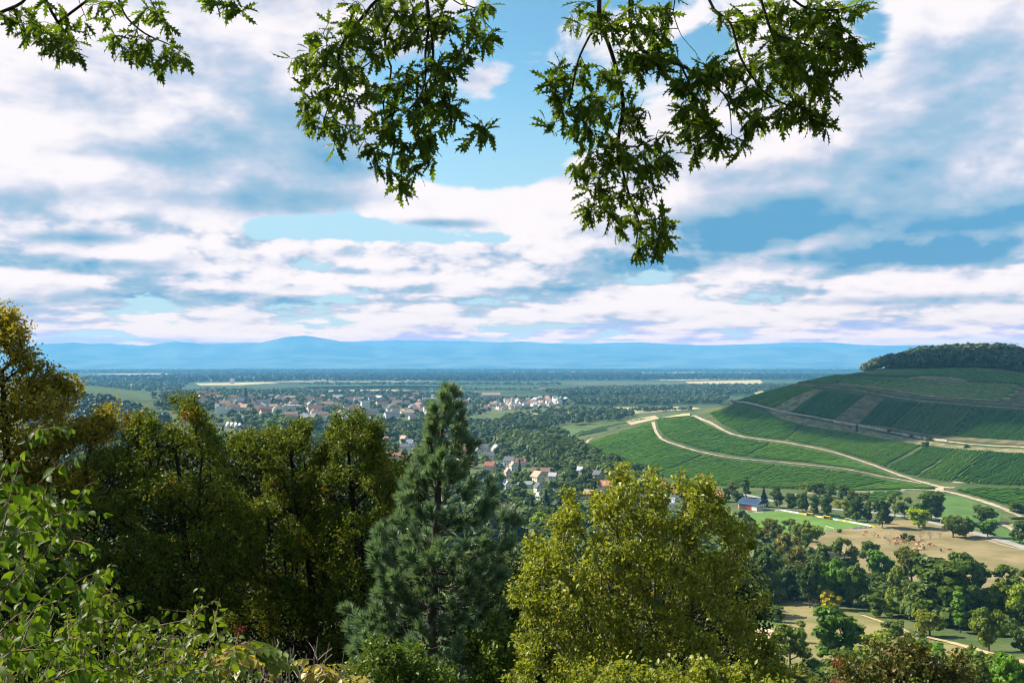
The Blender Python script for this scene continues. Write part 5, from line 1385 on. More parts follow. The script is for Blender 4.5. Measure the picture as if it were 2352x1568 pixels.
# a summer cloud above the air, between the sun and the upper hill
def cloud():
    rg = np.random.default_rng(90); c = Vector((520, 1190, 75)) + SUNDIR * (1230 / SUNDIR.z)
    V, Fc, nb = [], [], 0
    for i in range(70):
        a = rg.uniform(0, 6.28); r = rg.random() ** .6
        p = np.array((math.cos(a) * r * 215, math.sin(a) * r * 165, rg.uniform(-40, 90) * (1 - r * .6))); s = rg.uniform(45, 95)
        th, ph = np.meshgrid(np.linspace(0, math.pi, 9), np.arange(12) / 12 * 6.283, indexing='ij')
        n = np.stack([np.sin(th) * np.cos(ph), np.sin(th) * np.sin(ph), np.cos(th) * .7], -1).reshape(-1, 3)
        V.append(p + n * s * (1 + .12 * np.sin(n[:, :1] * 7 + i) + .1 * np.sin(n[:, 1:2] * 9 + i)))
        q = np.arange(8)[:, None] * 12 + np.arange(12)[None]; q2 = np.arange(8)[:, None] * 12 + (np.arange(12)[None] + 1) % 12
        Fc.append(np.stack([q, q + 12, q2 + 12, q2], -1).reshape(-1, 4) + nb); nb += 108
    o = link('cloud', mesh_np('cloud', np.concatenate(V), np.concatenate(Fc), basic('cloud_white', (.85, .85, .87), 1.0, .02, .01, spec=0), True), None, c)
    tag(o, 'low white summer cloud drifting over the vineyard hill', None, None, 'structure')
cloud()

# distant villages: pale specks joined, far too small to pick apart
def specks():
    rg = np.random.default_rng(8); b = MB()
    for u0, u1, v0, v1, n in ((90, 240, 374.5, 379, 60), (100, 210, 380, 384, 50), (300, 420, 378, 381, 40), (480, 700, 371.5, 374.5, 110), (560, 640, 369.4, 370.4, 40), (240, 480, 390.5, 394, 70), (640, 800, 384, 386, 30)):
        for _ in range(n):
            u, v = rg.uniform(u0, u1), rg.uniform(v0, v1); Y = CAMZ * F / (v - HZ); p = at(u, v, Y)
            w = rg.uniform(.5, 1.6) * Y / F; h = rg.uniform(.35, .8) * min(Y / F, 14); d = rg.uniform(8, 14)
            b.box(p.x - w / 2, Y - d / 2, -1, p.x + w / 2, Y + d / 2, h); b.add([(p.x - w / 2 - .5, Y - d / 2 - .5, h + .01), (p.x + w / 2 + .5, Y - d / 2 - .5, h + .01), (p.x + w / 2 + .5, Y, h + h * .5), (p.x - w / 2 - .5, Y, h + h * .5)], [(0, 1, 2, 3)])
    tag(b.obj('far_villages', basic('far_walls', (.62, .58, .52), .9, .3, .02, spec=.1)), 'pale specks of far villages on the plain', None, None, 'stuff')
specks()
# ------------------------------------------------------------------ clubhouse and football pitch
def clubhouse():
    B = hit(756.7, 510.5); yaw = math.atan2(0.76, -0.65)   # local x runs along the long front wall away from corner B
    L, W, hw, hr = 15.0, 10.4, 4.2, 6.9
    o = empty('clubhouse', B, 0.0); tag(o, 'clubhouse with a dark blue roof, red doors and pale walls', 'building')
    ex = Vector((-0.65, 0.76, 0)); ey = Vector((0.76, 0.65, 0)); ez = Vector((0, 0, 1))
    M = Matrix(((ex.x, ey.x, 0, 0), (ex.y, ey.y, 0, 0), (0, 0, 1, 0), (0, 0, 0, 1)))
    def part(name, b, mat, par=o):
        b.v = [tuple(M @ Vector(p)) for p in b.v]; b.f = [f[::-1] for f in b.f]; return b.obj(name, mat, par)
    b = MB(); b.box(0, 0, -1, L, W, hw); part('wall', b, basic('pale_wall', (.66, .60, .52), .9, .05, .8))
    md = basic('dark_cladding', (.035, .037, .045), .7, .1, 2)
    for x0 in (0.02, L - .12):
        b = MB(); b.add([(x0, 0, hw), (x0, W, hw), (x0, W / 2, hr), (x0 + .1, 0, hw), (x0 + .1, W, hw), (x0 + .1, W / 2, hr)], [(0, 1, 2), (5, 4, 3), (0, 2, 5, 3), (1, 4, 5, 2)]); part('gable_cladding', b, md)
    mr = basic('blue_roof', (.035, .065, .13), .45, .12, .6, spec=.5)
    b = MB(); k = (hr - hw) / (W / 2)
    for s, y0 in ((1, -.8), (-1, W + .8)):
        z0 = hw - .8 * k; pts = [(-.8, y0, z0), (L + .8, y0, z0), (L + .8, W / 2, hr), (-.8, W / 2, hr)]
        b.add([(p[0], p[1], p[2] + .3) for p in pts] + [(p[0], p[1], p[2] + .05) for p in pts], [(0, 1, 2, 3), (7, 6, 5, 4), (0, 4, 5, 1), (1, 5, 6, 2), (3, 2, 6, 7), (0, 3, 7, 4)])
    roof = part('roof', b, mr)
    for i in range(5):
        for j in range(2):
            q = MB(); x0 = .4 + i * 2.9; y0 = .2 + j * 2.4; z0 = hw + y0 * k + .38; z1 = hw + (y0 + 2.2) * k + .38
            q.add([(x0, y0, z0), (x0 + 2.7, y0, z0), (x0 + 2.7, y0 + 2.2, z1), (x0, y0 + 2.2, z1), (x0, y0, z0 - .1), (x0 + 2.7, y0, z0 - .1), (x0 + 2.7, y0 + 2.2, z1 - .1), (x0, y0 + 2.2, z1 - .1)], [(0, 1, 2, 3), (0, 4, 5, 1), (1, 5, 6, 2), (2, 6, 7, 3), (3, 7, 4, 0)])
            q.v = [tuple(M @ Vector(p)) for p in q.v]; q.f = [f[::-1] for f in q.f]; q.obj('solar_panel', M_SOLAR, roof)
    mred = basic('red_door', (.36, .025, .02), .6, .08, 1); mdk = basic('dark_shutter', (.05, .05, .055), .6, .1, 1)
    for x0, x1, m in ((13.4, 14.5, mred), (11.6, 13.3, mdk), (9.9, 11.5, mdk), (8.2, 9.8, mdk), (6.5, 8.1, mred), (4.9, 6.4, mred)):
        q = MB(); q.box(x0, -.12, .1, x1, .05, 3.3); part('door', q, m)
    q = MB(); q.box(4.2, -.10, .1, 4.6, .05, 3.3); part('downpipe', q, M_GREY)
    for y in (1.5, 3.7, 5.9, 8.1):
        q = MB(); q.box(-.08, y, 1.9, .05, y + .95, 2.8); w = part('window', q, M_WHITE); q = MB(); q.box(-.12, y + .08, 1.98, -.02, y + .87, 2.72); part('pane', q, M_PANE, w)
    HOUSES.append((B.x, B.y, 16))
clubhouse()

def pitch():
    a, b = hit(780.8, 510.2), hit(875, 526.6)
    d = (b - a); L = d.length; d.normalize(); n = Vector((d.y, -d.x, 0)); rz = math.atan2(d.y, d.x)
    cols = [('white', (.78, .78, .78)), ('yellow', (.72, .42, .02)), ('pale blue', (.25, .50, .75))]
    seq = 'wwwwwwwwwwyyywyyDwwywwywwDwwwwbyywyywwwwwwwwwwyy'
    step = L / len(seq); mats = {k: basic('board_' + k.replace(' ', '_'), c, .5, .04, 2) for k, c in cols}
    mb = MB(); mb.box(-step * .48, -.05, .08, step * .48, .05, 1.05); meshes = {k: None for k, _ in cols}
    mp = MB(); mp.box(-.06, .05, 0, .06, .15, .95); post = mp.mesh('post', M_GREY)
    counts = {}
    for i, ch in enumerate(seq):
        p = a + d * (step * (i + .5)); p.z = h1(p.x, p.y)
        if ch == 'D':
            o = empty('dugout', p + n * 1.2, rz); tag(o, 'yellow players dugout ' + ('nearer the clubhouse' if i < 20 else 'further from the clubhouse'), 'dugout', 'dugouts at the pitch edge')
            q = MB(); q.box(-2.4, .9, 0, 2.4, 1.0, 2.0); q.box(-2.4, -.6, 0, -2.3, .9, 2.0); q.box(2.3, -.6, 0, 2.4, .9, 2.0); q.obj('shell', mats['yellow'], o)
            q = MB(); q.box(-2.6, -.9, 2.0, 2.6, 1.1, 2.12); q.obj('roof', mats['yellow'], o); q = MB(); q.box(-2.2, .2, .35, 2.2, .75, .5); q.obj('bench', M_WOOD, o)
            continue
        k = {'w': 'white', 'y': 'yellow', 'b': 'pale blue'}[ch]
        if meshes[k] is None: meshes[k] = mb.mesh('board', mats[k])
        counts[k] = counts.get(k, 0) + 1
        o = link('advertising_board', meshes[k], None, p); o.rotation_euler = (0, 0, rz)
        for x in (-step * .4, step * .4): link('post', post, o, (x, 0, 0))
        tag(o, f'{k} advertising board by the pitch, {ordinal(counts[k])} {k} one counted from the clubhouse', 'board', 'advertising boards along the pitch')
    # low blue white barrier at the near corner
    c, e = hit(852, 528.4), hit(872, 527.2)
    for i in range(8):
        p = c.lerp(e, (i + .5) / 8); p.z = h1(p.x, p.y); q = MB(); q.box(-.85, -.04, .1, .85, .04, .9); o = q.obj('barrier_panel', mats['pale blue'] if i % 2 else mats['white'], None, p); o.rotation_euler = (0, 0, math.atan2(e.y - c.y, e.x - c.x))
        tag(o, f'low {"blue" if i % 2 else "white"} barrier panel at the pitch corner, {("first", "second", "third", "fourth", "fifth", "sixth", "seventh", "last")[i]} from the goal', 'barrier', 'barrier panels at the pitch corner')
    # goal
    g0, g1 = hit(825.8, 529.6), hit(835.4, 531.9); gd = (g1 - g0).normalized(); rzz = math.atan2(gd.y, gd.x)
    o = empty('football_goal', g0, rzz); tag(o, 'white football goal at the near end of the pitch', 'goal')
    W = 7.3
    q = MB(); q.tube([(0, 0, 0), (0, 0, 2.44)], .09, 6); q.obj('upright', M_WHITE, o); q = MB(); q.tube([(W, 0, 0), (W, 0, 2.44)], .09, 6); q.obj('upright', M_WHITE, o)
    q = MB(); q.tube([(-.09, 0, 2.44), (W + .09, 0, 2.44)], .09, 6); q.obj('crossbar', M_WHITE, o)
    q = MB()
    for i in range(13): q.tube([(W * i / 12, 0, 2.40), (W * i / 12, -.9, 2.3), (W * i / 12, -2.0, 0)], .012, 3)
    for z, y in ((2.3, -.9), (1.6, -1.2), (.9, -1.58), (.1, -1.95)): q.tube([(0, y, z), (W, y, z)], .012, 3)
    tag(q.obj('net', M_WHITE, o), None, None, None, 'stuff')
    # lamp poles
    for i, (u, v, hp, lab) in enumerate(((764.4, 518, 5.8, 'short floodlight pole on the near side of the pitch'), (778.4, 510.2, 9, 'tall thin lamp pole at the clubhouse corner of the pitch'), (875, 526.4, 9.5, 'floodlight pole at the far right corner of the pitch'), (833, 515, 5, 'street lamp by the tree row behind the boards'))):
        p = hit(u, v); h = hp * p.y / F; o = empty('floodlight', p, 0); tag(o, lab, 'lamp pole', 'lamp poles round the pitch')
        q = MB(); q.tube([(0, 0, 0), (0, 0, h)], [.10, .06], 6); q.obj('pole', M_GREY, o); q = MB(); q.box(-.7, -.2, h - .1, .7, .2, h + .35); q.obj('lamp_head', M_GREY, o)
    # benches and covered stands behind the boards
    for i, (u, v, w) in enumerate(((795.5, 511.6, 5.5), (812, 513.6, 4), (822, 514.8, 8), (836, 517, 6), (848.5, 518.6, 9))):
        p = hit(u, v); o = empty('bench', p, rz); tag(o, f'pale long bench behind the boards, {("nearest the clubhouse", "second from the clubhouse", "third from the clubhouse", "fourth from the clubhouse", "farthest from the clubhouse")[i]}', 'bench', 'benches behind the boards')
        hw = w * p.y / F / 2
        q = MB(); q.box(-hw, -.3, .42, hw, .3, .52); q.obj('seat', M_WHITE, o)
        for x in (-hw * .9, 0, hw * .9): q = MB(); q.box(x - .05, -.25, 0, x + .05, .25, .42); q.obj('leg', M_GREY, o)
    # small goals and a trailer stored by the clubhouse
    for i, (u, v) in enumerate(((736.5, 513.6), (741, 513.2), (746, 512.8))):
        p = hit(u, v); o = empty('training_goal', p, rz + .2); tag(o, ('left', 'middle', 'right')[i] + ' small white training goal stored before the clubhouse', 'goal', 'training goals')
        for x in (-1.3, 1.3): q = MB(); q.tube([(x, 0, 0), (x, 0, 1.6), (x, -.9, 0)], .06, 5); q.obj('side_frame', M_WHITE, o)
        q = MB(); q.tube([(-1.3, 0, 1.6), (1.3, 0, 1.6)], .06, 5); q.obj('crossbar', M_WHITE, o)
pitch()

# ------------------------------------------------------------------ cows
def cow_mesh(head_down):
    b = MB()
    def loft(rings, n=8):
        vs, fs = [], []
        for (x, z, ry, rz_) in rings:
            for j in range(n):
                t = 2 * math.pi * j / n; vs.append((x, math.cos(t) * ry, z + math.sin(t) * rz_))
        for i in range(len(rings) - 1):
            for j in range(n):
                k = (j + 1) % n; fs.append((i * n + j, i * n + k, (i + 1) * n + k, (i + 1) * n + j))
        fs.append(tuple(range(n))[::-1]); fs.append(tuple((len(rings) - 1) * n + j for j in range(n)))
        return vs, fs
    body = [(-1.02, 1.12, .12, .16), (-.95, 1.08, .30, .30), (-.6, 1.02, .36, .38), (0, .98, .40, .42), (.45, 1.02, .36, .40), (.75, 1.10, .26, .32)]
    neck = [(.98, .98, .16, .20), (1.15, .70, .14, .17), (1.28, .42, .13, .15), (1.40, .22, .10, .11), (1.50, .10, .07, .07)] if head_down else [(1.0, 1.28, .16, .20), (1.2, 1.42, .14, .17), (1.38, 1.42, .13, .14), (1.56, 1.30, .09, .10), (1.68, 1.22, .07, .07)]
    b.add(*loft(body + neck))
    for x, y in ((-.75, -.2), (-.75, .2), (.55, -.2), (.55, .2)):
        hind = x < 0
        b.tube([(x, y, 1.0), (x + (.06 if hind else 0), y, .62), (x - (.08 if hind else 0), y, .36), (x, y, 0.0)], [.15, .10, .06, .06], 6)
    b.tube([(-1.0, 0, 1.2), (-1.08, 0, .95), (-1.06, 0, .5)], [.04, .03, .04], 4)
    hx, hz = (1.24, .56) if head_down else (1.30, 1.52)
    for s in (-1, 1):
        b.tube([(hx - .02, s * .10, hz), (hx - .06, s * .26, hz + .02)], [.05, .02], 4)
        b.tube([(hx - .04, s * .07, hz + .06), (hx - .02, s * .16, hz + .2)], [.025, .008], 4)
    return b.mesh('cow', M_HIDE, True)
M_HIDE = basic('cow_hide', (1, 1, 1), .8, .12, 2.5, spec=.2, objcol=True)
COWM = (cow_mesh(True), cow_mesh(False))
HB = (.40, .17, .065); HL = (.58, .32, .16); HWH = (.70, .60, .48); HK = (.035, .025, .02)
def herd():
    base = lambda x, y: (850 + x * .07398, 487.5 + y * .07398)
    rows = [(210, 608, HB, 0, 'reddish cow nearest the pitch corner'), (178, 642, HB, 1, 'dark reddish cow below the one nearest the pitch'), (375, 662, HL, 0, 'pale brown cow beside the low scrub tree'), (465, 685, HB, 0, 'reddish cow left of the thorn tree'),
            (602, 695, HB, 0, 'dark red cow under the thorn tree'), (648, 690, HB, 0, 'brown cow at the top of the main herd'), (672, 690, HL, 1, 'light brown cow beside the top one of the herd'), (703, 715, HB, 0, 'brown cow below the left small bush'), (628, 728, HL, 0, 'pale cow at the left edge of the main herd'),
            (600, 760, HB, 0, 'reddish cow at the lower left of the herd'), (637, 762, HL, 1, 'light cow next to the lower left one'), (720, 745, HB, 0, 'dark brown cow with lowered head in mid herd'), (750, 733, HL, 0, 'light brown cow right of mid herd'), (797, 758, HL, 0, 'small pale calf in the gap of the herd'),
            (852, 745, HB, 0, 'brown cow starting the second cluster'), (882, 758, HL, 1, 'light cow in the second cluster'), (912, 755, HB, 0, 'reddish cow in the second cluster'), (903, 785, HL, 0, 'big pale brown cow in front of the second cluster'), (968, 722, HL, 0, 'pale brown cow alone above the second cluster'),
            (978, 785, HWH, 1, 'whitish cow in the third cluster'), (950, 805, HB, 0, 'brown cow left in the third cluster'), (970, 808, HL, 0, 'light brown cow in front of the whitish one'), (955, 840, HL, 0, 'pale cow lowest in the third cluster'), (1002, 830, HK, 0, 'black cow behind the third cluster'),
            (1075, 765, HL, 0, 'light cow upper of the right pair'), (1070, 785, HB, 1, 'brown cow lower of the right pair'), (1128, 785, HB, 0, 'reddish cow walking right of the pair'), (1230, 860, HK, 1, 'black cow alone seen from behind'), (1345, 850, HB, 0, 'brown cow alone on the open pasture'),
            (75, 860, HL, 0, 'pale cow seen through the trees'), (330, 870, HL, 1, 'light cow behind the feathery tree'), (875, 840, HL, 0, 'pale cow behind the olive tree')]
    rg = np.random.default_rng(2)
    for x, y, c, k, lab in rows:
        u, v = base(x, y); p = hit(u, v)
        o = link('cow', COWM[k], None, p); o.rotation_euler = (0, 0, math.pi + rg.normal(0, .9) if rg.random() < .5 else rg.normal(0, .9)); s = .72 if 'calf' in lab else rg.uniform(.98, 1.12); o.scale = (s, s, s)
        if 'from behind' in lab: o.rotation_euler = (0, 0, 1.4)
        o.color = (*c, 1); tag(o, lab, 'cow', 'cows on the pasture')
herd()

# ------------------------------------------------------------------ huts and walls on the hill
def hill_things():
    p = hit(732.4, 403.2); o = empty('stone_hut', p, .5); tag(o, 'small stone hut on the ridge at the bend of the track', 'hut')
    a = gable_walls(3.6, 4.4, 3.0, 4.2).obj('wall', M_WALL, o); a.color = (.32, .27, .22, 1); q = gable_roof(3.6, 4.4, 3.0, 4.2, .3).obj('roof', M_TILE, o); q.color = (.16, .10, .08, 1)
    q = MB(); q.box(-.5, -2.26, 0, .5, -2.15, 2); q.obj('door', M_WOOD, o)
    p = hit(873.8, 371.0); o = empty('shelter', p, .1); tag(o, 'open wooden shelter with a slanting roof on the hill crest', 'shelter')
    for x in (-2, 2):
        for y in (-1.4, 1.4): q = MB(); q.tube([(x, y, -.5), (x, y, 2.9 + x * .25)], .14, 5); q.obj('post', M_WOOD, o)
    q = MB(); q.add([(-3.6, -2.2, 2.1), (3.6, -2.2, 3.9), (3.6, 2.2, 3.9), (-3.6, 2.2, 2.1), (-3.6, -2.2, 2.3), (3.6, -2.2, 4.1), (3.6, 2.2, 4.1), (-3.6, 2.2, 2.3)], [(0, 3, 2, 1), (4, 5, 6, 7), (0, 1, 5, 4), (1, 2, 6, 5), (2, 3, 7, 6), (3, 0, 4, 7)]); q.obj('roof', M_WOOD, o)
    q = MB(); q.box(-1.2, 1.1, -.3, 2.2, 1.3, 2.2); q.obj('back_wall', M_WOOD, o)
    ms = basic('wall_stone', (.46, .38, .29), .95, .2, .8, bump_h=.1)
    segs = (((833.5, 421.9), (842, 423.2)), ((843.5, 423.6), (856, 425.4)), ((859, 426), (873, 428.2)), ((874, 428.6), (886, 431)), ((903, 435), (908, 435.8)), ((915, 436.9), (921, 438)), ((923, 438.3), (926, 438.8)), ((934, 439.8), (947, 441.2)))
    for i, (s, e) in enumerate(segs):
        a, b = hit(*s), hit(*e); d = (b - a); L = max(2.0, math.hypot(d.x, d.y)); o = empty('stone_wall', a, math.atan2(d.y, d.x)); tag(o, f'pale dry stone retaining wall above the middle track, {("first", "second", "third", "fourth", "fifth", "sixth", "seventh", "last")[i]} from the ridge hut', 'wall', 'stone walls above the middle track')
        slope = (b.z - a.z); rg = np.random.default_rng(i); hh = 2.5 if i < 5 else 2.0
        n = max(2, int(L / 4)); first = None
        for j in range(n):
            x0, x1 = L * j / n, L * (j + 1) / n - .06; z = slope * (j + .5) / n; q = MB(); q.box(x0, -.3, z - 1.2, x1, .5 + rg.uniform(0, .1), z + hh * rg.uniform(.9, 1.08)); q.obj('wall_section', ms, o)
    rg = np.random.default_rng(77)
    for i, (u, v, w, lab) in enumerate(((850, 427, 3, 'small bush on the track above the cypress'), (889, 431.5, 5, 'bush at the end of the long stone wall'), (911, 437, 4.5, 'dark bush between two stone walls'), (929.5, 440.5, 7, 'long dark bush before the last stone wall'), (720, 403.5, 3.5, 'dark round bush left of the stone hut'), (869, 371.5, 5, 'low reddish bush on the crest by the terraces'), (926, 446.5, 9, 'dark hedge below the last stone wall'), (967, 447.5, 6, 'bush beside the track near the dry bank'))):
        p = hit(u, v); plant('shrub%d' % (i % 2), p, w * .62 * p.y / F, w * p.y / F, CDD if i != 5 else CBR, lab, 'shrub', 'bush', 'bushes along the hill tracks')
    # hedge by the earth track
    p = hit(1018, 519); o = link('hedge', KINDS['shrub1'][0], None, p); o.scale = (3.2, .5, .5); o.color = (*CG, 1); o.rotation_euler = (0, 0, -.4); tag(o, 'low clipped hedge beside the earth track', 'hedge')
hill_things()
# ------------------------------------------------------------------ foreground trees and shrubs
def edge_dist(q, P):
    d = np.full(len(q), 1e9)
    for i in range(len(P)):
        a, b = P[i - 1], P[i]; ab = b - a; t = np.clip(((q - a) @ ab) / (ab @ ab + 1e-9), 0, 1)
        d = np.minimum(d, np.linalg.norm(q - (a + t[:, None] * ab), axis=1))
    return d

def at_np(u, v, Y):
    cx, c2 = (u - 512) / F, (341 - v) / F
    ry = math.cos(PITCH) - math.sin(PITCH) * c2; rz = math.sin(PITCH) + math.cos(PITCH) * c2
    k = Y / ry
    return np.c_[cx * k, Y + 0 * k, CAMZ + rz * k]

def waves(q, wl, k, rg):
    """smooth noise of about unit size over points q, k waves of length about wl"""
    o = np.zeros(len(q))
    for _ in range(k):
        v = unit(rg.normal(0, 1, q.shape[1])) * 6.283 / (wl * rg.uniform(.6, 1.6)); o += np.sin(q @ v + rg.uniform(0, 6.28))
    return o / math.sqrt(k / 2)

def env_points(poly, d, n, thick, rg, shell=0.0, rag=0.0, lump=0.0):
    """points filling a rounded body of ragged outline, seen from the viewpoint as about poly"""
    P = np.array(poly, float); out = []; x0, y0 = P.min(0) - rag; x1, y1 = P.max(0) + rag; s1, s2, s3 = (int(rg.integers(1e6)) for _ in range(3)); tries = 0
    while sum(map(len, out)) < n and tries < 60:
        q = np.c_[rg.uniform(x0, x1, n * 3), rg.uniform(y0, y1, n * 3)]; w = q; tries += 1
        if rag: w = q + rag * np.c_[waves(q, rag * 4.5, 6, np.random.default_rng(s1)), waves(q, rag * 4.5, 6, np.random.default_rng(s2))]
        q = q[inside(w, P)]
        if lump and len(q): q = q[waves(q, lump, 8, np.random.default_rng(s3)) > -.38 - .5 * np.clip(edge_dist(q, P) / lump / 2.5, 0, 1)]
        out.append(q)
    q = np.concatenate(out)[:n]; e = np.where(inside(q, P), edge_dist(q, P), 1.0) * d / F
    t = thick * np.sqrt(np.clip(1 - (1 - np.clip(e / thick, 0, 1)) ** 2, .01, 1))
    s = rg.uniform(-1, 1, n)
    if shell: s = np.sign(s) * np.abs(s) ** (1 - shell)
    return at_np(q[:, 0], q[:, 1], d + s * t)

def px_line(pts, d):
    dd = d if hasattr(d, '__len__') else [d] * len(pts)
    return [np.array(at(u, v, y)) for (u, v), y in zip(pts, dd)]

def densify(L, step):
    out = [L[0]]
    for a, b in zip(L[:-1], L[1:]):
        k = max(1, int(np.linalg.norm(b - a) / step)); out += [a + (b - a) * i / k for i in range(1, k + 1)]
    return out

def leaves_at(tips, A, per, cr, size, shape, rg, up=.5, droop=.3, out=.5):
    T = A[tips]; rep = np.repeat(np.arange(len(T)), per)
    cen = A.mean(0)
    off = unit(rg.normal(0, 1, (len(rep), 3))) * (rg.random((len(rep), 1)) ** .6) * cr * rg.uniform(.5, 1.25, (len(T), 1))[rep]
    P = T[rep] + off
    D = unit(off * out / cr + rg.normal(0, .7, off.shape) + np.array([0, 0, -droop]))
    N = unit(rg.normal(0, .8, off.shape) + np.array([0, 0, up]))
    return P, D, N, size * rg.uniform(.65, 1.25, len(P))

def fore_tree(name, label, polys, d, trunk, n_tips, per, cr, leaf, mat, thick, seed, cat='tree', base_r=.14, alpha=.35, bark=None, shape='diamond', tip_r=.004, sides=5, rag=5.0, lump=30.0, spikes=0):
    rg = np.random.default_rng(seed)
    areas = []
    for P in polys:
        Q = np.array(P, float); areas.append(abs(np.sum(Q[:, 0] * np.roll(Q[:, 1], 1) - Q[:, 1] * np.roll(Q[:, 0], 1))) / 2)
    T = np.concatenate([env_points(P, d, max(8, int(n_tips * a / sum(areas))), thick, rg, .25, rag, lump) for P, a in zip(polys, areas)])
    if spikes:  # young shoots standing out of the crown
        top = T[np.argsort(-(T[:, 2] + rg.normal(0, .25, len(T))))[:spikes]]; T = np.concatenate([T, top + np.c_[rg.normal(0, .05, spikes), rg.normal(0, .05, spikes), rg.uniform(.04, .17, spikes)]])
    L = px_line(trunk, d); foot = L[0].copy(); foot[2] = min(h1(foot[0], foot[1]), foot[2] - .02) - .3
    stem = densify([foot] + L, .35)
    A, par, tips = skeleton(T, stem, alpha, .30, rg, .05)
    r = radii(par, tip_r, 2.25); r = np.minimum(r * base_r / r[0], base_r); r = np.maximum(r, tip_r)
    o = empty(name, foot); tag(o, label, cat); off = np.array(foot)
    V, Q = branch_arrays(A, par, r, sides); link('trunk', mesh_np('trunk', V - off, Q, bark or M_BARK, True), o)
    P, D, N, S_ = leaves_at(tips, A, per, cr, leaf, shape, rg)
    V, Fc = leaf_arrays(P, D, N, S_, shape); link('crown', mesh_np('crown', V - off, Fc, mat), o)
    return o

M_AUT = leaf_mat('autumn_leaves', (0.026, 0.054, 0.007), (0.185, 0.230, 0.015), (0.30, 0.150, 0.016), 0.32, 0.55, 0.16, 1.1, p3=.82)
M_AUT2 = leaf_mat('yellowing_leaves', (0.110, 0.115, 0.010), (0.420, 0.330, 0.020), (0.28, 0.14, 0.018), 0.40, 0.5, 0.28, 0.8, p3=.86)
M_LIME = leaf_mat('lime_leaves', (0.075, 0.120, 0.011), (0.360, 0.370, 0.045), (0.34, 0.20, 0.03), 0.44, 0.45, 0.3, 1.6, p3=.90)
M_CHEST = leaf_mat('brown_leaves', (0.060, 0.082, 0.012), (0.150, 0.125, 0.026), (0.22, 0.10, 0.03), 0.25, 0.5, 0.25, 1.4, p3=.84)
M_GREYBARK = basic('grey_twig_bark', (.16, .135, .105), .9, .25, 6, spec=.2)
M_DARKBARK = basic('dark_bark', (.035, .028, .022), .95, .25, 4, spec=.1)

# the tall yellowing tree at the left edge
fore_tree('maple_tree', 'tall yellowing tree rising above the horizon at the left edge',
    [[(-60, 330), (-20, 312), (8, 318), (17, 316), (24, 322), (36, 313), (33, 325), (28, 336), (22, 345), (42, 350), (40, 362), (46, 366), (42, 374), (20, 384), (-20, 388), (-60, 390)],
     [(-60, 386), (10, 384), (34, 378), (54, 374), (66, 384), (70, 396), (92, 408), (112, 404), (117, 414), (104, 424), (118, 436), (112, 444), (96, 446), (80, 452), (60, 470), (20, 480), (-60, 480)],
     [(-60, 478), (30, 476), (70, 462), (92, 466), (84, 500), (60, 540), (0, 560), (-60, 560)]],
    27, [(20, 690), (14, 600), (10, 520), (6, 440), (2, 370)], 900, 44, .32, .115, M_AUT2, 1.5, 101, spikes=30, rag=7, lump=36, base_r=.16, bark=M_DARKBARK)
# three dark autumn trees
fore_tree('maple_tree', 'dark autumn tree with rust patches, left of the three in the hollow',
    [[(100, 452), (112, 440), (128, 436), (134, 424), (143, 412), (152, 402), (160, 404), (168, 397), (176, 404), (186, 402), (196, 408), (204, 416), (216, 424), (226, 428), (222, 444), (230, 462), (250, 480), (252, 540), (236, 600), (190, 640), (120, 620), (84, 570), (70, 520), (78, 480)]],
    26, [(226, 660), (214, 622), (200, 590), (187, 560), (183, 530), (180, 480), (172, 430)], 900, 62, .27, .085, M_AUT, 1.9, 102, spikes=40, rag=8, lump=50, base_r=.15, bark=M_DARKBARK)
fore_tree('maple_tree', 'dark autumn tree with an orange tinted top, middle of the three in the hollow',
    [[(236, 444), (242, 434), (254, 428), (262, 421), (272, 424), (284, 428), (292, 434), (300, 430), (312, 426), (322, 432), (330, 440), (326, 480), (334, 540), (326, 610), (280, 650), (240, 640), (226, 590), (232, 520), (226, 470)]],
    28, [(314, 668), (313, 620), (311, 580), (305, 540), (296, 500), (290, 450)], 830, 62, .28, .085, M_AUT, 1.9, 103, spikes=40, rag=8, lump=50, base_r=.16, bark=M_DARKBARK)
fore_tree('maple_tree', 'dark autumn tree next to the pine, right of the three in the hollow',
    [[(318, 434), (332, 426), (346, 422), (356, 428), (366, 424), (374, 432), (378, 446), (390, 456), (402, 460), (412, 472), (410, 520), (400, 580), (396, 640), (360, 672), (320, 650), (312, 590), (318, 520), (314, 470)]],
    27, [(372, 690), (368, 640), (362, 590), (356, 540), (352, 490), (348, 450)], 800, 62, .27, .085, M_AUT, 1.8, 104, spikes=40, rag=8, lump=50, base_r=.14, bark=M_DARKBARK)
# added trees, unseen beyond the left edge, tall enough to shade the autumn trees
for x, y, h, key, lab in ((-25.5, 33, 21.5, 'round1', 'added shade tree beyond the left edge, nearest the yellowing tree'), (-27, 27, 22, 'round2', 'added shade tree beyond the left edge, uphill one'), (-29, 39, 24, 'round0', 'added shade tree beyond the left edge, downhill one')):
    plant(key, Vector((x, y, h1(x, y) - .2)), h, 10.5, CO, lab, 'broadleaf_tree', 'tree', 'added shade trees')
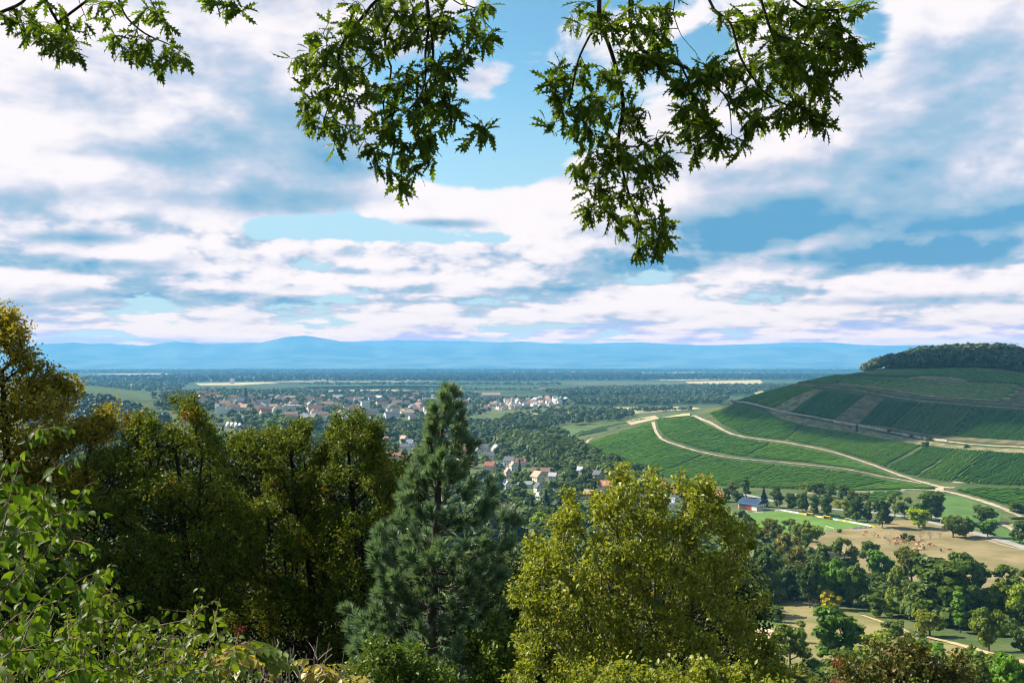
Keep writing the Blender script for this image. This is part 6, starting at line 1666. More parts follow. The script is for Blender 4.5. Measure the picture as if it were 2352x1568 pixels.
# undergrowth in the hollow, one dark mass
def hollow():
    rg = np.random.default_rng(9)
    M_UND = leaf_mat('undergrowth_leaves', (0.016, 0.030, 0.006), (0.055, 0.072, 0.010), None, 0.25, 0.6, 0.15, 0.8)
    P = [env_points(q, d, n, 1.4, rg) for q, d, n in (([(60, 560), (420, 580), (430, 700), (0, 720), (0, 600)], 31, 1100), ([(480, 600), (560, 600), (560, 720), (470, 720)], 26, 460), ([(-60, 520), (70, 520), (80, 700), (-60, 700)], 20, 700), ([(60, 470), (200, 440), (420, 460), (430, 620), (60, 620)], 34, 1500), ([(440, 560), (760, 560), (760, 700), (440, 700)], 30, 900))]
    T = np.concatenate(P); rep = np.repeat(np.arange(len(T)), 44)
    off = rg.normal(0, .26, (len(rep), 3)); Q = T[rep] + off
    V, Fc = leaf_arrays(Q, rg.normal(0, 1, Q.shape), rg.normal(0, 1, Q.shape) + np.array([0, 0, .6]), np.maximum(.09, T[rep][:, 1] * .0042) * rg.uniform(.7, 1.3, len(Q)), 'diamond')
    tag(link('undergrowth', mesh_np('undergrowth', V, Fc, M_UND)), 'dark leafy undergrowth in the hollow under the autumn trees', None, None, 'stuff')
hollow()
# the sunlit tree right of the pine
fore_tree('hornbeam_tree', 'sunlit yellow green tree with many thin upright twigs right of the pine',
    [[(509, 690), (521, 640), (507, 606), (509, 576), (529, 552), (553, 512), (574, 504), (592, 496), (604, 490), (614, 482), (625, 476), (634, 478), (642, 480), (650, 476), (656, 486), (664, 488), (690, 494), (702, 486), (710, 494), (724, 500), (722, 508), (738, 516), (748, 526), (752, 544), (746, 552), (758, 566), (756, 580), (763, 596), (760, 618), (770, 632), (776, 650), (788, 672), (800, 690), (790, 760), (520, 760)]],
    14.5, [(640, 800), (640, 740), (640, 690), (642, 640), (644, 590), (644, 540)], 1600, 38, .15, .068, M_LIME, 1.25, 105, spikes=60, rag=5, lump=34, base_r=.085, alpha=.62, bark=M_GREYBARK, tip_r=.0030)
# chestnut brown tree low in the right
fore_tree('chestnut_tree', 'brown leaved tree in the lower right below the meadow bushes',
    [[(826, 700), (838, 668), (842, 655), (862, 648), (885, 652), (905, 643), (925, 646), (948, 655), (962, 660), (972, 672), (984, 690), (990, 760), (820, 760)]],
    44, [(900, 820), (900, 760), (902, 710), (905, 680)], 420, 40, .55, .24, M_CHEST, 2.2, 106, base_r=.2)
fore_tree('sumac_shrub', 'small red leaved shrub left of the brown tree', [[(824, 690), (830, 668), (840, 662), (846, 672), (846, 700)]], 40, [(834, 740), (835, 690)], 26, 22, .22, .12, leaf_mat('red_leaves', (.16, .045, .02), (.30, .08, .03), None, .3, .5, .3, 1), .4, 107, cat='shrub', base_r=.04)
# small bright bushes at the bottom
M_PRIV = leaf_mat('privet_leaves', (0.055, 0.105, 0.012), (0.13, 0.185, 0.020), None, 0.30, 0.45, 0.3, 1.5)
fore_tree('privet_bush', 'fresh green small leaved bush below the pine', [[(336, 700), (346, 668), (362, 656), (378, 640), (396, 642), (412, 650), (430, 664), (452, 676), (470, 700)]], 9.5, [(400, 760), (398, 700), (396, 670)], 420, 30, .09, .044, M_PRIV, .5, 108, cat='bush', base_r=.03, tip_r=.002)
fore_tree('hazel_bush', 'yellow green bush below the sunlit tree', [[(548, 700), (575, 674), (610, 664), (660, 668), (700, 662), (740, 672), (790, 690), (790, 720), (548, 720)]], 11, [(660, 780), (660, 720), (655, 690)], 460, 32, .12, .06, M_LIME, .6, 109, cat='bush', base_r=.03, tip_r=.002)
fore_tree('hazel_bush', 'dark leafy bush between the pine and the sunlit tree', [[(470, 690), (480, 640), (500, 620), (520, 640), (530, 700)]], 17, [(500, 760), (500, 690), (500, 660)], 260, 40, .2, .075, M_PRIV, .6, 110, cat='bush', base_r=.03)

# ------------------------------------------------------------------ the pine
def pine():
    rg = np.random.default_rng(200); d = 18.0
    M_PN = leaf_mat('pine_needles', (0.060, 0.130, 0.062), (0.230, 0.330, 0.215), None, 0.34, 0.4, 0.45, 2.0)
    M_PB = basic('pine_bark', (.07, .058, .048), .9, .25, 5, spec=.15)
    tr = px_line([(428, 760), (430, 690), (434, 570), (436, 536), (439, 475), (442, 430), (445, 406), (447.5, 391)], d)
    foot = tr[0].copy(); foot[2] = min(h1(foot[0], foot[1]), foot[2]) - .3
    o = empty('pine_tree', foot); tag(o, 'blue green pine with long needle tufts in front of the village', 'tree'); off = np.array(foot)
    L = np.array([foot] + tr); zs = L[:, 2]
    b = MB(); b.tube([tuple(p - off) for p in L], [.11, .10, .095, .085, .075, .055, .035, .022, .010], 8); b.obj('trunk', M_PB, o, smooth=True)
    vrow = [391, 404, 420, 450, 480, 515, 545, 580, 620, 660, 700, 760]
    lw = [4, 7, 13, 20, 29, 44, 56, 66, 72, 78, 84, 86]; rw = [5, 12, 17, 28, 36, 60, 72, 72, 68, 66, 66, 66]
    tufts = []; V, Q, nb = [], [], 0
    zt, zb = zs[-1], at(430, 755, d).z
    z = zt - .12; k = 0; brs = []
    while z > zb:
        n = int(rg.integers(5, 8)) if z < zt - .8 else int(rg.integers(3, 5)); a0 = rg.uniform(0, 6.28)
        for i in range(n):
            brs.append((z + rg.uniform(-.10, .10), a0 + i * 6.28 / n + rg.normal(0, .25)))
        z -= rg.uniform(.20, .28); k += 1
    for z, a in brs:
        px = np.interp(z, zs, L[:, 0]); v = HZ - (z - CAMZ) / d * F
        side = math.cos(a); w = np.interp(v, vrow, rw if side > 0 else lw) * d / F
        R = (w if abs(side) > .35 else w * .85) * rg.choice([rg.uniform(.85, 1.12), rg.uniform(.45, .9)])
        if R < .08: R = .08
        rise = R * rg.uniform(.35, .75) + .06
        pts = []
        for s in np.linspace(0, 1, 7):
            pts.append(np.array((px + math.cos(a) * R * s, d + math.sin(a) * R * s, z - R * .35 + rise * s ** 2.0 - .10 * R * math.sin(math.pi * s))))
        for q in range(len(pts)): pts[q] = pts[q] + rg.normal(0, .012, 3)
        rr = .006 + .016 * min(1, R / 1.5)
        bb = MB(); bb.tube([tuple(p - off) for p in pts], list(np.linspace(rr, .004, 7)), 5)
        V += bb.v; Q += [tuple(i + nb for i in f) for f in bb.f]; nb += len(bb.v)
        tufts.append((pts[-1], pts[-1] - pts[-2] + np.array((0, 0, .06)), rg.uniform(.9, 1.15)))
        m = int(R / .20) + 1
        for j in range(m):
            s = rg.uniform(.22, .97); p = pts[0] + 0
            i = min(5, int(s * 6)); f = s * 6 - i; p = pts[i] * (1 - f) + pts[i + 1] * f
            sd = rg.uniform(-1, 1); ln = R * (1 - s) * .55 + rg.uniform(.06, .20)
            dirv = unit(np.array((math.cos(a + sd * 1.1), math.sin(a + sd * 1.1), rg.uniform(.15, .8))))
            e = p + dirv * ln
            bb = MB(); bb.tube([tuple(p - off), tuple((p + e) / 2 - off + np.array((0, 0, -.015))), tuple(e - off)], [rr * .5, .004, .003], 4)
            V += bb.v; Q += [tuple(i_ + nb for i_ in f_) for f_ in bb.f]; nb += len(bb.v)
            tufts.append((e, dirv + np.array((0, 0, .25)), rg.uniform(.75, 1.1)))
    me = bpy.data.meshes.new('branches'); me.from_pydata(V, [], Q); me.materials.append(M_PB); link('branch', me, o)
    tufts.append((L[-1], np.array((0, 0, 1.)), 1.1))
    # needle tuft along +Y
    tuft_me = []
    def tuft_arrays(n, rg):
        t = rg.random(n); a = rg.uniform(0, 6.28, n); sp = rg.uniform(.20, .80, n) * (1.2 - .6 * t)
        base = np.c_[rg.normal(0, .006, n), -.10 + t * .13, rg.normal(0, .006, n)]
        dr = unit(np.c_[np.cos(a) * sp, np.full(n, .75), np.sin(a) * sp]); ln = rg.uniform(.13, .20, n)
        tip = base + dr * ln[:, None] * np.array((1, .92, 1)); sd = unit(np.cross(dr, rg.normal(0, 1, (n, 3)))) * .0046
        mid = base + dr * (ln * .55)[:, None] + np.array((0, 0, .008))
        Vv = np.stack([base - sd * .8, base + sd * .8, mid + sd, mid - sd, tip], 1).reshape(-1, 3); k = np.arange(n)[:, None] * 5
        return Vv, k + np.array([[0, 1, 2, 3]]), k + np.array([[3, 2, 4]])
    vis = sorted(range(len(tufts)), key=lambda i: tufts[i][0][1] + (0 if HZ - (tufts[i][0][2] - CAMZ) / d * F < 690 else 50))
    big = set(vis[:300]); arrs = [tuft_arrays(130, rg) for _ in range(4)]
    mes = [mesh_np('needle_tuft', a[0], [a[1], a[2]], M_PN) for a in arrs]
    RV, R4, R3, nb = [], [], [], 0
    for i, (p, dv, s) in enumerate(tufts):
        D = unit(np.array(dv)); X = unit(np.cross(D, rg.normal(0, 1, 3))); Z = np.cross(X, D); s = s * 1.24
        if i in big:
            q = link('needle_tuft', mes[i % 4], o); q.matrix_local = Matrix(((X[0] * s, D[0] * s, Z[0] * s, p[0] - off[0]), (X[1] * s, D[1] * s, Z[1] * s, p[1] - off[1]), (X[2] * s, D[2] * s, Z[2] * s, p[2] - off[2]), (0, 0, 0, 1)))
        else:
            a = arrs[i % 4]; RV.append(a[0] @ (np.stack([X, D, Z]) * s) + p - off); R4.append(a[1] + nb); R3.append(a[2] + nb); nb += len(a[0])
    if RV: tag(link('needles', mesh_np('needles', np.concatenate(RV), [np.concatenate(R4), np.concatenate(R3)], M_PN), o), None, None, None, 'stuff')
pine()

# ------------------------------------------------------------------ leafy stems in front
def big_leaf_plant(name, label, cat, foot, stems, leaf, mat, bark, shape, seed, per_step, droop, r0, n_parts=300, spread=1.0, alpha_face=.4):
    """stems: XYZ polylines carrying paired leaves; the leaves that show largest are objects of their own"""
    rg = np.random.default_rng(seed); off = np.array(foot, float)
    o = empty(name, foot); tag(o, label, cat)
    b = MB(); P, D, N, S_ = [], [], [], []
    for st in stems:
        L = [np.array(p, float) for p in st['pts']]; C = smooth3(L, .02); n = len(C)
        tot = np.r_[0, np.cumsum(np.linalg.norm(np.diff(C, axis=0), axis=1))]
        rr = np.linspace(st.get('r', r0), st.get('r', r0) * .25, n)
        b.tube([tuple(p - off) for p in C[::2]], list(rr[::2]), 6)
        t = st.get('from', .25) * tot[-1]; ph = rg.uniform(0, 3)
        while t < tot[-1]:
            i = min(n - 2, int(np.searchsorted(tot, t))); p = C[i]; T = unit(C[min(i + 1, n - 1)] - C[max(i - 1, 0)])
            side = unit(np.cross(T, rg.normal(0, 1, 3) * .35 + np.array((0, -1, .4)))); ph += 1.57
            s2 = unit(side * math.cos(ph) + np.cross(T, side) * math.sin(ph))
            for sg in (-1, 1):
                d = unit(s2 * sg * spread + T * .35 + np.array((0, 0, -droop * 1.5)) + rg.normal(0, .22, 3))
                P.append(p + d * leaf * .12); D.append(d); N.append(unit(np.array((-.25, -.75, .45)) + rg.normal(0, .5, 3))); S_.append(leaf * rg.uniform(.65, 1.15) * (0.55 + .45 * min(1, (tot[-1] - t) / (leaf * 2.2))))
            t += per_step * rg.uniform(.75, 1.3)
    P, D, N, S_ = map(np.array, (P, D, N, S_))
    b.obj('stem', bark, o, smooth=True)
    tv, tf = LEAF[shape]; me = mesh_np('leaf', tv, tf, mat, True)
    d = P[:, 1]; u = P[:, 0] / d * F + 512; v = HZ - (P[:, 2] - CAMZ) / d * F
    score = S_ / d * ((u > -8) & (u < 1032) & (v > -8) & (v < 690)) * rg.uniform(.75, 1.25, len(P)); order = np.argsort(-score); big = order[:n_parts]; rest = order[n_parts:]
    for M in leaf_frames(P[big] - off, D[big], N[big], S_[big]):
        q = link('leaf', me, o); q.matrix_local = M
    if len(rest):
        V, Fc = leaf_arrays(P[rest] - off, D[rest], N[rest], S_[rest], shape); tag(link('leaves', mesh_np('leaves', V, Fc, mat, True), o), None, None, None, 'stuff')
    return o

def smooth3(P, step):
    out = []
    for i in range(len(P) - 1):
        a, b, c, d = P[max(i - 1, 0)], P[i], P[i + 1], P[min(i + 2, len(P) - 1)]; n = max(2, int(np.linalg.norm(c - b) / step))
        for k in range(n):
            s = k / n; out.append(0.5 * (2 * b + (c - a) * s + (2 * a - 5 * b + 4 * c - d) * s * s + (3 * b - a - 3 * c + d) * s ** 3))
    out.append(P[-1]); return np.array(out)

M_DOG = leaf_mat('dogwood_leaves', (0.042, 0.100, 0.008), (0.135, 0.205, 0.016), None, 0.50, 0.5, 0.22, 6.0)
M_STEM = basic('brown_stem', (.17, .10, .06), .7, .2, 12, spec=.3)
def dogwoods():
    rg = np.random.default_rng(300)
    lines = [([(-12, 600), (0, 545), (12, 490), (22, 455), (29, 437)], 4.3), ([(-14, 590), (6, 535), (22, 505), (38, 484)], 4.5), ([(-20, 560), (0, 525), (20, 508), (42, 499)], 4.4), ([(-15, 520), (-2, 485), (8, 462)], 4.2),
             ([(-5, 620), (17, 566), (35, 538), (54, 515)], 4.7), ([(5, 640), (34, 575), (55, 535), (78, 497)], 5.0), ([(-10, 690), (20, 630), (48, 592), (77, 564)], 4.5), ([(10, 700), (42, 640), (62, 590), (70, 540)], 4.9),
             ([(-20, 660), (10, 620), (40, 605), (66, 600)], 4.2), ([(-20, 640), (5, 590), (28, 570), (50, 560)], 4.0), ([(0, 720), (20, 670), (50, 640), (88, 616)], 4.4), ([(-25, 600), (-8, 560), (6, 545)], 4.0), ([(30, 720), (50, 660), (74, 630), (84, 590)], 5.2), ([(-20, 700), (0, 660), (20, 650), (40, 660)], 3.9), ([(10, 720), (30, 690), (60, 676)], 4.0), ([(-25, 560), (-6, 520), (10, 500), (24, 494)], 4.7), ([(-20, 620), (10, 580), (24, 545), (30, 520)], 5.0)]
    stems = []
    for L, d in lines:
        dd = [d - .25 + .25 * i / (len(L) - 1) + rg.normal(0, .03) for i in range(len(L))]
        main = px_line(L, dd); stems.append({'pts': main, 'r': .005, 'from': .22})
        for q in range(3):  # side shoots
            i = int(rg.integers(1, len(L))); p = main[i]; e = p + np.array((rg.uniform(-.05, .22), rg.uniform(-.2, .25), rg.uniform(-.04, .16)))
            stems.append({'pts': [p, (p + e) / 2 + np.array((0, 0, .02)), e], 'r': .003, 'from': .2})
    foot = at(-40, 720, 4.4); foot.z = h1(foot.x, foot.y)
    big_leaf_plant('dogwood_shrub', 'large leaved bright green shrub with arching stems in the left corner', 'shrub', foot, stems, .074, M_DOG, M_STEM, 'ovate', 301, .046, .75, .005)
    # the lower thicket along the bottom
    stems = []; top = [(60, 612), (90, 590), (101, 575), (112, 600), (124, 604), (150, 622), (175, 628), (200, 613), (215, 636), (236, 650), (262, 668)]
    tx, ty = zip(*top)
    for i in range(74):
        u = rg.uniform(-5, 262) if i > 10 else [101, 124, 200, 92, 150, 175, 190, 218, 70, 236, 160][i]; vt = np.interp(u, tx, ty) + (abs(rg.normal(0, 34)) if i > 10 else 0); d = rg.uniform(5.0, 7.2)
        lean = rg.uniform(-55, 10)
        L = [(u + lean, 740), (u + lean * .55, (740 + vt) / 2 + 10), (u + lean * .15, vt + 22), (u, vt)]
        main = px_line(L, [d - .3, d - .15, d, d + .05]); stems.append({'pts': main, 'r': .005, 'from': .15})
        for q in range(3):
            p = main[int(rg.integers(1, 4))]
            e = p + np.array((rg.uniform(-.25, .25), rg.uniform(-.3, .3), rg.uniform(-.02, .2))); stems.append({'pts': [p, (p + e) / 2, e], 'r': .003, 'from': .2})
    foot = at(110, 740, 6.0); foot.z = h1(foot.x, foot.y)
    big_leaf_plant('dogwood_shrub', 'low tangled thicket of green leafy shoots along the bottom edge', 'shrub', foot, stems, .060, leaf_mat('thicket_leaves', (0.050, 0.105, 0.008), (0.165, 0.215, 0.016), (0.32, 0.26, 0.03), 0.48, 0.5, 0.22, 3.5, p3=.93), M_STEM, 'ovate', 302, .06, .65, .005)
dogwoods()

def sumacs():
    rg = np.random.default_rng(400)
    M_Y = leaf_mat('yellow_sumac_leaves', (.16, .19, .02), (.42, .32, .03), None, .42, .45, .35, 3)
    M_YG = leaf_mat('yellow_green_leaves', (.07, .14, .015), (.17, .22, .025), None, .42, .45, .35, 3)
    M_RED = basic('dry_seed_head', (.20, .045, .02), .9, .2, 20, spec=.1)
    for k, (u, v, d, h, mat, label) in enumerate(((219, 650, 6.0, 46, M_Y, 'yellow feathery sumac at the bottom, left of two'), (240, 640, 6.4, 46, M_YG, 'green feathery sumac with drooping leaflets beside the yellow one'), (314, 657, 6.6, 42, M_Y, 'yellow feathery sumac at the bottom, right of two'), (200, 664, 5.6, 40, M_YG, 'yellow green leafy shoot at the bottom edge'), (362, 674, 6.6, 26, M_Y, 'low yellow sumac tip under the fresh green bush'))):
        foot = at(u, 750, d); foot.z = h1(foot.x, foot.y); o = empty('sumac_plant', foot); off = np.array(foot); tag(o, label, 'shrub', 'sumac plants along the bottom')
        top = np.array(at(u, v, d)); b = MB(); b.tube([tuple(off - off), tuple((off + top) / 2 + np.array((.03, 0, 0)) - off), tuple(top - off)], [.012, .010, .006], 6)
        lp = []
        for j in range(9):
            a = rg.uniform(0, 6.28); el = rg.uniform(.0, .7); ln = rg.uniform(.16, .26) * h / 34; st = top - np.array((0, 0, rg.uniform(0, .10)))
            pts = [st + np.array((math.cos(a) * ln * s, math.sin(a) * ln * s, el * ln * s - .55 * ln * s * s)) for s in np.linspace(0, 1, 8)]
            b.tube([tuple(p - off) for p in pts], [.003] * 8, 4)
            P, D, N = [], [], []
            for i in range(1, 8):
                T = unit(pts[i] - pts[i - 1]); sd = unit(np.cross(T, (0, 0, 1.)))
                for sg in (-1, 1): P.append(pts[i] - off); D.append(unit(sd * sg + T * .5 + np.array((0, 0, -.5)))); N.append(unit(np.array((0, 0, 1.)) + rg.normal(0, .3, 3)))
            V, Fc = leaf_arrays(np.array(P), np.array(D), np.array(N), rg.uniform(.05, .07, len(P)) * h / 34, 'diamond'); link('frond', mesh_np('frond', V, Fc, mat), o)
        b.obj('stem', M_STEM, o)
    # dry reddish seed heads
    for i, (u, v, d) in enumerate(((240, 624, 7.4), (252, 641, 7.6), (226, 654, 7.2), (262, 652, 7.5))):
        foot = at(u - 4, 740, d); foot.z = h1(foot.x, foot.y); o = empty('dry_flower_stalk', foot); off = np.array(foot); top = np.array(at(u, v, d)); tag(o, ('tallest red brown dry seed stalk behind the sumacs', 'second tallest red brown dry seed stalk', 'red brown dry seed stalk left of the tallest', 'red brown dry seed stalk right of the others')[i], 'plant', 'dry seed stalks')
        b = MB(); b.tube([(0, 0, 0), tuple((top - off) * .6 + np.array((.02, 0, 0))), tuple(top - off)], [.006, .005, .003], 5); b.obj('stem', M_STEM, o)
        P = top - off + np.c_[rg.normal(0, .022, 70), rg.normal(0, .022, 70), rg.uniform(-.13, .02, 70)]
        V, Fc = leaf_arrays(P, rg.normal(0, 1, P.shape), rg.normal(0, 1, P.shape), .022, 'diamond'); link('seed_head', mesh_np('seed_head', V, Fc, M_RED), o)
    # bare pale twigs
    b = MB()
    foot = at(275, 745, 7.0); foot.z = h1(foot.x, foot.y); off = np.array(foot)
    for i in range(26):
        u0 = rg.uniform(220, 345); d = rg.uniform(6.4, 8.0); v1 = rg.uniform(636, 672); u1 = u0 + rg.uniform(-14, 26)
        pts = px_line([(u0, 735), ((u0 * .6 + u1 * .4) + rg.normal(0, 3), 700), ((u0 * .2 + u1 * .8) + rg.normal(0, 3), (700 + v1) / 2), (u1, v1)], d); b.tube([tuple(p - off) for p in pts], [.006, .005, .0035, .002], 5)
        for q in range(3):
            s = pts[2] + (pts[3] - pts[2]) * rg.uniform(-.6, .7); e = s + np.array((rg.uniform(-.12, .12), rg.uniform(-.1, .1), rg.uniform(.03, .13))); b.tube([tuple(s - off), tuple((s + e) / 2 + rg.normal(0, .01, 3) - off), tuple(e - off)], [.003, .0025, .0015], 4)
    o = b.obj('dead_shrub', basic('bleached_twigs', (.36, .28, .22), .8, .2, 15, spec=.2), None, foot); tag(o, 'leafless shrub of pale dry twigs at the bottom edge', 'shrub')
sumacs()

# ------------------------------------------------------------------ the oak overhead
def oak():
    rg = np.random.default_rng(500); d = 7.0
    cA = lambda pts: [(275 + x * .12755, y * .12755) for x, y in pts]; cB = lambda pts: [(525 + x * .17221, y * .17221) for x, y in pts]; cC = lambda pts: [(x / 4.48, y / 4.48) for x, y in pts]
    M_OL = leaf_mat('oak_leaves', (0.034, 0.074, 0.006), (0.130, 0.190, 0.011), (0.30, 0.16, 0.02), 0.52, 0.5, 0.2, 5.0, p3=1.02)
    foot = Vector((-7.5, 1.5, 0)); foot.z = h1(foot.x, foot.y) - .3
    o = empty('oak_tree', foot); off = np.array(foot); tag(o, 'oak tree whose leafy branches hang into the top of the view', 'tree')
    b = MB(); b.tube([(0, 0, 0), (.1, .05, 1.2), (.25, .2, 3), (.6, .6, 5.2)], [.42, .34, .30, .24], 10); b.obj('trunk', M_BARK, o, smooth=True)
    limb = [np.array((-6.9, 2.1, foot.z + 5.2)), np.array((-5.2, 4.4, 104.4)), np.array(at(60, -110, 7.0)), np.array(at(330, -95, 7.0)), np.array(at(520, -80, 7.1)), np.array(at(720, -90, 7.0)), np.array(at(860, -60, 6.9))]
    C = smooth3(limb, .15); b = MB(); b.tube([tuple(p - off) for p in C], list(np.linspace(.20, .035, len(C))), 8); b.obj('limb', M_DARKBARK, o, smooth=True)
    LC = C.copy()
    boughs = [
        ('bough over the left corner', [cC([(-60, 80), (40, 40), (100, 10), (160, -60)]), cC([(180, -80), (210, 10), (260, 100), (330, 210), (370, 260)]), cC([(500, -80), (540, 20), (570, 80), (650, 150), (760, 200), (835, 245)]), cC([(60, 30), (90, 120), (110, 190)]), cC([(940, -90), (980, 0), (1040, 30), (1090, 75)]), cC([(330, -80), (360, 20), (390, 90)]), cC([(640, -60), (690, 30), (720, 90)])],
         [cC([(0, 0), (560, 0), (480, 50), (400, 110), (420, 160), (430, 240), (370, 285), (330, 250), (270, 250), (200, 215), (150, 200), (95, 215), (60, 150), (0, 80)]), cC([(430, 0), (720, 0), (740, 80), (760, 150), (820, 170), (850, 240), (830, 310), (780, 300), (750, 325), (700, 310), (620, 300), (560, 240), (510, 200), (480, 140)]), cC([(925, 0), (1100, 0), (1112, 50), (1100, 92), (1040, 70), (1000, 75), (940, 45)])], 70),
        ('dense bough hanging in the upper middle', [cA([(1100, -500), (1060, -60), (1030, 0), (880, 220), (870, 420), (910, 520), (890, 680), (850, 800), (870, 950), (930, 1080), (910, 1300), (920, 1420)]), cA([(1060, -60), (930, -40), (800, 0), (680, 140), (590, 250), (510, 380), (495, 500), (495, 700), (420, 830), (380, 960)]), cA([(560, 560), (490, 540), (350, 490), (270, 430), (190, 440)]), cA([(1200, -400), (1190, 0), (1210, 150), (1235, 330), (1245, 560), (1280, 700), (1350, 840), (1500, 940), (1620, 1000)]), cA([(1210, 200), (1180, 400), (1180, 600), (1130, 770), (1030, 870)]), cA([(1240, -300), (1400, 0), (1560, 60), (1700, 230), (1820, 250)]), cA([(930, 1080), (1060, 1160), (1250, 1180), (1310, 1230)]), cA([(830, 430), (700, 520), (610, 640), (560, 700)])],
         [cA([(570, 0), (500, 90), (330, 260), (90, 470), (180, 660), (230, 890), (310, 1050), (370, 1140), (500, 1180), (640, 1140), (760, 1180), (860, 1130), (1000, 1130), (1220, 1080), (1330, 1060), (1470, 1130), (1600, 1080), (1660, 1100), (1670, 980), (1520, 840), (1400, 720), (1380, 590), (1300, 420), (1180, 380), (1140, 560), (1000, 520), (950, 400), (1050, 330), (1180, 340), (1290, 260), (1270, 60), (1250, 0)]), cA([(830, 1150), (800, 1260), (770, 1340), (860, 1430), (940, 1510), (1060, 1490), (1130, 1380), (1160, 1330), (1290, 1280), (1330, 1250), (1200, 1130), (1000, 1110)]), cA([(1250, 0), (1690, 0), (1730, 40), (1700, 150), (1830, 200), (1720, 310), (1680, 380), (1530, 400), (1490, 500), (1390, 580), (1320, 420), (1410, 280), (1300, 180)])], 255),
        ('long bough hanging lowest right of the middle', [cB([(440, -460), (430, 0), (440, 130), (500, 300), (550, 480), (570, 630), (540, 830), (570, 1000), (620, 1180), (660, 1280), (640, 1440)]), cB([(430, 80), (410, 140), (320, 320), (290, 430), (245, 640), (180, 690)]), cB([(540, 850), (450, 890), (380, 920), (340, 1000)]), cB([(550, 840), (650, 850), (760, 800)]), cB([(560, 640), (640, 620)]), cB([(560, 930), (430, 1040), (400, 1180), (360, 1270)]), cB([(620, 1180), (730, 1230), (820, 1370)])],
         [cB([(270, 0), (560, 0), (560, 160), (500, 190), (420, 240), (330, 150), (265, 110)]), cB([(120, 360), (250, 350), (500, 390), (600, 480), (620, 560), (700, 640), (640, 760), (560, 800), (480, 820), (330, 840), (300, 780), (190, 790), (110, 720), (120, 610), (170, 560), (110, 490)]), cB([(330, 850), (560, 800), (740, 730), (830, 760), (890, 880), (860, 960), (830, 1030), (740, 1080), (620, 1090), (560, 1130), (400, 1090), (360, 1040), (290, 1060), (300, 940)]), cB([(390, 1080), (600, 1110), (780, 1150), (830, 1200), (850, 1390), (780, 1470), (690, 1430), (600, 1520), (590, 1400), (520, 1340), (480, 1270), (350, 1320), (330, 1250), (350, 1180)])], 180),
        ('broad bough in the upper right', [cB([(640, -520), (610, 0), (640, 250), (790, 340), (930, 390), (1100, 500), (1180, 590), (1200, 780)]), cB([(910, 390), (970, 530), (970, 650), (1000, 760), (1060, 900)]), cB([(870, -480), (870, 0), (860, 70), (910, 210), (990, 300), (1000, 340)]), cB([(1000, -480), (1070, 0), (1190, 130), (1250, 330), (1330, 460), (1420, 560), (1600, 640)]), cB([(1250, -460), (1370, 0), (1460, 250), (1540, 350), (1700, 480)]), cB([(1460, 200), (1640, 260), (1860, 290), (1960, 300)]), cB([(1400, -300), (1560, 0), (1760, 60), (1960, 20)]), cB([(1330, 460), (1380, 620), (1300, 760)])],
         [cB([(560, 40), (850, 0), (850, 130), (920, 330), (820, 360), (760, 420), (640, 400), (540, 320), (540, 250), (600, 150)]), cB([(1090, 20), (1700, 0), (1990, 20), (1900, 100), (1820, 130), (1940, 210), (2000, 310), (1880, 370), (1780, 360), (1770, 480), (1810, 490), (1740, 600), (1740, 710), (1620, 730), (1440, 740), (1330, 780), (1240, 640), (1220, 540), (1100, 470), (1010, 400), (1100, 330), (1230, 300), (1200, 170)]), cB([(820, 470), (900, 420), (1000, 380), (1080, 420), (1040, 520), (1120, 560), (1130, 700), (1180, 800), (1280, 780), (1290, 850), (1250, 910), (1110, 890), (1060, 910), (960, 890), (930, 830), (850, 720), (860, 600), (950, 560)])], 310)]
    P, D, N, S_ = [], [], [], []
    for bi, (lab, stems, polys, n_tip) in enumerate(boughs):
        A0, par0 = [], []
        for st in stems:
            dd = d + rg.uniform(-.45, .45)
            L = px_line(st, [7.0 + (dd - 7.0) * min(1, i / 2.5) for i in range(len(st))] if st[0][1] < -20 else [None] * len(st)) if st[0][1] < -20 else None
            if L is None:
                # starts on an earlier stem: take its distance
                q = np.array(A0); s0 = np.c_[q[:, 0] / q[:, 1] * F + 512, HZ - (q[:, 2] - CAMZ) / q[:, 1] * F] if len(q) else np.zeros((0, 2))
                if len(q):
                    i0 = int(np.argmin(((s0 - np.array(st[0])) ** 2).sum(1))); dd0 = q[i0][1]
                else: i0, dd0 = -1, d
                L = px_line(st, [dd0 + (dd - dd0) * i / (len(st) - 1) for i in range(len(st))])
            else: i0 = -1
            if i0 < 0:
                near = LC[int(np.argmin(((LC - L[0]) ** 2).sum(1)))]
                if not A0: A0.append(near); par0.append(-1); i0 = 0
                else: i0 = 0; L = ([near] if np.linalg.norm(near - L[0]) > .1 else []) + L
            C = smooth3(L, .05); base = len(A0)
            for i, p in enumerate(C): A0.append(p); par0.append(i0 if i == 0 else base + i - 1)
        T = np.concatenate([env_points(P_, 7.0, max(6, int(n_tip * w)), .55, rg) for P_, w in zip(polys, poly_w(polys))])
        # grow twigs from the drawn stems
        A, par, tips = grow_on(np.array(A0), par0, T, rg)
        r = radii(par, .0022, 2.1); r = np.clip(r, .0022, .045)
        V, Q = branch_arrays(A, par, r, 5)
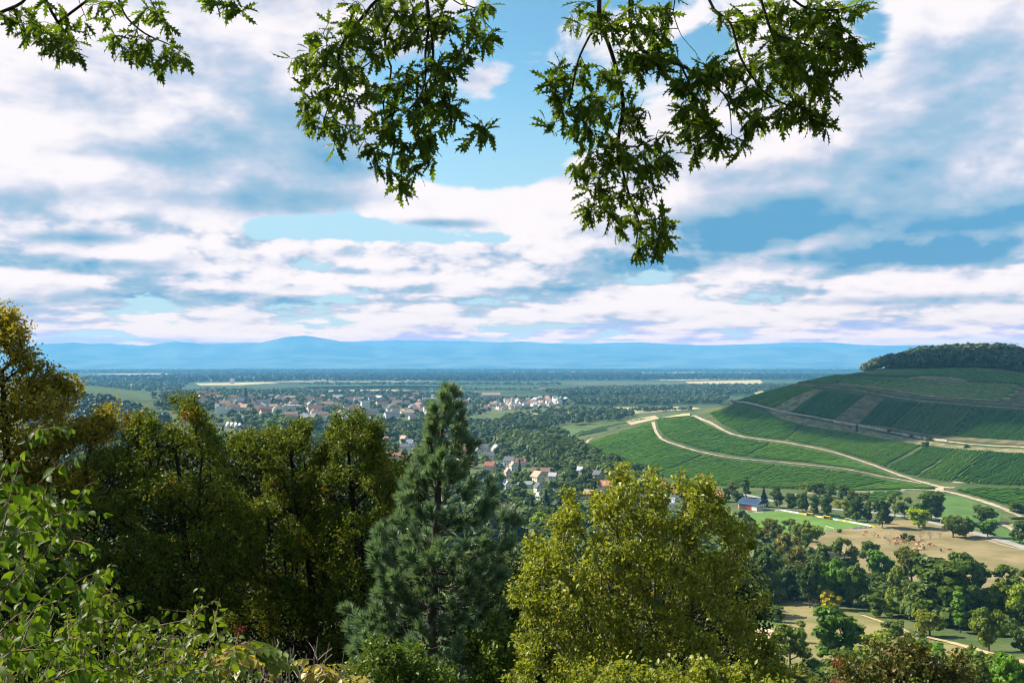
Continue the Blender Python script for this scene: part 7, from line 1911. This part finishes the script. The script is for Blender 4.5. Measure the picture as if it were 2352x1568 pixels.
        br = link('bough', mesh_np('bough', V - off, Q, M_DARKBARK, True), o); br['label'] = lab
        for t in tips:
            k = int(rg.integers(6, 10)); p = A[t]; T_ = unit(A[t] - A[par[t]])
            for q in range(k):
                dv = unit(T_ * .55 + rg.normal(0, .62, 3) + np.array((0, 0, -.55))); pp = p - T_ * rg.uniform(0, .10)
                P.append(pp); D.append(dv); N.append(unit(rg.normal(0, .75, 3) + np.array((0, 0, .7)))); S_.append(rg.uniform(.09, .145))
    P, D, N, S_ = map(np.array, (P, D, N, S_))
    tv, tf = LEAF['oak']; me = mesh_np('leaf', tv, tf, M_OL)
    sc = S_ / P[:, 1] * rg.uniform(.8, 1.2, len(P)) * ((HZ - (P[:, 2] - CAMZ) / P[:, 1] * F) > 4); order = np.argsort(-sc); big, rest = order[:300], order[300:]
    for M in leaf_frames(P[big] - off, D[big], N[big], S_[big]):
        q = link('leaf', me, o); q.matrix_local = M
    V, Fc = leaf_arrays(P[rest] - off, D[rest], N[rest], S_[rest], 'oak'); tag(link('leaves', mesh_np('leaves', V, Fc, M_OL), o), None, None, None, 'stuff')

def poly_w(polys):
    a = []
    for P in polys:
        Q = np.array(P, float); a.append(abs(np.sum(Q[:, 0] * np.roll(Q[:, 1], 1) - Q[:, 1] * np.roll(Q[:, 0], 1))) / 2)
    return [x / sum(a) for x in a]

def grow_on(A0, par0, T, rg):
    cap = len(A0) + len(T) * 6; A = np.zeros((cap, 3)); n = len(A0); A[:n] = A0; par = list(par0); tips = []
    order = np.argsort([np.min(((A0 - t) ** 2).sum(1)) for t in T])
    for ti in order:
        t = T[ti]; i = int(np.argmin(((A[:n] - t) ** 2).sum(1))); dist = np.linalg.norm(A[i] - t); k = int(min(5, max(2, dist / .06))); p0 = A[i].copy(); prev = i
        for q in range(1, k + 1):
            s = q / k; pt = p0 + (t - p0) * s + (rg.normal(0, .012, 3) if q < k else 0); A[n] = pt; par.append(prev); prev = n; n += 1
        tips.append(prev)
    return A[:n], np.array(par), np.array(tips)
oak()
